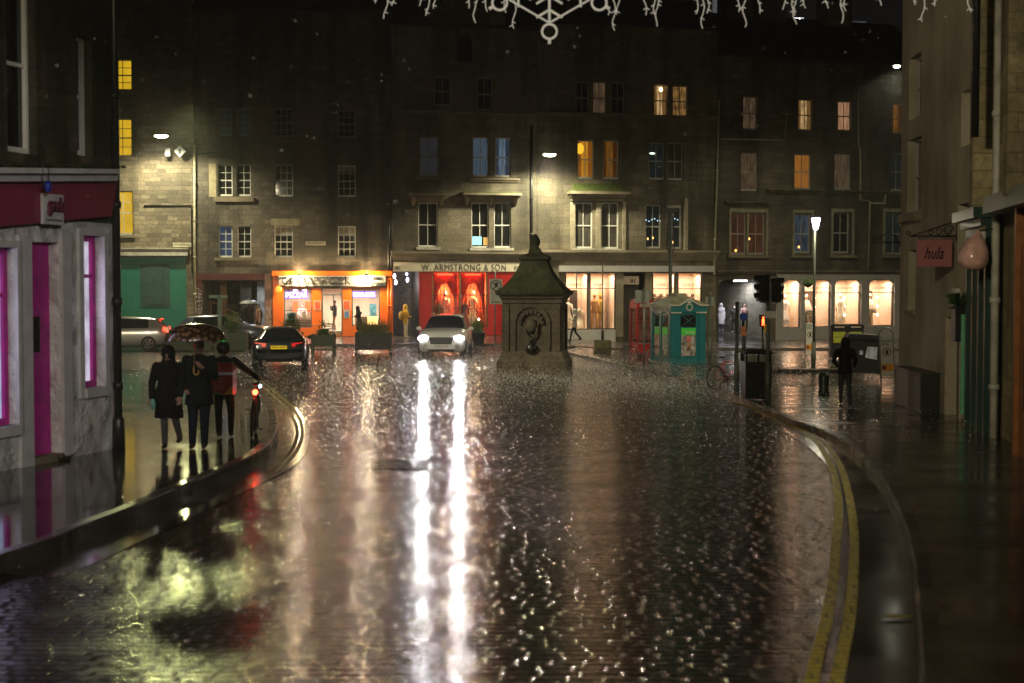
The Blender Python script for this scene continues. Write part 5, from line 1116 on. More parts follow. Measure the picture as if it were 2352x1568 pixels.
for i in range(200):
    a = random.uniform(0, 6.28); r = random.uniform(.02, .24); z = random.uniform(-.12, .1); c = Vector((r*math.cos(a), r*math.sin(a), z)); d = Vector((random.uniform(-.1, .1), random.uniform(-.1, .1), random.uniform(-.02, .1)))
    mb.add([c, c+d, c+Vector((.03, .02, .04))], [(0, 1, 2)])
hb = empty('hanging_basket', (b.x-.22, b.y, hz), 0, 'hanging basket of greenery on the lantern post', 'hanging basket')
mb.build('foliage', pm('basket_green', (.06, .14, .02), .6), hb)
mb = MB(); mb.lathe([(.03, -.2), (.15, -.12), (.2, -.02)], (0, 0, 0), 12); mb.tube([(0.22, 0, .3), (0, 0, .32), (0, 0, 0)], .01, 5); mb.build('basket', M_PIPE, hb)
# hill top church and its floodlight, far behind the roofs
ct = P(1680, 100, 150); tw = MB()
x0 = P(1636, 50, 150).x; x1 = P(1722, 50, 150).x; zt_ = P(1680, -80, 150).z
ch = empty('hilltop_tower', (0, 0, 0), 0, 'pale floodlit stone tower rising dimly behind the dark roofs at upper right', 'tower')
S_CH = stone('grey_tower_stone', (.30, .30, .31), 1.2, .5, .2, .3)
tw.boxv(x0, x1, 150, 154, 0, zt_); tw.build('wall', S_CH, ch)
a = P(1685, 70, 149.9); b2 = P(1716, 22, 149.9); mb = MB(); mb.boxv(a.x, b2.x, 149.9, 149.99, a.z, b2.z); mb.build('belfry_opening', M_GDARK, ch)
mb = MB(); c = P(1636, 106, 149.6); mb.boxv(x0-.2, x1+.2, 149.5, 150, c.z+.3, c.z+.8); mb.build('ledge', S_CH, ch)
hall = empty('hilltop_hall', (0, 0, 0), 0, 'dim stone hall wall behind the chimneys beside the pale tower', 'building')
a = P(1725, 400, 156); b2 = P(1990, 48, 156); mb = MB(); mb.boxv(a.x, b2.x, 156, 162, 0, b2.z); mb.build('wall', S_CH, hall)
mb = MB()
for px in (1800, 1860, 1915, 1960): q = P(px, 78, 155.9); mb = MB(); mb.boxv(q.x-.5, q.x+.5, 155.85, 155.99, q.z-1.2, q.z+1.2); mb.build('window', M_GDARK, hall)
mb = MB(); a2 = P(1390, 400, 160); b3 = P(1520, 60, 160); mb.boxv(a2.x, b3.x, 160, 166, 0, b3.z); tag(mb.build('hilltop_building', S_CH), 'barely visible dark block behind the roofs above the snowflake', 'building')
q = P(1836, 48, 148); e = empty('floodlight', q, 0, 'small brilliant floodlight in front of the hilltop hall', 'floodlight')
mb = MB(); mb.ell((0, 0, 0), (.34, .2, .26), 10, 6); mb.build('lens', MC['cold_led_lens'], e); mb = MB(); mb.boxv(-.5, .5, .25, .5, -.4, .4); mb.tube([(0, .4, 0), (0, .4, -q.z+.1)], .1, 8); mb.build('housing', M_PIPE, e)
lamp('POINT', (0, -2.0, 0), 2600, (.85, .9, 1.0), e, .3)
SC.cycles.use_denoising = True
SC.cycles.max_bounces = 6; SC.cycles.diffuse_bounces = 2; SC.cycles.glossy_bounces = 4
SC.cycles.sample_clamp_indirect = 6.0; SC.cycles.blur_glossy = 1.0; SC.cycles.caustics_reflective = False; SC.cycles.caustics_refractive = False
# ===================================================== vehicles
M_TYRE = pm('tyre_rubber', (.015, .015, .015), .7); M_ALLOY = pm('alloy_rim', (.35, .35, .36), .3, .9); M_CGLASS = pm('car_glass', (.012, .014, .016), .04, bump=0)
M_TRIMB = pm('black_car_trim', (.012, .012, .012), .45)
def carpaint(name, col, metal=.3): return pm(name, col, .28, metal, .04, 1.0, 0, coat=1.0)
def car(name, label, loc, rz, st, paint, wheels, wr=.33, group=None):
    e = empty(name, loc, rz, label, 'car', group)
    body = MB(); gl_ = MB(); rings = []
    for (y, zb, zs, zt, w_, wt, fs, ft) in st:
        half = [(w_*.86, zb), (w_*.97, zb+.10), (w_, zb+.28), (w_*.995, (zb+zs)/2+.12), (w_*.965, zs-.03), (w_*.93, zs), (wt+.02, zt-.07), (wt*.86, zt-.012), (wt*.45, zt+.012)]
        if zt-zs < .25: half = half[:6]+[(wt+(w_*.93-wt)*.3, zs+(zt-zs)*.5), (wt*.86, zt-.006), (wt*.45, zt+.008)]
        rings.append([Vector((x, y, z)) for x, z in half]+[Vector((-x, y, z)) for x, z in half[::-1]])
    n = len(rings[0])
    vi = [q for r in rings for q in r]; bf = []; gf = []
    for i in range(len(rings)-1):
        fs, ft = st[i][6], st[i][7]
        for j in range(n):
            k = (j+1) % n; f = (i*n+j, i*n+k, (i+1)*n+k, (i+1)*n+j)
            side = j in (5, n-7); top = 6 <= j <= n-8
            (gf if (side and fs) or (top and ft) else bf).append(f)
    body.add(vi, bf, 0, True); body.add(rings[0], [list(range(n))], 0); body.add(rings[-1], [list(range(n))], 0)
    b = body.build('body', paint, e)
    b.data.polygons.foreach_set('use_smooth', [True]*len(b.data.polygons))
    gl_.add(vi, gf, 0, True); gl_.build('window', M_CGLASS, e)
    for (wx, wy) in wheels:
        sg = 1 if wx > 0 else -1
        m = MB(); prof = [(wr*.62, -.10), (wr*.95, -.105), (wr, -.07), (wr, .07), (wr*.95, .105), (wr*.62, .10)]
        rg = [[(z*1.0, r*math.cos(t), r*math.sin(t)) for t in [2*math.pi*k/20 for k in range(20)]] for r, z in prof]; m.ring(rg, 0, True, True); t_ = m.build('wheel', M_TYRE, e, (wx, wy, wr))
        m = MB()
        for k in range(5):
            a = 2*math.pi*k/5; m.tube([(sg*.106, 0, 0), (sg*.11, wr*.6*math.cos(a), wr*.6*math.sin(a))], [.05, .035], 5)
        m.tube([(sg*.10, wr*.63*math.cos(2*math.pi*k/20), wr*.63*math.sin(2*math.pi*k/20)) for k in range(21)], .014, 5); m.build('rim', M_ALLOY, t_)
        m = MB(); m.ring([[(sg*(abs(wx)-.9*0) - wx + sg*0.0 + d_, (wr*1.16)*math.cos(a), (wr*1.16)*math.sin(a)) for a in [math.pi*2*k/20 for k in range(20)]] for d_ in (-.12, .02)], 0, True, True); m.build('wheel_arch', M_TRIMB, t_)
    return e
SUV = [(-2.22, .36, .70, .78, .72, .62, 0, 0), (-2.12, .26, .90, .96, .87, .72, 0, 0), (-1.6, .22, 1.00, 1.08, .92, .78, 0, 0), (-1.0, .22, 1.05, 1.15, .925, .76, 1, 1), (-.25, .22, 1.07, 1.60, .925, .62, 1, 0), (.5, .22, 1.07, 1.66, .925, .63, 1, 0), (1.3, .22, 1.08, 1.62, .92, .62, 1, 0), (1.8, .25, 1.08, 1.52, .90, .58, 0, 1), (2.12, .3, 1.05, 1.12, .87, .68, 0, 0), (2.22, .4, .85, .92, .80, .66, 0, 0)]
M_WHITEP = carpaint('white_car_paint', (.80, .80, .82), 0.0)
wl = G(1020, 823); suv = car('white_suv', 'white sport utility car with blazing headlights facing the viewer beside the stone well', (wl.x, wl.y+2.2, wl.z), R(-3), SUV, M_WHITEP, [(.83, -1.38), (-.83, -1.38), (.83, 1.35), (-.83, 1.35)], .35)
M_HL = em('headlamp_glow', (1.0, .96, 1.0), 20, True)
for sx in (-1, 1):
    m = MB(); m.ell((0, 0, 0), (.21, .08, .12), 14, 7); hl = m.build('headlight', M_HL, suv, (sx*.70, -2.20, .78))
    m = MB(); m.lathe([(.02, 0), (.09, .01), (.10, .03)], (0, 0, 0), 12); f = m.build('fog_lamp', M_ALLOY, suv, (sx*.62, -2.19, .46)); f.rotation_euler = (R(90), 0, 0)
    lamp('SPOT', (sx*.70, -2.33, .78), 300, (1.0, .95, .97), suv, .07, 75, .9, (sx*.02, -1, -.10))
    m = MB(); m.ell((sx*1.04, -.72, 1.12), (.11, .06, .08)); m.tube([(sx*.90, -.72, 1.05), (sx*1.0, -.72, 1.09)], .025, 6); m.build('mirror', M_WHITEP, suv)
    m = MB(); m.tube([(sx*.60, -.2, 1.66), (sx*.61, .5, 1.70), (sx*.60, 1.3, 1.66)], .02, 6); m.build('roof_rail', M_ALLOY, suv)
m = MB(); m.prism([(-.48, -2.245, .82), (.48, -2.245, .82), (.40, -2.245, .56), (-.40, -2.245, .56)], None, (0, .04, 0)); m.prism([(-.55, -2.245, .36), (.55, -2.245, .36), (.48, -2.235, .26), (-.48, -2.235, .26)], None, (0, .04, 0)); gr_ = m.build('grille', M_TRIMB, suv)
m = MB(); [m.boxv(-.42, .42, -2.257, -2.246, .60+.055*k, .612+.055*k) for k in range(4)]; m.build('grille_bars', M_ALLOY, gr_)
m = MB(); m.boxv(-.26, .26, -2.27, -2.25, .44, .55); m.build('number_plate', pm('white_plate', (.6, .6, .58), .4), suv)
m = MB(); m.tube([(-.5, -1.03, 1.17), (.1, -.93, 1.21)], .012, 4); m.tube([(.1, -1.03, 1.17), (.6, -.9, 1.22)], .012, 4); m.build('wiper', M_TRIMB, suv)
COUPE = [(-2.30, .35, .62, .70, .74, .6, 0, 0), (-2.15, .2, .80, .85, .88, .72, 0, 0), (-1.2, .18, .92, .97, .92, .74, 0, 0), (-.75, .18, .94, 1.02, .925, .70, 1, 1), (0, .18, .96, 1.38, .925, .54, 1, 0), (.6, .18, .97, 1.41, .925, .54, 1, 0), (1.1, .2, .98, 1.34, .925, .52, 1, 1), (1.85, .25, .98, 1.08, .92, .62, 0, 0), (2.28, .32, .92, .99, .86, .66, 0, 0), (2.36, .36, .80, .86, .80, .62, 0, 0), (2.38, .42, .6, .64, .76, .6, 0, 0)]
bl = G(632, 849); blk = car('dark_sedan', 'dark blue-black car seen from behind with a yellow number plate, parked by the pavement corner', (bl.x-.15, bl.y+2.3, bl.z), R(180+7), COUPE, carpaint('blue_black_paint', (.012, .018, .028), .4), [(.83, -1.4), (-.83, -1.4), (.83, 1.4), (-.83, 1.4)], .33)
M_TL = em('red_tail_lamp', (1.0, .02, .02), .35); M_TLB = em('bright_red_brake_lamp', (1.0, .03, .01), 9)
for sx in (-1, 1):
    m = MB(); m.prism([(sx*.42, 2.36, .90), (sx*.80, 2.27, .93), (sx*.86, 2.2, .82), (sx*.80, 2.30, .76), (sx*.44, 2.38, .78)], None, (0, .02, 0)); m.build('tail_light', M_TL, blk)
    m = MB(); m.ell((sx*1.0, -.5, 1.0), (.1, .06, .07)); m.build('mirror', M_TRIMB, blk)
    m = MB(); m.tube([(sx*.5, 2.35, .30), (sx*.5, 2.44, .30)], .05, 8); m.build('exhaust', M_ALLOY, blk)
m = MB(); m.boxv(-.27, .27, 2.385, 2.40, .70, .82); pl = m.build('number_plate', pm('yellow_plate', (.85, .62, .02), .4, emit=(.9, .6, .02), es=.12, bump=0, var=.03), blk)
t_ = text3('DK10 WJO', pl, -.23, .23, .725, .795, -2.402, M_BLK, 'plate_characters', thick=.003, bold=.01); t_.rotation_euler = (0, 0, math.pi)
m = MB(); m.boxv(-.45, .45, 2.37, 2.385, .38, .50); m.build('bumper_insert', M_TRIMB, blk)
HATCH = [(-2.1, .36, .66, .74, .70, .6, 0, 0), (-1.98, .24, .82, .88, .84, .7, 0, 0), (-1.2, .2, .92, 1.0, .875, .74, 0, 0), (-.85, .2, .95, 1.05, .88, .72, 1, 1), (-.1, .2, .97, 1.43, .88, .58, 1, 0), (.1, .2, .97, 1.45, .88, .58, 1, 0), (.95, .2, .98, 1.43, .88, .57, 1, 0), (1.25, .2, .99, 1.40, .875, .56, 0, 0), (1.62, .22, 1.0, 1.36, .86, .54, 0, 1), (2.0, .3, .95, 1.02, .84, .64, 0, 0), (2.1, .38, .75, .8, .80, .64, 0, 0)]
hb_ = G(335, 806); h_ = car('silver_hatchback', 'silver hatchback seen from the side with its red brake lights on, behind the pavement', (hb_.x-1.30, hb_.y+.9, hb_.z), R(-90+8), HATCH, carpaint('silver_paint', (.42, .41, .42), .5), [(.79, -1.25), (-.79, -1.25), (.79, 1.25), (-.79, 1.25)], .32)
for sx in (-1, 1):
    m = MB(); m.ell((sx*.77, 1.93, .90), (.07, .12, .13)); m.build('brake_light', M_TLB, h_)
m = MB(); m.boxv(-.15, .15, 1.70, 1.80, 1.345, 1.375); m.build('high_brake_light', M_TLB, h_)
m = MB(); m.boxv(-.55, .55, 1.5, 1.82, 1.375, 1.40); m.build('roof_spoiler', MC['silver_paint'], h_)
lamp('POINT', (.83, 2.2, .9), 14, (1, .05, .02), h_, .06); 
b_ = G(492, 800); bc = car('blue_grey_car', 'blue-grey car half hidden behind the planters by the alley', (b_.x, b_.y+2.5, b_.z), R(80), HATCH, carpaint('blue_grey_paint', (.13, .15, .22), .3), [(.79, -1.25), (-.79, -1.25), (.79, 1.25), (-.79, 1.25)], .32)
m = MB(); [m.ell((sx*.72, 1.98, .85), (.08, .06, .1)) for sx in (-1,)]; m.build('tail_light', M_TL, bc)

# ===================================================== stone well
M_WELL = stone('weathered_well_stone', (.13, .112, .085), .62, .36, .18, .5, .8, .5); M_WROOF = pm('mossy_roof_stone', (.036, .042, .018), .85, bump=.8, var=.65, scale=3, dist=.02)
wc = G(1229, 868); well = empty('stone_well', (wc.x+.02, wc.y+1.1, wc.z), R(-8), 'square stone well with mossy pointed roof and ball finial in mid road', 'fountain')
def sq(mb, prof, n=4, m=0): mb.lathe([(r*math.sqrt(2), z) for r, z in prof], (0, 0, 0), 4, m, False, math.pi/4)
mb = MB(); sq(mb, [(1.08, -.1), (1.08, .50), (1.04, .56), (1.0, .60), (.94, .80), (.93, .82)]); mb.build('plinth', M_WELL, well)
mb = MB(); sq(mb, [(.90, .82), (.90, 2.30), (.94, 2.33), (.94, 2.42), (1.0, 2.50), (1.0, 2.56)])
for a in range(4):
    Mx = Matrix.Rotation(a*math.pi/2, 4, 'Z')
    for sx in (-1, 1):
        q = [Mx @ Vector((sx*.90-.11, -.955, .84)), Mx @ Vector((sx*.90+.06, -.955, .84)), Mx @ Vector((sx*.90+.06, -.955, 2.3)), Mx @ Vector((sx*.90-.11, -.955, 2.3))]; 
        q = [Mx @ Vector((sx*.80-.09, -.945, .84)), Mx @ Vector((sx*.80+.09, -.945, .84)), Mx @ Vector((sx*.80+.09, -.945, 2.28)), Mx @ Vector((sx*.80-.09, -.945, 2.28))]
        mb.prism(q, None, Mx @ Vector((0, .05, 0)))
    arch = []
    n = 12
    for i in range(n+1):
        t = math.pi*i/n; arch.append((.50*math.cos(t), .50*math.sin(t)))
    for i in range(n):
        a0_, a1_ = arch[i], arch[i+1]; k = 1.18
        pts = [Mx @ Vector((a0_[0], -.95, 1.70+a0_[1])), Mx @ Vector((a1_[0], -.95, 1.70+a1_[1])), Mx @ Vector((a1_[0]*k, -.95, 1.70+a1_[1]*k)), Mx @ Vector((a0_[0]*k, -.95, 1.70+a0_[1]*k))]
        mb.prism(pts, None, Mx @ Vector((0, .06, 0)))
    for sx in (-1, 1):
        q = [Mx @ Vector((sx*.545-.045, -.95, .84)), Mx @ Vector((sx*.545+.045, -.95, .84)), Mx @ Vector((sx*.545+.045, -.95, 1.70)), Mx @ Vector((sx*.545-.045, -.95, 1.70))]; mb.prism(q, None, Mx @ Vector((0, .06, 0)))
mb.build('body', M_WELL, well)
mb = MB(); sq(mb, [(1.06, 2.56), (1.10, 2.60), (1.10, 2.68), (.94, 2.80), (.72, 3.05), (.54, 3.32), (.43, 3.58), (.40, 3.64)]); 
for a in range(4):
    Mx = Matrix.Rotation(a*math.pi/2, 4, 'Z')
    for i in range(11): c = Mx @ Vector((-1.0+.2*i, -1.09, 2.665)); mb.box(c, (.09, .09, .07), Mx.to_3x3())
mb.build('roof', M_WROOF, well)
mb = MB(); sq(mb, [(.40, 3.64), (.46, 3.70), (.46, 3.78), (.32, 3.84), (.2, 3.9), (.17, 4.02)]); mb.lathe([(.10, 4.0), (.16, 4.04), (.10, 4.1), (.15, 4.18), (.17, 4.27), (.13, 4.36), (.08, 4.44), (.06, 4.48), (.02, 4.5)], (0, 0, 0), 12); mb.build('finial', M_WROOF, well)
mb = MB(); mb.ell((0, -.97, 1.62), (.20, .12, .22), 10, 7); mb.tube([(-.22, -.97, 1.72), (-.16, -1.0, 1.38), (0, -1.02, 1.18), (.16, -1.0, 1.38), (.22, -.97, 1.72)], .035, 6)
for k in range(9): a = math.pi*k/8; mb.ell((.34*math.cos(a), -.95, 1.72+.32*math.sin(a)), (.08, .06, .08), 6, 4)
mb.build('carved_mask', M_WELL, well)
mb = MB(); mb.lathe([(.03, .18), (.07, .15), (.16, .05), (.18, -.05), (.13, -.16), (.04, -.19)], (0, -1.0, .93), 12, sy=.6); mb.lathe([(.03, 0), (.05, .1), (.02, .2)], (0, -1.0, 1.1), 8); mb.build('spout_boss', pm('black_iron_boss', (.015, .015, .018), .3), well)

# ===================================================== kiosks
M_PB = pm('teal_kiosk_paint', (.009, .15, .17), .35, bump=.05, var=.1); M_PBW = pm('kiosk_cream_trim', (.50, .50, .42), .5)
pbq = G(1541, 834, RH); pb = empty('police_box', pbq, R(20), 'teal painted former police box with cream trimmed pediment roof and bright posters', 'kiosk')
Wb, Db, Hb = 1.50, 1.85, 2.02
mb = MB(); mb.boxv(0, Wb, 0, Db, 0, Hb)
for x in (0, Wb-.24): mb.boxv(x-.02, x+.26, -.04, 0.0, 0, Hb)
for y in (0, Db/2-.1, Db-.2): mb.boxv(-.04, 0, y, y+.2, 0, Hb)
mb.boxv(-.06, Wb+.06, -.07, Db+.05, 0, .10); mb.boxv(-.05, Wb+.05, -.08, Db+.05, Hb, Hb+.26); mb.prism([(.30, -.10, Hb+.26), (Wb-.30, -.10, Hb+.26), (Wb/2, -.10, Hb+.52)], None, (0, .3, 0)); mb.build('body', M_PB, pb)
mb = MB(); mb.boxv(-.14, .34, -.14, Db+.1, Hb+.26, Hb+.32); mb.boxv(Wb-.34, Wb+.14, -.14, Db+.1, Hb+.26, Hb+.32)
mb.prism([(.20, -.16, Hb+.26), (.30, -.16, Hb+.26), (Wb/2, -.16, Hb+.50), (Wb/2, -.16, Hb+.58)], None, (0, .16, 0)); mb.prism([(Wb-.20, -.16, Hb+.26), (Wb-.30, -.16, Hb+.26), (Wb/2, -.16, Hb+.50), (Wb/2, -.16, Hb+.58)], None, (0, .16, 0))
mb.boxv(-.04, .42, -.09, -.045, Hb-.03, Hb+.02); mb.boxv(Wb-.42, Wb+.04, -.09, -.045, Hb-.03, Hb+.02)
mb.boxv(-.08, -.04, .0, .30, Hb-.03, Hb+.02); mb.boxv(-.08, -.04, .75, 1.1, Hb-.03, Hb+.02); mb.build('cornice', M_PBW, pb)
mb = MB(); z = Hb+.32; cx, cy = Wb/2, Db/2
mb.add([(-.12, -.12, z), (Wb+.12, -.12, z), (Wb+.12, Db+.1, z), (-.12, Db+.1, z), (cx-.2, cy-.3, z+.34), (cx+.2, cy-.3, z+.34), (cx+.2, cy+.3, z+.34), (cx-.2, cy+.3, z+.34)], [(0, 1, 5, 4), (1, 2, 6, 5), (2, 3, 7, 6), (3, 0, 4, 7), (4, 5, 6, 7)])
mb.boxv(cx-.2, cx+.2, cy-.3, cy+.3, z+.345, z+.45); mb.build('roof', pm('mossy_kiosk_roof', (.26, .27, .18), .6, var=.5, scale=3), pb)
mb = MB(); mb.ring([[(Wb/2+r*math.cos(a), y, Hb+.21+r*math.sin(a)) for a in [2*math.pi*k/18 for k in range(18)]] for r, y in ((.15, -.10), (.15, -.13), (.105, -.13), (.105, -.10))], 0, False, False); mb.boxv(Wb/2-.08, Wb/2+.08, -.13, -.1, Hb+.37, Hb+.45); mb.build('wreath_emblem', M_PBW, pb)
def xpane(mb, axis, a, b, z0, z1):
    if axis == 'x': mb.tube([(a, -.05, z0), (b, -.05, z1)], .015, 4); mb.tube([(b, -.05, z0), (a, -.05, z1)], .015, 4)
    else: mb.tube([(-.05, a, z0), (-.05, b, z1)], .015, 4); mb.tube([(-.05, b, z0), (-.05, a, z1)], .015, 4)
for bx_ in ((-.02, -.001, .26, .72, 1.45, 1.92), (-.02, -.001, .98, 1.45, 1.45, 1.92), (.42, 1.08, -.02, -.001, 1.45, 1.92)): mb = MB(); mb.boxv(*bx_); o = mb.build('window', M_GDARK, pb)
for xa in (('x', .42, 1.08), ('y', .26, .72), ('y', .98, 1.45)): mb = MB(); xpane(mb, *xa, 1.45, 1.92); mb.build('lattice_bar', M_PB, o)
def poster(parent, name, box, mt): mb = MB(); mb.boxv(*box); return mb.build(name, mt, parent)
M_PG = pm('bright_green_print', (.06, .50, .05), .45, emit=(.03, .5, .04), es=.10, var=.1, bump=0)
poster(pb, 'poster_heading', (.44, 1.08, -.035, -.02, 1.12, 1.40), M_PG); poster(pb, 'poster', (.44, 1.08, -.035, -.02, .28, 1.12), pm('photo_print', (.30, .28, .26), .5, var=.8, scale=6))
poster(pb, 'poster_heading', (-.035, -.02, .26, .74, 1.12, 1.42), M_PG); poster(pb, 'poster', (-.035, -.02, .26, .74, .28, 1.12), pm('pale_list_print', (.30, .34, .30), .5, var=.7, scale=12))
poster(pb, 'poster_heading', (-.035, -.02, .98, 1.42, 1.12, 1.42), M_PG); poster(pb, 'poster', (-.035, -.02, .98, 1.42, .28, 1.12), pm('pink_print', (.45, .28, .25), .5, var=.6, scale=6))
mb = MB(); mb.lathe([(.09, 0), (.035, .36)], (.76, -.045, .52), 8, sy=.2); mb.build('cone_picture', pm('wafer_brown', (.35, .18, .07), .5), pb)
mb = MB(); mb.ell((.76, -.045, .95), (.12, .02, .13), 10, 6); mb.build('scoop_picture', pm('pink_scoop', (.6, .15, .18), .5), pb)
text3('Tours & Gelato', pb, .62, 1.04, 1.18, 1.28, -.036, M_WFRAME, 'lettering', thick=.004)
t_ = text3('THE POLICE BOX', pb, .15, 1.65, Hb+.08, Hb+.20, -.0, M_PBW, 'lettering', thick=.006); t_.rotation_euler = (0, 0, R(-90)); t_.location = (-.055, 1.80, 0)
M_PR = pm('red_kiosk_paint', (.42, .012, .012), .35, bump=.04)
pk = G(1465, 812, RH); ph = empty('telephone_box', (pk.x, pk.y+.6, pk.z), R(18), 'red telephone box with small glazed panes just left of the teal kiosk', 'telephone box')
mb = MB(); w_ = .86
for x, y in ((0, 0), (w_-.1, 0), (0, w_-.1), (w_-.1, w_-.1)): mb.boxv(x, x+.1, y, y+.1, .0, 2.05)
mb.boxv(-.02, w_+.02, -.02, w_+.02, 0, .12)
for ax in (0, 1):
    for k in range(9):
        z = .45+k*.2
        if ax == 0: mb.boxv(.1, w_-.1, .03, .06, z-.012, z+.012)
        else: mb.boxv(.03, .06, .1, w_-.1, z-.012, z+.012)
    for t in (.25, .61):
        if ax == 0: mb.boxv(t-.01, t+.01, .028, .062, .12, 2.05)
        else: mb.boxv(.028, .062, t-.01, t+.01, .12, 2.05)
mb.boxv(.1, w_-.1, .02, .06, .12, .45); mb.boxv(.02, .06, .1, w_-.1, .12, .45); mb.boxv(0, w_, 0, w_, 2.05, 2.28); mb.build('frame', M_PR, ph)
mb = MB(); mb.lathe([(.60, 2.28), (.58, 2.32), (.50, 2.40), (.30, 2.47), (.02, 2.49)], (w_/2, w_/2, 0), 4, 0, False, math.pi/4); mb.build('roof', M_PR, ph)
mb = MB(); mb.boxv(.14, w_-.14, -.02, -.001, 2.10, 2.22); o = mb.build('sign_panel', pm('opal_panel', (.5, .5, .42), .5), ph); text3('TELEPHONE', o, .17, w_-.17, 2.13, 2.19, -.022, M_BLK, 'lettering', thick=.003)
mb = MB(); mb.boxv(.1, w_-.1, .04, .045, .45, 2.05); mb.boxv(.04, .045, .1, w_-.1, .45, 2.05); mb.build('pane', pm('misted_phone_glass', (.13, .12, .10), .15, var=.8, scale=3), ph)
mb = MB(); mb.boxv(.3, .6, w_-.2, w_-.06, .9, 1.6); mb.build('telephone', M_TRIMB, ph)

# ===================================================== signs and posts
M_GPOST = pm('grey_green_post', (.05, .06, .05), .5); M_GALV = pm('galvanised_post', (.22, .23, .21), .4, .4); M_SGN = pm('white_sign_face', (.62, .62, .56), .5, var=.05, bump=0)
def post(name, label, cat, px, py, ytop, r=.045, mt=None, wide=None, h=RH, group=None):
    b = G(px, py, h); e = empty(name, b, 0, label, cat, group); zt = P(px, ytop, b.y).z-b.z; mb = MB()
    mb.tube([(0, 0, 0), (0, 0, zt)], r, 10)
    if wide: mb.tube([(0, 0, 0), (0, 0, wide)], r*1.5, 10)
    mb.build('post', mt or M_GPOST, e); return e, b
def zpx(b, px, py): q = P(px, py, b.y); return q.x-b.x, q.z-b.z
def plate(e, b, x0, x1, y0, y1, mt, name='sign_plate', off=-.07, th=.02):
    a = zpx(b, x0, y1); c = zpx(b, x1, y0); mb = MB(); mb.boxv(a[0], c[0], off, off+th, a[1], c[1]); return mb.build(name, mt, e), (a[0], c[0], a[1], c[1])
def disc(e, c, r, mt, name, y=-.075, ring=None):
    mb = MB(); n = 20
    if ring: mb.ring([[(c[0]+q*math.cos(a), y+d, c[1]+q*math.sin(a)) for a in [2*math.pi*k/n for k in range(n)]] for q, d in ((r, 0), (r, -.004), (ring, -.004), (ring, 0))], 0, False, False)
    else: mb.ring([[(c[0]+r*math.cos(a), y+d, c[1]+r*math.sin(a)) for a in [2*math.pi*k/n for k in range(n)]] for d in (0, -.006)], 0, False, True)
    return mb.build(name, mt, e)
e, b = post('road_sign', 'white pedestrian zone ends sign on a grey post in front of the dress shop door', 'road sign', 1137, 779, 622, .04, M_GALV)
o, q = plate(e, b, 1124, 1154, 640, 671, M_SGN); cx = (q[0]+q[1])/2; cz = (q[2]+q[3])/2; r = (q[3]-q[2])*.42
disc(o, (cx, cz), r, M_TRIMB, 'ring', ring=r*.84); mb = MB(); mb.tube([(cx-.1, -.078, cz-.18), (cx, -.078, cz), (cx+.12, -.078, cz+.17)], .03, 4); mb.ell((cx+.02, -.078, cz+.05), (.09, .01, .12)); mb.tube([(cx-.18, -.08, cz+.18), (cx+.18, -.08, cz-.18)], .018, 4); mb.build('figure', M_TRIMB, o)
o, q = plate(e, b, 1124, 1154, 672, 698, M_SGN); text3('ENDS', o, q[0]+.1, q[1]-.1, q[2]+.05, q[2]+.16, -.072, M_BLK, 'lettering', thick=.003, bold=.01); text3('Pedestrian\nand cycle\nzone', o, q[0]+.12, q[1]-.12, q[2]+.22, q[3]-.05, -.072, M_BLK, 'lettering', thick=.003)
def signal(e, b, px, py0, py1, w_px, rz, lit_=None, name='signal_head'):
    a = zpx(b, px, py1); c = zpx(b, px, py0); H_ = c[1]-a[1]; g = empty(name, (a[0], -.02, a[1]), rz); g.parent = e
    ww = .26; mb = MB(); mb.boxv(-ww/2, ww/2, -.1, .12, 0, H_); mb.boxv(-ww/2-.05, ww/2+.05, .02, .04, -.04, H_+.04)
    for k in range(3):
        z = H_*(k+.5)/3; mb.ring([[(.11*math.cos(t), -.1-d_*(.6+.4*math.sin(t)), z+.11*math.sin(t)) for t in [math.pi*(-.1+1.2*j/10) for j in range(11)]] for d_ in (0, .12)], 0, True, False, False)
    mb.build('housing', M_TRIMB, g)
    for k in range(3):
        z = H_*(k+.5)/3; mb = MB(); mb.lathe([(.02, -.02), (.075, -.01), (.09, 0)], (0, 0, 0), 12); mt = em('green_signal', (.0, 1.0, .62), 14) if lit_ == k else pm('unlit_signal_lens', (.02, .02, .02), .3)
        o = mb.build('lens', mt, g, (0, -.115, z)); o.rotation_euler = (R(90), 0, 0)
    return g
e, b = post('traffic_light', 'traffic light showing green on a dark post left of the planter block', 'traffic light', 1376, 775, 622, .05, M_TRIMB)
signal(e, b, 1357, 633, 681, 14, R(-50), 0); signal(e, b, 1387, 636, 682, 14, R(150)); 
a = zpx(b, 1357, 640)[0]; c = zpx(b, 1357, 640)[1]; mb = MB(); mb.tube([(a, 0, c), (0, 0, c)], .02, 5); mb.tube([(a, 0, c-.8), (0, 0, c-.8)], .02, 5); mb.build('bracket', M_TRIMB, e)
lamp('POINT', (-.75, -.55, zpx(b, 1357, 672)[1]), 7, (.1, 1, .6), e, .05)
b = G(1386, 811, RH); e = empty('concrete_block_sign', b, R(4), 'mossy square concrete block holding a thin bare pole at the kerb', 'sign base'); zt = P(1386, 603, b.y).z-b.z
mb = MB(); mb.prism([(-.37, 0, 0), (.37, 0, 0), (.34, 0, .58), (-.34, 0, .58)], None, (0, .6, 0)); mb.build('block', pm('mossy_concrete', (.16, .15, .07), .7, var=.5), e)
mb = MB(); mb.tube([(0, .3, .5), (0, .3, zt)], .028, 8); mb.build('pole', M_GALV, e); mb = MB(); mb.tube([(0, .3, .58), (0, .3, 1.0)], .06, 8); mb.build('sleeve', M_TRIMB, e)
e, b = post('road_sign', 'grey back of a square sign on a post in front of the red telephone box', 'road sign', 1479, 832, 660, .04, M_GALV)
plate(e, b, 1459, 1492, 666, 696, pm('grey_sign_back', (.25, .28, .25), .45), off=.05)
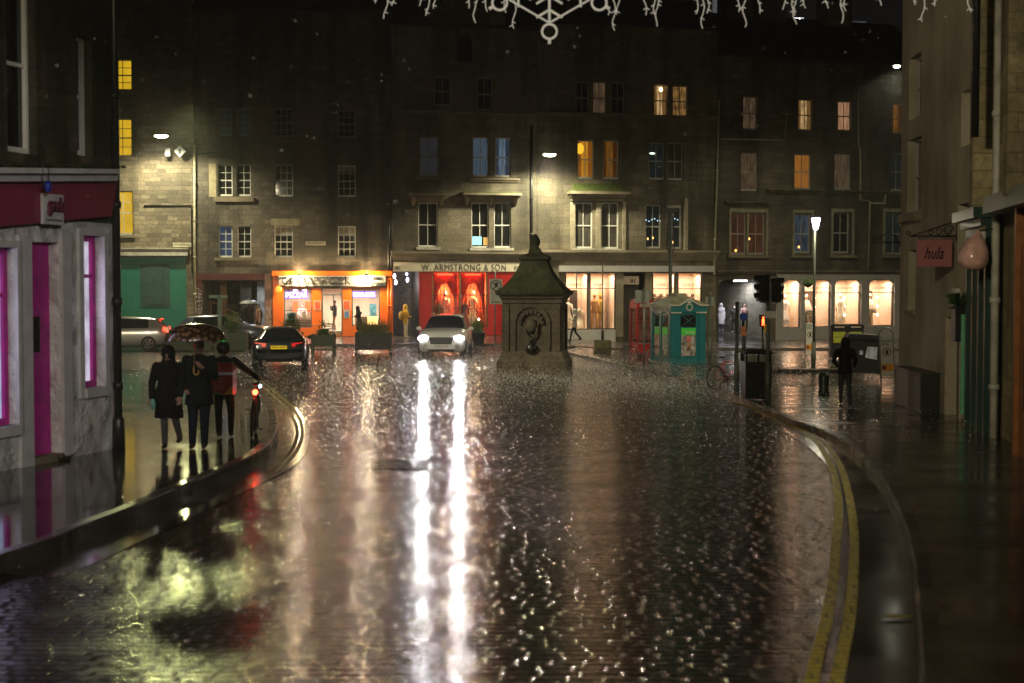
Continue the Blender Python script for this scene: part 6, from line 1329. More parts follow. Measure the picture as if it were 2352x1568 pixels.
e, b = post('signal_post', 'grey-green post with a small box standing at the right of the teal kiosk', 'post', 1630, 832, 671, .05, wide=1.05); plate(e, b, 1622, 1640, 682, 702, pm('grey_sign_back', (.25, .28, .25), .45), 'control_box', .05, .12)
e, b = post('tall_column', 'tall grey column with a looped bracket head rising behind the teal kiosk', 'column', 1539, 818, 478, .085)
a = zpx(b, 1536, 480); mb = MB(); mb.tube([(0, 0, a[1]-.1), (-.12, 0, a[1]-.5), (-.15, 0, a[1]-1.6), (0, 0, a[1]-2.1)], .03, 6); mb.tube([(0, 0, a[1]-.1), (.13, 0, a[1]-.4), (.15, 0, a[1]-1.7), (0, 0, a[1]-2.1)], .03, 6); mb.boxv(-.3, .3, -.1, .1, a[1]-.12, a[1]+.02); mb.build('bracket', M_TRIMB, e)
e, b = post('signal_post', 'plain grey post in front of the red bicycle, left of the litter bin', 'post', 1692, 898, 693, .055, wide=1.1)
e, b = post('sign_post', 'black post with a small round blue sign and an orange sticker behind the grey post', 'road sign', 1708, 876, 722, .07, M_TRIMB)
disc(e, zpx(b, 1707, 727), .13, pm('blue_sign', (.02, .06, .35), .4), 'blue_disc', -.08); plate(e, b, 1701, 1713, 749, 770, pm('orange_sticker', (.55, .2, .08), .5), 'sticker', -.075, .004)
e, b = post('traffic_light', 'pair of dark traffic light heads high on one pole behind the litter bin', 'traffic light', 1763, 919, 626, .05, wide=1.0)
signal(e, b, 1750, 632, 692, 18, R(-75)); signal(e, b, 1781, 638, 694, 18, R(100)); plate(e, b, 1756, 1780, 714, 730, M_SGN, 'white_box', -.09, .1)
mb = MB()
for y in (645, 680): z = zpx(b, 1763, y)[1]; mb.tube([(-.15, 0, z), (.2, 0, z)], .02, 5)
mb.build('bracket', M_TRIMB, e)
b2 = G(1751, 872, RH); e2 = empty('pedestrian_signal', b2, 0, 'small pedestrian signal with a glowing red figure on a short yellow-banded post', 'traffic light'); mb = MB(); z0_ = P(1751, 740, b2.y).z-b2.z; mb.tube([(.02, .05, 0), (.02, .05, z0_)], .045, 8); mb.boxv(-.12, .12, -.08, .06, z0_-.15, z0_+.25); mb.build('housing', M_TRIMB, e2)
mb = MB(); mb.boxv(.03, .10, -.10, -.08, z0_-.32, z0_-.05); mb.build('yellow_band', pm('yellow_box', (.6, .4, .02), .5), e2)
mb = MB(); mb.ell((0, -.09, z0_+.16), (.03, .012, .03)); mb.ell((0, -.09, z0_+.06), (.045, .012, .08)); mb.tube([(-.02, -.09, z0_), (-.03, -.09, z0_-.10)], .016, 5); mb.tube([(.02, -.09, z0_), (.03, -.09, z0_-.10)], .016, 5); mb.build('red_figure', em('red_man_glow', (1, .05, .01), 16), e2)
def hoop(name, label, px, py, w_, pt, pb_, ytop, tilt):
    b = G(px, py, RH); e = empty(name, b, 0, label, 'road sign', 'hooped pedestrian zone signs'); e.rotation_euler = (0, R(tilt), 0)
    zt = P(px, ytop, b.y).z-b.z; z1_ = P(px, pt, b.y).z-b.z; z0_ = P(px, pb_, b.y).z-b.z; hw_ = w_/2
    mb = MB(); pts = [(-hw_, 0, 0), (-hw_, 0, zt-hw_)]+[(-hw_*math.cos(a), 0, zt-hw_+hw_*math.sin(a)) for a in [math.pi*k/10 for k in range(1, 10)]]+[(hw_, 0, zt-hw_), (hw_, 0, 0)]; mb.tube(pts, .022, 6); mb.tube([(-hw_, 0, z0_-.06), (hw_, 0, z0_-.06)], .02, 6); mb.build('hoop_frame', M_GALV, e)
    H_ = z1_-z0_; mb = MB(); mb.boxv(-hw_+.02, hw_-.02, -.03, -.01, z0_, z1_); o = mb.build('sign_panel', M_SGN, e)
    disc(o, (0, z0_+H_*.62), hw_*.62, pm('dark_red_ring', (.25, .03, .03), .5), 'ring', -.031, hw_*.5); mb = MB(); mb.ell((0, -.034, z0_+H_*.62), (hw_*.2, .006, hw_*.4)); mb.build('symbol', M_TRIMB, o)
    text3('Pedestrian\nZONE', o, -hw_*.8, hw_*.8, z0_+H_*.80, z0_+H_*.95, -.032, M_BLK, 'lettering', thick=.002)
    mb = MB(); mb.boxv(-hw_+.03, hw_-.03, -.036, -.031, z0_+H_*.12, z0_+H_*.30); oo = mb.build('orange_plate', pm('orange_plate', (.75, .33, .02), .5, bump=0), o); disc(oo, (-hw_*.5, z0_+H_*.21), hw_*.3, pm('purple_disc', (.12, .02, .12), .5), 'disc', -.037)
hoop('hooped_sign', 'narrow hooped pedestrian zone sign standing in front of the second arched window', 1860, 846, .36, 741, 812, 714, 0)
hoop('hooped_sign', 'leaning hooped pedestrian zone sign beside the big black bin at the cream wall', 2040, 890, .42, 775, 862, 752, -3)
b = G(505, 812, 0); b = G(505, 806, 0); e = empty('finger_post', b, 0, 'pale green finger post by the alley', 'signpost'); zt = P(505, 680, b.y).z-b.z; mb = MB(); mb.tube([(0, 0, 0), (0, 0, zt)], .09, 8); mb.build('post', pm('pale_green_post', (.16, .24, .19), .5), e); mb = MB(); mb.boxv(-.45, .35, -.02, .02, zt-.08, zt+.05); mb.build('finger', MC['pale_green_post'], e)

# ===================================================== bins, bollard, cabinet
b = G(1742, 919, RH); e = empty('litter_bin', b, R(5), 'tall black litter bin with wide pale openings at the pavement corner', 'litter bin')
M_BINB = pm('black_bin', (.012, .013, .013), .35)
mb = MB(); mb.prism([(-.34, -.0, .03), (.34, 0, .03), (.35, 0, 1.0), (-.35, 0, 1.0)], None, (0, .6, 0)); mb.build('body', M_BINB, e)
mb = MB(); [mb.boxv(x, x+.06, y, y+.05, 1.0, 1.2) for x in (-.35, .29, -.03) for y in (.02, .55)]; mb.prism([(-.38, -.02, 1.2), (.38, -.02, 1.2), (.34, -.02, 1.28), (.1, -.02, 1.33), (-.1, -.02, 1.33), (-.34, -.02, 1.28)], None, (0, .66, 0)); mb.build('hood', M_BINB, e)
mb = MB(); mb.boxv(-.28, -.04, .05, .1, 1.0, 1.18); mb.boxv(.04, .28, .05, .1, 1.0, 1.18); mb.build('opening_panel', pm('dull_metal_panel', (.35, .35, .30), .35, .5), e)
b = G(1985, 862, RH); e = empty('communal_bin', b, R(-6), 'large black communal bin with torn white stickers at the end of the cream wall', 'bin')
mb = MB(); pts = [(-.62, 0, .12), (.58, 0, .12), (.64, 0, 1.1), (.55, 0, 1.30), (-.55, 0, 1.36), (-.66, 0, 1.1)]; mb.prism(pts, None, (0, 1.1, 0)); mb.build('body', M_BINB, e)
mb = MB(); mb.prism([(-.60, -.05, 1.30), (.60, -.05, 1.24), (.5, -.05, 1.40), (-.5, -.05, 1.44)], None, (0, 1.2, 0)); mb.build('lid', M_BINB, e)
mb = MB(); [mb.lathe([(.09, 0), (.09, .06)], (x, y, .06), 10) for x in (-.5, .5) for y in (.1, .95)]; mb.build('castor', M_TYRE, e)
mb = MB(); mb.prism([(.02, -.012, .62), (.42, -.012, .55), (.44, -.012, .98), (.10, -.012, 1.0)], None, (0, .01, 0)); mb.prism([(-.18, -.012, .72), (-.06, -.012, .72), (-.05, -.012, .86), (-.16, -.012, .88)], None, (0, .01, 0)); mb.build('sticker', pm('torn_white_sticker', (.40, .44, .58), .5, var=.5, scale=5), e)
b = G(1948, 826, RH)
for k in range(2):
    e = empty('recycling_bin', (b.x-.33+k*.68, b.y+.2, b.z), R(-4), ('left' if k == 0 else 'right')+'-hand black recycling bin of the pair with lime yellow labels under the third arched window', 'bin', 'pair of recycling bins')
    mb = MB(); mb.boxv(-.33, .33, 0, .75, .08, 1.32); mb.build('body', M_BINB, e)
    mb = MB(); mb.boxv(-.35, .35, -.04, .8, 1.32, 1.40); mb.prism([(-.35, -.04, 1.4), (.35, -.04, 1.4), (.28, -.04, 1.47), (-.28, -.04, 1.47)], None, (0, .8, 0)); mb.build('lid', M_BINB, e)
    mb = MB(); mb.boxv(-.2, .2, -.05, -.041, 1.33, 1.39); mb.build('slot_plate', pm('pale_slot', (.6, .45, .36), .5), e)
    mb = MB(); mb.boxv(-.25, .25, -.012, -.001, .70, 1.16); o = mb.build('label_panel', pm('lime_label', (.45, .50, .03), .5, var=.25, scale=6), e); text3('recycle', o, -.2, .2, .9, 1.0, -.013, M_DG, 'lettering', thick=.003)
b = G(1892, 905, RH); mb = MB(); mb.lathe([(.16, 0), (.17, .08), (.135, .14), (.15, .34), (.165, .5), (.12, .58), (.04, .62)], (0, 0, 0), 12); tag(mb.build('bollard', pm('dark_green_bollard', (.02, .035, .025), .4), None, b), 'squat dark green bollard standing alone on the wet pavement', 'bollard')
b = H.w(H.uz(2128, 900)[0], 0, RH-.0); b.z = zg(b.x, b.y)+RH; a = H.uz(2128, 852)[1]-b.z
e = empty('utility_cabinet', b, H.ang, 'dark grey-green utility cabinet against the cream wall', 'cabinet'); uA_ = H.uz(2098, 900)[0]-H.uz(2128, 900)[0]; uB_ = H.uz(2160, 900)[0]-H.uz(2128, 900)[0]
mb = MB(); mb.boxv(uA_, uB_, -.42, -.02, 0, a); mb.boxv(uA_-.03, uB_+.03, -.45, -.01, a, a+.04); mb.build('body', pm('cabinet_green', (.02, .028, .022), .45), e)
mb = MB(); mb.boxv(uA_+.04, (uA_+uB_)/2-.01, -.435, -.421, .08, a-.05); mb.boxv((uA_+uB_)/2+.01, uB_-.04, -.435, -.421, .08, a-.05); mb.build('door_leaf', MC['cabinet_green'], e)
# hanging sign on scrolled bracket
def bracket(mb, L, h, sgn=1):
    mb.tube([(0, 0, 0), (-sgn*L, 0, 0)], .018, 5); mb.tube([(0, 0, h), (-sgn*L*.95, 0, .01)], .014, 5); mb.tube([(0, 0, -.12), (0, 0, h+.08)], .02, 5)
    for k, (cx, r) in enumerate(((.16, .12), (.36, .085), (.52, .06), (.98, .05))):
        c = -sgn*L*cx*1.05; mb.tube([(c+r*(1-t*.07)*math.cos(t), 0, r*.95+.01+r*(1-t*.07)*math.sin(t)) for t in [j*.55 for j in range(13)]], .010, 4)
uh = H.uz(2197, 560)[0]; q = H.w(uh, 0, H.uz(2197, 542)[1]); e = empty('hanging_sign', q, 0, 'dusky pink hanging board reading hula under a scrolled iron bracket', 'sign'); Lh = .98*(2196-2100)/100
mb = MB(); bracket(mb, 1.02, .33); mb.build('scroll_bracket', M_IRON, e)
mb = MB(); mb.boxv(-.86, -.10, -.012, .012, -.66, -.08); o = mb.build('board', pm('dusky_pink_board', (.42, .15, .16), .5, var=.06), e); mb = MB(); mb.tube([(-.8, 0, -.08), (-.8, 0, 0)], .008, 4); mb.tube([(-.16, 0, -.08), (-.16, 0, 0)], .008, 4); mb.build('hanger', M_IRON, e)
text3('hula', o, -.70, -.28, -.50, -.24, -.016, M_BLK, 'script_lettering', shear=.35, thick=.004, bold=.01)
uh = .0; q = H.w(0, 0, H.uz(2066, 557)[1]); e = empty('scroll_bracket', (q.x+.02, q.y+.1, q.z), 0, 'empty scrolled iron bracket on the corner of the cream house', 'bracket'); mb = MB(); mb.tube([(0, 0, 0), (-.75, 0, 0)], .016, 5); mb.tube([(0, 0, -.1), (0, 0, .4)], .018, 5)
mb.tube([(-.08-.22+.22*math.cos(t), 0, .02+.22*math.sin(t)) for t in [math.pi*j/10 for j in range(11)]], .012, 4); mb.tube([(-.62+.08*math.cos(t)*(1-t*.08), 0, .10+.08*math.sin(t)*(1-t*.08)) for t in [j*.6 for j in range(12)]], .012, 4); mb.build('scrollwork', M_IRON, e)
# pink teardrop ornament and wall planter
q = P(2238, 580, 27.0); mb = MB(); mb.lathe([(.02, -.36), (.20, -.33), (.30, -.2), (.31, -.08), (.26, .1), (.17, .26), (.08, .38), (.02, .47)], (0, 0, 0), 20); e = empty('teardrop_ornament', q, 0, 'large glossy pale pink teardrop hung on the green shop wall beside the hula board', 'ornament'); e.scale = (.88, .88, .88); o = mb.build('drop', pm('glossy_pale_pink', (.75, .45, .40), .18, coat=.6, bump=0), e); o.rotation_euler = (0, R(12), 0); mb = MB(); mb.tube([(.1, 0, .45), (.45, .2, .5)], .02, 5); mb.build('arm', M_IRON, e)
random.seed(11)
q = H.w(H.L-.15, -.35, H.uz(2225, 700)[1]); e = empty('wall_planter', q, 0, 'spiky green plant in a dark wall box at the end of the cream wall', 'planter'); mb = MB()
for i in range(160): a = random.uniform(0, 6.28); L_ = random.uniform(.1, .3); up = random.uniform(-.08, .28); mb.add([(0, 0, 0), (L_*math.cos(a)*.5+.02, L_*math.sin(a)*.5, up), (L_*math.cos(a), L_*math.sin(a), up-.02)], [(0, 1, 2)])
mb.build('foliage', pm('deep_leaf', (.03, .07, .02), .6), e); mb = MB(); mb.boxv(-.10, .14, -.1, .2, -.75, 0); mb.build('box', M_TRIMB, e)

# ===================================================== planters and cafe furniture
def grass_tuft(mb, n, rx, ry, h, seed=1, lean=.5, w_=.014):
    random.seed(seed)
    for i in range(n):
        x = random.uniform(-rx, rx); y = random.uniform(-ry, ry); a = random.uniform(0, 6.28); L_ = random.uniform(.5, 1)*h; d = random.uniform(0, lean)*L_; px_, py_ = math.cos(a), math.sin(a)
        rows = []
        for k in range(5):
            t = k/4; cx = x+px_*d*t*t; cy = y+py_*d*t*t; cz = L_*(t-.35*t*t*(d/L_ if L_ else 0)*1.4); ww = w_*(1-t*.9); rows.append([(cx-py_*ww, cy+px_*ww, cz), (cx+py_*ww, cy-px_*ww, cz)])
        mb.ring(rows, 0, False, False, False)
def leafy(mb, n, rx, ry, h, seed=1, s=.06):
    random.seed(seed)
    for i in range(n):
        z = random.random()**.8*h; k = 1-.5*z/h; x = random.gauss(0, .45)*rx*k; y = random.gauss(0, .45)*ry*k; a = Vector((random.gauss(0, 1), random.gauss(0, 1), random.gauss(0, .7))).normalized()*s*random.uniform(.6, 1.3); c = Vector((random.gauss(0, 1), random.gauss(0, 1), random.gauss(0, 1))).normalized()*s*.4; p = Vector((x, y, z))
        mb.add([p-a, p+c, p+a, p-c], [(0, 1, 2, 3)])
M_GRASS = pm('tan_green_grass', (.16, .16, .05), .6, var=.6, scale=12); M_LEAF = pm('mid_green_leaf', (.06, .12, .025), .55, var=.6, scale=14); M_LEAFY = pm('yellow_green_leaf', (.16, .22, .03), .55, var=.4, scale=14)
M_PLB = pm('black_trough', (.018, .018, .02), .5); M_PLG = pm('green_slat_paint', (.035, .055, .03), .5, bump=.3)
def trough(name, label, px, py, wpx, hz_, legs, mt, plants, slats=4, dpt=.6, h=0):
    b = G(px, py, h); s = FPX/b.y; W_ = wpx/s; e = empty(name, b, 0, label, 'planter', 'planters along the shops'); mb = MB(); z0_ = legs
    for k in range(slats): a = z0_+(hz_-z0_)*k/slats; c = z0_+(hz_-z0_)*(k+1)/slats-.02; mb.boxv(-W_/2, W_/2, 0, .04, a, c); mb.boxv(-W_/2, W_/2, dpt-.04, dpt, a, c); mb.boxv(-W_/2, -W_/2+.04, .04, dpt-.04, a, c); mb.boxv(W_/2-.04, W_/2, .04, dpt-.04, a, c)
    mb.boxv(-W_/2+.04, W_/2-.04, .04, dpt-.04, z0_, hz_-.08); mb.build('trough', mt, e)
    for x in (-W_/2+.04, W_/2-.04):
        for y in (.0, dpt-.08): m2 = MB(); m2.boxv(x-.04, x+.04, y-.02, y+.06, 0, hz_+.02); m2.build('leg', mt, e)
    if legs > .2: m2 = MB(); m2.boxv(-W_/2+.08, W_/2-.08, .02, .06, legs*.45, legs*.45+.06); m2.build('rail', mt, e)
    for kind, n, hh, mtp, sd in plants:
        m3 = MB(); (grass_tuft if kind == 'g' else leafy)(m3, n, W_/2*.85, dpt*.4, hh, sd); m3.build('grasses' if kind == 'g' else 'foliage', mtp, e, (0, dpt/2, hz_-.1))
    return e
trough('grass_planter', 'large black trough of arching tan grasses in front of the fish and chips window', 857, 812, 83, .86, .16, M_PLB, [('g', 420, .85, M_GRASS, 3), ('l', 500, .35, M_LEAF, 4)], 1)
trough('slatted_planter', 'small green slatted planter on tall legs in front of the takeaway door', 741, 813, 54, .80, .34, M_PLG, [('l', 700, .3, M_LEAF, 5), ('l', 120, .7, M_LEAFY, 6)], 4)
trough('green_planter', 'long low green planter with yellow-green bushes by the alley, right of the umbrella', 530, 806, 70, .80, .03, M_PLG, [('l', 800, .55, M_LEAF, 7), ('l', 220, .95, M_LEAFY, 8)], 5)
trough('green_planter', 'long low dark green planter behind the umbrella, beside the silver car', 432, 806, 100, .78, .03, M_PLG, [('l', 500, .22, M_LEAF, 9)], 5)
trough('fern_planter', 'planter of tall feathery fern at the left corner of the orange takeaway', 668, 800, 50, .70, .03, M_PLG, [('l', 900, .95, M_LEAF, 12), ('g', 120, 1.1, pm('rusty_green', (.12, .10, .03), .6), 13)], 4)
b = G(1097, 790, RH); e = empty('potted_plant', b, 0, 'dark tub with tall pale grasses before the dress shop window, behind the white car', 'potted plant'); mb = MB(); mb.lathe([(.25, 0), (.30, .1), (.36, .5), (.38, .55), (.33, .56)], (0, 0, 0), 14); mb.build('pot', M_PLB, e); mb = MB(); grass_tuft(mb, 220, .25, .2, .85, 21); leafy(mb, 300, .3, .3, .5, 22); mb.build('foliage', M_LEAFY, e, (0, 0, .5))
M_CHROME = pm('chrome_tube', (.6, .6, .6), .2, .95)
b = G(757, 784, RH); e = empty('cafe_chair', b, R(20), 'light metal cafe chair outside the pizza window', 'chair'); mb = MB()
for x, y in ((-.2, -.2), (.2, -.2)): mb.tube([(x, y, 0), (x, y, .62), (x, .15, .66)], .014, 5)
for x in (-.2, .2): mb.tube([(x, .22, 0), (x, .2, .45), (x, .26, .86)], .014, 5)
mb.tube([(-.2, .26, .86), (.2, .26, .86)], .014, 5); mb.build('frame', M_CHROME, e); mb = MB(); mb.boxv(-.21, .21, -.2, .2, .43, .46); mb.build('seat', M_CHROME, e); mb = MB(); [mb.boxv(-.19, .19, .23, .25, z, z+.04) for z in (.58, .68, .78)]; mb.build('backrest', M_CHROME, e)
b = G(733, 782, RH); e = empty('cafe_table', b, 0, 'round orange topped cafe table outside the pizza window', 'table'); mb = MB(); mb.lathe([(.36, .72), (.36, .75)], (0, 0, 0), 18); mb.build('table_top', pm('orange_table', (.7, .25, .05), .25), e); mb = MB(); mb.tube([(0, 0, .02), (0, 0, .72)], .03, 8); mb.lathe([(.22, 0), (.05, .05)], (0, 0, 0), 12); mb.build('leg', M_CHROME, e)
# ===================================================== bicycles
def bicycle(label, loc, rz, col, tilt=0, steer=0.0):
    e = empty('bicycle', loc, 0, label, 'bicycle'); e.rotation_euler = (R(tilt), 0, rz); wr = .34
    for nm, x, st_ in (('wheel', -.52, 0), ('wheel', .52, steer)):
        m = MB(); m.tube([(wr*math.cos(a), 0, wr*math.sin(a)) for a in [2*math.pi*k/28 for k in range(29)]], .020, 6, cap=False); w_ = m.build(nm, M_TYRE, e, (x, 0, wr+.02), st_)
        m = MB(); m.tube([(wr*.93*math.cos(a), 0, wr*.93*math.sin(a)) for a in [2*math.pi*k/28 for k in range(29)]], .010, 5, cap=False); [m.tube([(0, 0, 0), (wr*.93*math.cos(a), .0, wr*.93*math.sin(a))], .0025, 3) for a in [2*math.pi*k/16 for k in range(16)]]; m.tube([(0, -.04, 0), (0, .04, 0)], .022, 6); m.build('rim', M_ALLOY, w_)
    m = MB(); bb = (-.08, 0, .30); st_ = (-.20, 0, .80); hd_ = (.36, 0, .80); hl = (.40, 0, .62); ra = (-.52, 0, .36)
    for a, b_ in ((bb, st_), (bb, hl), (st_, hd_), (hl, hd_)): m.tube([a, b_], .018, 6)
    for y in (-.05, .05): m.tube([(bb[0], y, bb[2]), (ra[0], y, ra[2])], .010, 5); m.tube([(st_[0], y*.4, st_[2]-.04), (ra[0], y, ra[2])], .009, 5); m.tube([(hl[0], y, hl[2]), (.52, y, .36)], .012, 5)
    m.build('frame', col, e)
    m = MB(); m.tube([st_, (-.23, 0, .93)], .014, 6); m.ell((-.25, 0, .95), (.14, .07, .035), 10, 5); m.build('saddle', M_TRIMB, e)
    m = MB(); m.tube([hd_, (.35, 0, .95), (.38, 0, 1.0)], .015, 6); m.tube([(.36, -.30, 1.0), (.40, -.1, 1.0), (.40, .1, 1.0), (.36, .30, 1.0)], .013, 6); m.build('handlebar', M_TRIMB, e)
    m = MB(); m.tube([(-.08, -.07, .30), (-.06, -.08, .13)], .012, 5); m.tube([(-.08, .07, .30), (-.10, .08, .47)], .012, 5); m.boxv(-.11, -.01, -.17, -.08, .11, .13); m.boxv(-.15, -.05, .08, .17, .46, .48); m.ring([[(-.08+.09*math.cos(a), y, .30+.09*math.sin(a)) for a in [2*math.pi*k/14 for k in range(14)]] for y in (-.05, -.043)], 0, False, True); m.build('crank', M_TRIMB, e)
    return e
b = G(566, 1008, LH); bk = bicycle('black bicycle with a glowing red rear light wheeled by the courier with the red box', (b.x+.0, b.y+.72, b.z), R(96), pm('black_bike_paint', (.02, .02, .025), .3), 4)
m = MB(); m.ell((-.30, 0, .80), (.03, .05, .05)); m.build('rear_light', em('red_rear_lamp', (1, .03, .01), 40, True), bk); m = MB(); m.ell((.47, -.03, .86), (.04, .035, .035)); m.build('front_light', em('cool_front_lamp', (.7, .85, 1), 6), bk)
lamp('POINT', (-.42, 0, .80), 2.5, (1, .05, .02), bk, .04)
lamp('SPOT', (.52, 0, .92), 60, (.75, .85, 1.0), bk, .04, 60, .8, (1, 0, -.28))
b = G(1475, 836, RH); bicycle('grey bicycle leaning against the signpost before the red telephone box', (b.x, b.y+.1, b.z), R(4), pm('mauve_grey_bike', (.20, .18, .26), .3, .4), -6)
b = G(1672, 893, RH); bicycle('red bicycle chained to a hoop stand behind the grey post', (b.x, b.y+.25, b.z), R(38), pm('red_bike_paint', (.45, .015, .015), .3), 3, .5)
b = G(1668, 893, RH); mb = MB(); mb.tube([(-.38, 0, 0), (-.38, 0, .62), (-.30, 0, .72), (.30, 0, .72), (.38, 0, .62), (.38, 0, 0)], .026, 8); tag(mb.build('cycle_stand', M_GALV, None, (b.x, b.y+.5, b.z), R(20)), 'low hoop cycle stand holding the red bicycle', 'cycle stand')
# ===================================================== festive lights overhead (rope unlit, its pale look given by a faint added glow)
YL = 21.0
M_ROPE = em('rope_with_added_glow', (.60, .56, .47), .42)
sf = empty('snowflake_light', P(1262, -60, YL), 0, 'large snowflake of pale rope light hanging over the street', 'festive light')
cx, cz = 0, 0; S = YL/FPX
def sp(px, py): q = P(px, py, YL)-P(1262, -60, YL); return (q.x, q.y*0, q.z)
mb = MB(); RR = 132
arms = []
for k in range(6):
    a = math.pi/2+k*math.pi/3; ca, sa = math.cos(a), math.sin(a)
    def at(r, off=0): return (1262+ca*r-sa*off, -60+sa*r+ca*off)
    mb.tube([sp(*at(0)), sp(*at(RR-17))], 3.4*S, 6); c = at(RR)
    mb.tube([sp(c[0]+17*math.cos(t), c[1]+17*math.sin(t)) for t in [2*math.pi*j/16 for j in range(17)]], 2.9*S, 6); mb.tube([sp(*at(RR+17)), sp(*at(RR+28))], 4*S, 6)
    for r in (50, 82): 
        for sg in (-1, 1): mb.tube([sp(*at(r)), sp(*at(r+18, sg*30))], 2.9*S, 6)
    a2 = a+math.pi/3; mb.tube([sp(*at(112)), sp(1262+math.cos(a2)*112, -60+math.sin(a2)*112)], 2.4*S, 6)
mb.build('rope_figure', M_ROPE, sf)
mb = MB(); q = P(-300, -30, YL); mb.tube([(-16, 0, 2.3), (-6, 0, 1.0), (0, 0, .7), (6, 0, 1.1), (16, 0, 2.5)], .02, 5); mb.build('span_wire', M_PIPE, sf)
ic = empty('icicle_lights', P(1262, -8, YL+.3), 0, 'row of pale curling icicle light strands hanging across the top of the street', 'festive light')
def ip_(px, py): q = P(px, py, YL+.3)-P(1262, -8, YL+.3); return (q.x, 0, q.z)
L1 = [(808.5+x*.3173, y*.3173) for x, y in ((183, 20), (258, 135), (313, 40), (517, 40), (562, 112), (615, 60), (848, 60), (905, 165), (990, 82), (1187, 205), (1125, 90), (1860, 108), (1912, 220), (1940, 105), (2133, 108), (2207, 190), (2222, 105))]
L1 += [(1554.7+x*.3173, y*.3173) for x, y in ((155, 100), (200, 205), (232, 95), (452, 85), (500, 195), (603, 95), (785, 68), (855, 110), (865, 175), (938, 58), (1095, 60), (1205, 168), (1232, 80), (1485, 40), (1740, 35), (1797, 155), (1868, 45), (2125, 88))]
random.seed(2)
for (x, yb2) in L1:
    mb = MB(); n = max(4, int((yb2+30)/7)); ph_ = random.uniform(0, 6)
    pts = [(x-4+5*math.sin(ph_+j*.8)*(.3+.7*j/n)+random.uniform(-1, 1), -40+(yb2+40)*j/n) for j in range(n+1)]
    mb.tube([ip_(*p) for p in pts], 1.25*S, 5)
    for k in range(2):
        j = random.randint(n//2, n-1); p = pts[j]; mb.tube([ip_(*p), ip_(p[0]+random.choice((-7, 7)), p[1]+4)], 1.1*S, 4)
    mb.build('light_strand', M_ROPE, ic)
# ===================================================== people
def skinm(c=(.42, .25, .18)): return pm('skin_%d' % int(c[0]*100), c, .5, bump=0, var=.08)
M_HAIRD = pm('dark_hair', (.02, .015, .012), .6)
class Body:
    def __init__(s): s.p = []      # primitives
    def cap(s, a, b, ra, rb, m): s.p.append(('c', Vector(a), Vector(b), ra, rb, m)); return s
    def limb(s, pts, rs, m):
        for i in range(len(pts)-1): s.cap(pts[i], pts[i+1], rs[i], rs[i+1], m)
        return s
    def ell(s, c, r, m): s.p.append(('e', Vector(c), Vector(r), 0, 0, m)); return s
    def stack(s, lv, m): s.p.append(('s', lv, None, 0, 0, m)); return s     # lv: (z, rx, ry, cx, cy)
    def build(s, mats, vox=.02, name='person'):
        mb = MB()
        for k, a, b, ra, rb, m in s.p:
            if k == 'c':
                d = (b-a); L_ = max(d.length, 1e-4); d = d/L_
                pts = [a-d*ra*.98, a-d*ra*.85, a-d*ra*.5, a, b, b+d*rb*.5, b+d*rb*.85, b+d*rb*.98]
                mb.tube(pts, [ra*.12, ra*.52, ra*.86, ra, rb, rb*.86, rb*.52, rb*.12], 12)
            elif k == 'e': mb.ell(a, b, 14, 10)
            else: mb.ring([[(cx+rx*math.cos(t), cy+ry*math.sin(t), z) for t in [2*math.pi*j/18 for j in range(18)]] for z, rx, ry, cx, cy in a], 0, True, True)
        me = bpy.data.meshes.new(name); me.from_pydata(mb.v, [], mb.f); o = bpy.data.objects.new(name, me); COL.objects.link(o)
        bm = bmesh.new(); bm.from_mesh(me); bmesh.ops.recalc_face_normals(bm, faces=bm.faces); bm.to_mesh(me); bm.free()
        md = o.modifiers.new('r', 'REMESH'); md.mode = 'VOXEL'; md.voxel_size = vox; md.use_smooth_shade = True
        sm_ = o.modifiers.new('s', 'SMOOTH'); sm_.factor = .5; sm_.iterations = 2
        dg = bpy.context.evaluated_depsgraph_get(); dg.update(); m2 = bpy.data.meshes.new_from_object(o.evaluated_get(dg)); o.modifiers.clear(); o.data = m2
        m2.materials.clear(); [m2.materials.append(x) for x in mats]
        for f in m2.polygons:
            c = f.center; best = 9; bi = 0
            for k, a, b, ra, rb, m in s.p:
                if k == 'c':
                    ab = b-a; t = max(0, min(1, (c-a).dot(ab)/max(ab.length_squared, 1e-9))); d = (c-(a+ab*t)).length-(ra+(rb-ra)*t)
                elif k == 'e':
                    q = c-a; q = Vector((q.x/b.x, q.y/b.y, q.z/b.z)); d = (q.length-1)*min(b)
                else:
                    if c.z < a[0][0]-.01 or c.z > a[-1][0]+.01: continue
                    for i in range(len(a)-1):
                        if a[i][0] <= c.z <= a[i+1][0] or i == len(a)-2:
                            t = max(0, min(1, (c.z-a[i][0])/max(1e-6, a[i+1][0]-a[i][0]))); rx = a[i][1]+(a[i+1][1]-a[i][1])*t; ry = a[i][2]+(a[i+1][2]-a[i][2])*t; cx = a[i][3]+(a[i+1][3]-a[i][3])*t; cy = a[i][4]+(a[i+1][4]-a[i][4])*t
                            d = (math.hypot((c.x-cx)/rx, (c.y-cy)/ry)-1)*min(rx, ry)-.012; break
                if d < best: best = d; bi = m
            f.material_index = bi; f.use_smooth = True
        return o
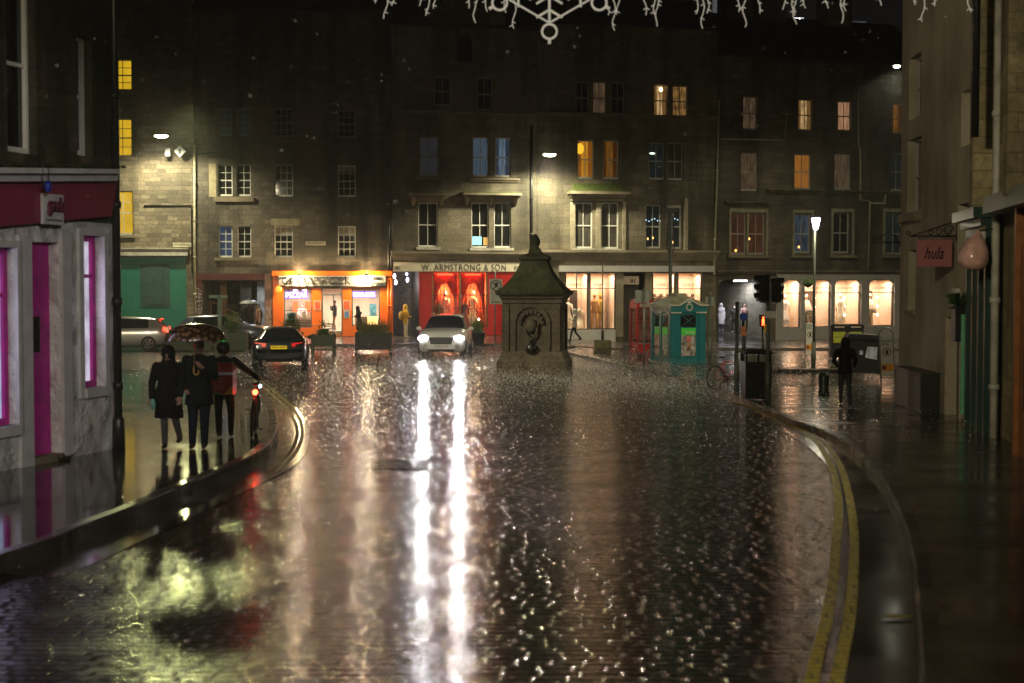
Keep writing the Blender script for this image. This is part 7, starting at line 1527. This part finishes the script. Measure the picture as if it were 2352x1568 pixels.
def hand(B_, p, dirv, side, m=0, curl=.5, s=1.0):
    """palm with four bent fingers of different length and a thumb from the side of the palm"""
    p = Vector(p); d = Vector(dirv).normalized(); sd = Vector(side).normalized(); nrm = d.cross(sd).normalized()
    B_.cap(p, p+d*.06*s, .026*s, .034*s, m); B_.cap(p+sd*.02*s, p+d*.07*s+sd*.02*s, .02*s, .018*s, m); B_.cap(p-sd*.02*s, p+d*.07*s-sd*.025*s, .02*s, .016*s, m)
    for k, L_ in enumerate((.065, .078, .072, .055)):
        o = (k-1.5)*.021*s; a = p+d*.085*s+sd*o; b = a+(d*(1-curl*.4)+nrm*curl*.6).normalized()*L_*.5*s; c = b+(d*(1-curl)+nrm*curl*1.2).normalized()*L_*.5*s
        B_.limb([a, b, c], [.0095*s, .009*s, .008*s], m)
    a = p+d*.02*s-sd*.035*s; B_.limb([a, a+(d*.5-sd*.6+nrm*.3).normalized()*.035*s, a+(d*.9-sd*.35+nrm*.6).normalized()*.065*s], [.013*s, .011*s, .009*s], m)
def head(B_, c, f, s=1.0, m=0, mh=4, hood=False, mf=5):
    """f = facing unit vector (horizontal); face has eyes, nose, mouth, ears; then hair or hood"""
    c = Vector(c); f = Vector(f).normalized(); r = Vector((-f.y, f.x, 0)); up = Vector((0, 0, 1))
    B_.ell(c, (.076*s, .092*s if abs(f.y) > .5 else .076*s, .115*s), m); B_.ell(c+f*.02*s-up*.06*s, (.055*s, .06*s, .06*s), m)
    B_.cap(c+f*.085*s+up*.01*s, c+f*.108*s-up*.02*s, .010*s, .016*s, m)
    for sg in (-1, 1):
        B_.ell(c+r*sg*.078*s-up*.005*s, (.015*s, .018*s, .030*s), m); B_.ell(c+f*.082*s+r*sg*.031*s+up*.012*s, (.015*s, .014*s, .009*s), mf)
    B_.ell(c+f*.084*s-up*.062*s, (.026*s, .012*s, .008*s), mf)
    if hood: B_.ell(c-f*.025*s+up*.02*s, (.125*s, .120*s, .150*s), mh); B_.cap(c-f*.05*s-up*.06*s, c-f*.04*s-up*.17*s, .11*s, .13*s, mh)
    else: B_.ell(c-f*.018*s+up*.035*s, (.086*s, .096*s, .105*s), mh)
def figure(label, base, h=1.75, face=(0, -1, 0), legs=None, arms=None, coat=None, hood=False, mats=None, vox=.03, hands=True, tor=None, hd=None, group=None, hl=.0, fingers=False, bulk=1.08, legw=1.08):
    """legs/arms: two joint lists in metres for a 1.75 m person; coat: (hem z, hem half width)"""
    B_ = Body(); k = h/1.75; V = lambda p: Vector(p)*k
    f = Vector(face); r = Vector((-f.y, f.x, 0))
    W_ = lambda a, b, c: r*a+f*b+Vector((0, 0, c))     # side, forward, up
    legs = legs or [[(-.09, 0, .90), (-.10, .01, .50), (-.10, 0, .10)], [(.09, 0, .90), (.10, .01, .50), (.10, 0, .10)]]
    arms = arms or [[(-.19, 0, 1.42), (-.25, -.02, 1.14), (-.24, .05, .90)], [(.19, 0, 1.42), (.25, -.02, 1.14), (.24, .05, .90)]]
    for L_ in legs:
        q = [V(W_(*p)) for p in L_]; B_.limb(q, [.090*k*legw, .062*k*legw, .047*k*legw], 2); an = q[-1]
        t = f*.0
        B_.cap(an-Vector((0, 0, .045))*k-f*.03*k, an-Vector((0, 0, .06))*k+f*.13*k, .045*k, .036*k, 3)
    cx, cy = 0, 0
    hem, hw_ = coat or (.84, .17)
    sx = (tor or (0, 0))[0]; sy = (tor or (0, 0))[1]
    def C(z): t = (z-.9)/.55; q = r*sx*max(0, t)+f*sy*max(0, t); return q.x*k, q.y*k
    fx = abs(f.y) > .5
    prof = [(hem, hw_, hw_*.72), (1.0, max(.155*bulk, hw_*.86), .125*bulk), (1.12, .15*bulk, .115*bulk), (1.28, .178*bulk, .13*bulk), (1.40, .185*bulk, .11*bulk), (1.46, .13*bulk, .085), (1.50, .065, .065)]
    prof = [p for p in prof if p[0] >= hem]
    B_.stack([(z*k, (a if fx else b)*k, (b if fx else a)*k, *C(z)) for z, a, b in prof], 1)
    c0 = C(1.5); B_.cap((c0[0], c0[1], 1.46*k), (c0[0]+f.x*.02, c0[1]+f.y*.02, 1.56*k), .052*k, .048*k, 0)
    for i, L_ in enumerate(arms):
        q = [V(W_(*p)) for p in L_]; B_.limb(q, [.062*k*bulk, .052*k*bulk, .042*k*bulk], 1)
        d = (q[-1]-q[-2]).normalized()
        if hands:
            if fingers: hand(B_, q[-1]+d*.03*k, d, r if abs(d.dot(r)) < .8 else f, 0, .5, k)
            else: B_.limb([q[-1], q[-1]+d*.07*k, q[-1]+d*.13*k], [.032*k, .034*k, .018*k], 0); B_.cap(q[-1]+d*.05*k, q[-1]+d*.09*k+f*.035*k, .012*k, .010*k, 0)
    hc = hd or (0, .01, 1.635); q = V(W_(*hc)); q.x += c0[0]; q.y += c0[1]
    head(B_, q, f, k, 0, 4, hood)
    o = B_.build(mats, vox); o.location = base; tag(o, label, 'person', group); o.name = 'person'
    return o, k, q
def mt(*c): return list(c)
BLKC = pm('black_coat_cloth', (.0045, .0045, .005), .8, bump=.5, spec=.2, dist=.02, scale=2); NAVY = pm('navy_coat_cloth', (.005, .006, .010), .8, bump=.5, spec=.2, dist=.02, scale=2); DKT = pm('dark_trousers', (.010, .011, .014), .8, bump=.2, spec=.2); GREYT = pm('grey_tights', (.09, .085, .085), .8, spec=.2); SHOE = pm('black_shoe', (.012, .010, .009), .4); BRSHOE = pm('brown_shoe', (.04, .02, .012), .4)
FACEM = pm('eye_mouth_dark', (.05, .02, .02), .6); SK = skinm(); SK2 = skinm((.30, .17, .12))  # FACEM is the dark colour of eyes and mouth
TEAL = pm('teal_glove', (.12, .35, .28), .5)
# woman in the black hooded coat
wb = G(389, 1029, LH)
o, k, q = figure('person in a long black hooded coat and grey tights walking under the brown umbrella', wb, 1.72, (0, -1, 0),
    legs=[[(-.09, 0, .92), (-.07, .05, .52), (-.06, .06, .10)], [(.09, 0, .92), (.11, .02, .52), (.13, -.22, .17)]],
    arms=[[(-.21, 0, 1.40), (-.29, -.02, 1.12), (-.28, .04, .88)], [(.21, 0, 1.40), (.30, 0, 1.12), (.34, .12, 1.02)]],
    bulk=1.22, coat=(.52, .25), hood=True, mats=[SK2, BLKC, GREYT, SHOE, BLKC, FACEM], vox=.012, fingers=True, hd=(.0, .03, 1.60))
mb = MB(); mb.ell((-.255*1.0, -.07, .74), (.05, .03, .10), 10, 7); mb.build('teal_glove', TEAL, o)
# man in the dark coat with the umbrella
mb_ = G(459, 1030, LH)
man, k, q = figure('tall person in a knee length navy coat and jeans holding up the umbrella', mb_, 1.84, (0, -1, 0),
    legs=[[(-.10, 0, .92), (-.10, .02, .50), (-.11, .03, .10)], [(.10, 0, .92), (.09, .05, .50), (.08, .02, .10)]],
    arms=[[(-.20, 0, 1.42), (-.27, -.02, 1.12), (-.29, .06, .86)], [(.20, 0, 1.42), (.27, .08, 1.14), (.13, .24, 1.28)]],
    bulk=1.22, legw=1.25, coat=(.70, .235), mats=[SK2, NAVY, pm('dark_jeans', (.010, .013, .028), .8, spec=.2), BRSHOE, pm('brown_hair', (.05, .03, .02), .6), FACEM], vox=.012, fingers=True)
# umbrella
uy = mb_.y-.30; ub = P(445, 850, uy); ut = P(453, 742, uy); e = empty('umbrella', ub, 0, 'wet brown checked umbrella with a curved yellow handle above the walking pair', 'umbrella')
def checkmat():
    kk = NT('brown_check_canopy'); b = kk.b; tc = kk.new('TexCoord'); v = kk.new('TexVoronoi'); v.inputs['Scale'].default_value = 13; kk.l(tc.outputs['Object'], v.inputs['Vector'])
    c = kk.ramp(v.outputs['Distance'], [(.25, (.30, .18, .10)), (.5, (.075, .03, .015)), (.7, (.04, .018, .012))]); kk.l(c, b.inputs['Base Color']); b.inputs['Roughness'].default_value = .22; b.inputs['Coat Weight'].default_value = .5
    return kk.m
Rr = .515; top = ut.z-ub.z; mb = MB(); nseg = 32; rows = []
dx = (ut.x-ub.x)-.03
for i in range(9):
    t = i/8; r = Rr*math.sin(t*math.pi/2*1.0)**.9 if i else .004; z = top-.30*(1-math.cos(t*math.pi/2))
    rows.append([(dx+r*math.cos(a)*(1-.05*t*abs(math.sin(4*a))), r*math.sin(a)*(1-.05*t*abs(math.sin(4*a))), z+.035*t*t*abs(math.sin(4*a))) for a in [2*math.pi*j/nseg for j in range(nseg)]])
rows2 = [[(x, y, z-.006) for x, y, z in r] for r in rows[::-1]]
mb.ring(rows+rows2, 0, True, False); mb.build('canopy', checkmat(), e)
mb = MB()
for j in range(8):
    a = 2*math.pi*j/8; mb.tube([(r_[0], r_[1], r_[2]-.012) for r_ in [rows[i][j*4] for i in range(1, 9)]], .004, 4); mb.tube([(dx*.8, 0, top-.42), rows[4][j*4]], .003, 4)
mb.build('rib', M_CHROME, e)
mb = MB(); mb.tube([(0, 0, .02), (dx, 0, top), (dx, 0, top+.05)], [.008, .008, .004], 6); mb.build('shaft', pm('tan_shaft', (.30, .16, .05), .4), e)
mb = MB(); mb.tube([(0, 0, .06), (0, 0, -.03)]+[(.04-.04*math.cos(t), 0, -.03-.045*math.sin(t)) for t in [math.pi*j/8 for j in range(1, 9)]]+[(.08, 0, .0)], .010, 8); mb.build('handle', pm('yellow_cane_handle', (.55, .34, .03), .35), e)
# courier facing away with the red delivery box
rb = G(515, 1004, LH); OLV = pm('dark_olive_trousers', (.010, .012, .008), .8, spec=.2)
ri, k, q = figure('courier in dark clothes seen from behind with a red delivery box, pushing the bicycle', rb, 1.70, (0, 1, 0),
    legs=[[(-.09, 0, .90), (-.12, .05, .50), (-.12, .02, .11)], [(.09, 0, .90), (.10, .0, .50), (.07, -.12, .12)]],
    arms=[[(-.20, 0, 1.42), (-.40, .10, 1.24), (-.55, .28, 1.10)], [(.20, 0, 1.42), (.26, .02, 1.14), (.24, .1, .92)]],
    bulk=1.1, legw=1.15, coat=(.80, .18), mats=[SK2, BLKC, OLV, pm('trainer_dark', (.03, .03, .03), .6), BLKC, FACEM], vox=.014)
mb = MB(); mb.ell((0, .0, 1.605), (.125, .145, .125), 14, 8); he = mb.build('helmet', pm('matte_black_helmet', (.012, .014, .012), .4), ri); mb = MB(); mb.ell((.02, -.02, 1.735), (.055, .06, .015)); mb.build('helmet_light', em('green_helmet_glow', (.05, .8, .1), .35), he)
mb = MB(); z0_ = .80; mb.boxv(-.125, .255, -.50, -.14, z0_, z0_+.50); mb.prism([(-.125, -.50, z0_+.50), (.255, -.50, z0_+.50), (.22, -.44, z0_+.56), (-.09, -.44, z0_+.56)], None, (0, .28, 0)); bx = mb.build('delivery_box', pm('red_delivery_box', (.28, .008, .010), .35, bump=.1), ri)
mb = MB(); mb.boxv(-.127, .257, -.506, -.5005, z0_+.35, z0_+.40); mb.build('reflective_stripe', pm('reflective_stripe', (.62, .60, .62), .4), bx)
mb = MB(); mb.prism([(.255, -.506, z0_+.01), (.255, -.506, z0_+.17), (.09, -.506, z0_+.01)], None, (0, .005, 0)); mb.build('yellow_corner', pm('yellow_corner', (.6, .32, .02), .5), bx)
mb = MB(); mb.prism([(-.12, -.506, z0_+.0), (.08, -.506, z0_+.0), (.0, -.506, z0_+.06), (-.12, -.506, z0_+.06)], None, (0, .005, 0)); mb.build('green_corner', pm('green_corner', (.06, .12, .02), .5), bx)
text3('JUST\nEAT', bx, -.08, .14, z0_+.09, z0_+.30, -.508, pm('faded_box_letters', (.30, .10, .09), .5), 'lettering', thick=.004, bold=.02)
# black figure on the right
bm_ = G(1940, 928, RH)
figure('person in black jacket and slim trousers on the right pavement by the big bin', bm_, 1.66, (.35, .94, 0),
    legs=[[(-.08, 0, .90), (-.10, .02, .50), (-.13, .0, .10)], [(.08, 0, .90), (.10, .02, .50), (.11, .05, .10)]],
    arms=[[(-.20, 0, 1.40), (-.28, .0, 1.14), (-.22, .14, 1.0)], [(.20, 0, 1.40), (.29, 0, 1.14), (.22, .14, 1.0)]],
    coat=(.82, .20), hood=True, mats=[SK2, BLKC, pm('black_denim', (.012, .012, .014), .6), SHOE, BLKC, FACEM], vox=.018, hd=(0, .06, 1.60))
# yellow jacket
yb2 = G(932, 775, RH); YEL = pm('bright_yellow_jacket', (.78, .42, .01), .5)
yp, k, q = figure('person in a bright yellow hooded jacket with a yellow backpack standing by the alley railings', yb2, 1.66, (.9, .43, 0), mats=[SK, YEL, pm('pale_trousers', (.55, .45, .33), .7), pm('pale_shoe', (.5, .45, .4), .6), YEL, FACEM], hood=True, coat=(.78, .19), arms=[[(-.19, 0, 1.40), (-.23, .05, 1.14), (-.14, .22, 1.12)], [(.19, 0, 1.40), (.23, .05, 1.14), (.14, .22, 1.12)]])
mb = MB(); mb.ell((-.21, -.12, 1.12), (.13, .15, .24), 12, 8); mb.build('backpack', pm('mustard_backpack', (.55, .30, .01), .6), yp)
# walker with pale hood
vb = G(1320, 785, RH)
figure('person in a pale hooded jacket striding left past the first cashmere shop window', vb, 1.66, (-1, 0, 0), legs=[[(-.07, 0, .90), (-.08, .16, .52), (-.08, .24, .12)], [(.07, 0, .90), (.08, -.04, .50), (.08, -.32, .20)]], arms=[[(-.18, 0, 1.40), (-.22, .06, 1.16), (-.12, .22, 1.22)], [(.18, 0, 1.40), (.22, .06, 1.16), (.12, .22, 1.2)]],
    mats=[SK, pm('pale_stone_jacket', (.42, .37, .28), .7), DKT, SHOE, pm('pale_hood', (.42, .44, .42), .7), FACEM], hood=True, coat=(.80, .19))
# group at the alley mouth
for i, (px, py, h_, lab, c, fc_, hd_) in enumerate(((560, 772, 1.72, 'person in a dark coat at the left of the group under the pale umbrella', (.02, .02, .025), (.7, -.7, 0), False), (577, 772, 1.76, 'person in a blackish jacket holding the pale umbrella at the alley mouth', (.03, .025, .02), (-.5, -.85, 0), False), (594, 773, 1.70, 'person in a brown jacket and grey hat at the right of the alley group', (.10, .05, .035), (-.9, .4, 0), False))):
    b = G(px, py, RH); arms = None
    if i == 1: arms = [[(-.19, 0, 1.42), (-.25, -.02, 1.14), (-.24, .05, .90)], [(.19, 0, 1.42), (.24, .10, 1.18), (.12, .2, 1.36)]]
    figure(lab, b, h_, Vector(fc_).normalized(), mats=[SK, pm('coat_cloth_%s' % 'abc'[i], c, .7), DKT, SHOE, M_HAIRD if i < 2 else pm('grey_hat', (.12, .12, .13), .8), FACEM], arms=arms, coat=(.72 if i == 2 else .8, .2))
b = G(572, 772, RH); e = empty('umbrella', (b.x, b.y-.1, b.z+1.25), 0, 'small pale topped umbrella above the group at the alley mouth', 'umbrella'); mb = MB(); rows = []
for i in range(6): t = i/5; r = .50*math.sin(t*math.pi/2) if i else .004; rows.append([(r*math.cos(a), r*math.sin(a), .68-.22*(1-math.cos(t*math.pi/2))) for a in [2*math.pi*j/16 for j in range(16)]])
mb.ring(rows+[[(x, y, z-.01) for x, y, z in r_] for r_ in rows[::-1]], 0, True, False); mb.build('canopy', pm('pale_umbrella', (.55, .57, .56), .4), e); mb = MB(); mb.tube([(0, 0, 0), (0, 0, .7)], .01, 5); mb.build('shaft', M_CHROME, e)
# takeaway customers
st_ = B.w((dr[0]+dr[1])/2+.05, .55, RH+.06); mb = MB(); mb.boxv(-.55, .55, -.35, .5, 0, .22); stp = tag(mb.build('door_step', pm('pale_step', (.5, .42, .32), .6), None, st_, B.ang), 'pale wooden step inside the doorway of the orange takeaway', 'step')
figure('person in dark jacket, beige trousers and white shoes in the takeaway doorway', st_+Vector((.05, 0, .22)), 1.58, (-.95, .3, 0), legs=[[(-.07, 0, .90), (-.08, .10, .52), (-.08, .20, .10)], [(.07, 0, .90), (.08, .02, .50), (.08, -.08, .10)]], arms=[[(-.18, 0, 1.40), (-.2, .12, 1.2), (-.1, .22, 1.4)], [(.18, 0, 1.40), (.2, .12, 1.2), (.1, .22, 1.4)]],
    mats=[SK, pm('charcoal_jacket', (.045, .045, .05), .6), pm('beige_trousers', (.50, .38, .28), .7), pm('white_shoe', (.7, .68, .65), .5), M_HAIRD, FACEM])
b = G(824, 776, RH)
figure('person in a loose black hooded cloak leaning at the fish and chips window', (b.x, b.y+.5, b.z), 1.58, (-.95, .3, 0), hood=True, mats=[SK, BLKC, DKT, SHOE, BLKC, FACEM], coat=(.45, .30), arms=[[(-.18, 0, 1.40), (-.2, .12, 1.2), (-.1, .28, 1.2)], [(.18, 0, 1.40), (.2, .12, 1.2), (.1, .28, 1.2)]], tor=(0, .12))
b = B.w((w1[0]+w1[1])/2+.1, 1.75, RH+.04)
figure('server in a pale top standing behind the counter under the pizzas sign', b, 1.62, (0, -1, 0), mats=[SK, pm('pinkish_top', (.45, .30, .28), .7), DKT, SHOE, M_HAIRD, FACEM], arms=[[(-.19, 0, 1.42), (-.25, .08, 1.18), (-.1, .25, 1.12)], [(.19, 0, 1.42), (.25, .08, 1.18), (.1, .25, 1.12)]])
# people in the passage
for (px, py, dy, h_, lab, coat_, cc, tr, fcv, hood_) in ((1656, 750, 3.2, 1.56, 'person in a long white quilted coat with hood raised in the covered passage', (.42, .24), (.50, .49, .55), (.05, .08, .2), (.2, -1, 0), True),
        (1686, 752, 2.6, 1.56, 'person in black wearing a pale face mask in the middle of the covered passage', (.80, .18), (.015, .018, .018), (.015, .015, .02), (0, -1, 0), False),
        (1709, 757, 2.2, 1.72, 'dark haired person in a pink plaid jacket beside the railings in the passage', (.85, .19), (.40, .24, .24), (.015, .015, .02), (.6, -.8, 0), False)):
    u = E.uz(px, py, dy); z = -.28+(.75+.28)*dy/Dp; q = E.w(u[0], dy, z)
    pr, k, hq = figure(lab, q, h_, Vector(fcv).normalized(), mats=[SK, pm('cloth_%d' % px, cc, .7, var=.3, scale=8), pm('legs_%d' % px, tr, .7), pm('pale_shoe', (.5, .45, .4), .6), pm('hoodcol_%d' % px, cc, .7) if hood_ else M_HAIRD, FACEM], coat=coat_, hood=hood_)
    if px == 1686: m = MB(); m.ell((hq.x, hq.y-.085, hq.z-.05), (.06, .035, .045)); m.build('face_mask', pm('pale_mask', (.5, .55, .55), .6), pr)
# ===================================================== rain haze
mb = MB(); mb.boxv(-75, 75, -11, 118, -1.6, 24.5); hz_o = mb.build('haze', [])
hm = bpy.data.materials.new('rain_haze'); hm.use_nodes = True; hn = hm.node_tree; hn.nodes.clear(); ho = hn.nodes.new('ShaderNodeOutputMaterial'); hv = hn.nodes.new('ShaderNodeVolumePrincipled')
hv.inputs['Color'].default_value = (.85, .85, .88, 1); hv.inputs['Density'].default_value = 0.0010; hv.inputs['Anisotropy'].default_value = .6
hn.links.new(hv.outputs[0], ho.inputs['Volume']); hz_o.data.materials.append(hm); hz_o['kind'] = 'stuff'
SC.cycles.volume_bounces = 0
# ===================================================== rain: drops in the air and splashes leaping off the road
def drops(name, label, n, fn, s0, s1, mat):
    vs = []; fs = []
    for i in range(n):
        x, y, z = fn(); s = random.uniform(s0, s1); o = len(vs)
        for k in range(4): vs.append((x+random.uniform(-s, s), y+random.uniform(-s, s), z+random.uniform(-s, s)))
        fs += [(o, o+1, o+2), (o, o+2, o+3), (o, o+3, o+1), (o+1, o+3, o+2)]
    me = bpy.data.meshes.new(name); me.from_pydata(vs, [], fs); me.materials.append(mat); o = bpy.data.objects.new(name, me); COL.objects.link(o); o['kind'] = 'stuff'
    return o
M_DROP = pm('rain_water', (.75, .75, .75), .15, bump=0, var=0)
M_DROP.node_tree.nodes['Principled BSDF'].inputs['Subsurface Weight'].default_value = 0.0
random.seed(31)
def f_splash():
    r = random.random()
    if r < .8: y = random.gauss(49, 6); x = random.gauss(.8, 3.6)
    else: y = random.uniform(26, 68); x = random.uniform(-11, 12)
    return x, y, zg(x, y)+abs(random.gauss(0, .19))
drops('rain_splashes', '', 60000, f_splash, .009, .020, M_DROP)
lp_ = [P(370, 312, 74.5), P(1262, 355, 76.5), P(2060, 152, 68)]
def f_rain():
    r = random.random()
    if r < .55:
        c = lp_[random.randrange(3)]; return c.x+random.gauss(0, 1.5), c.y+random.gauss(0, 1.3), c.z-abs(random.gauss(0, 1.6))-.15
    y = random.uniform(9, 72); x = random.uniform(-.34, .34)*y; return x, y, random.uniform(.2, 9)
drops('falling_rain', '', 16000, f_rain, .003, .007, M_DROP)
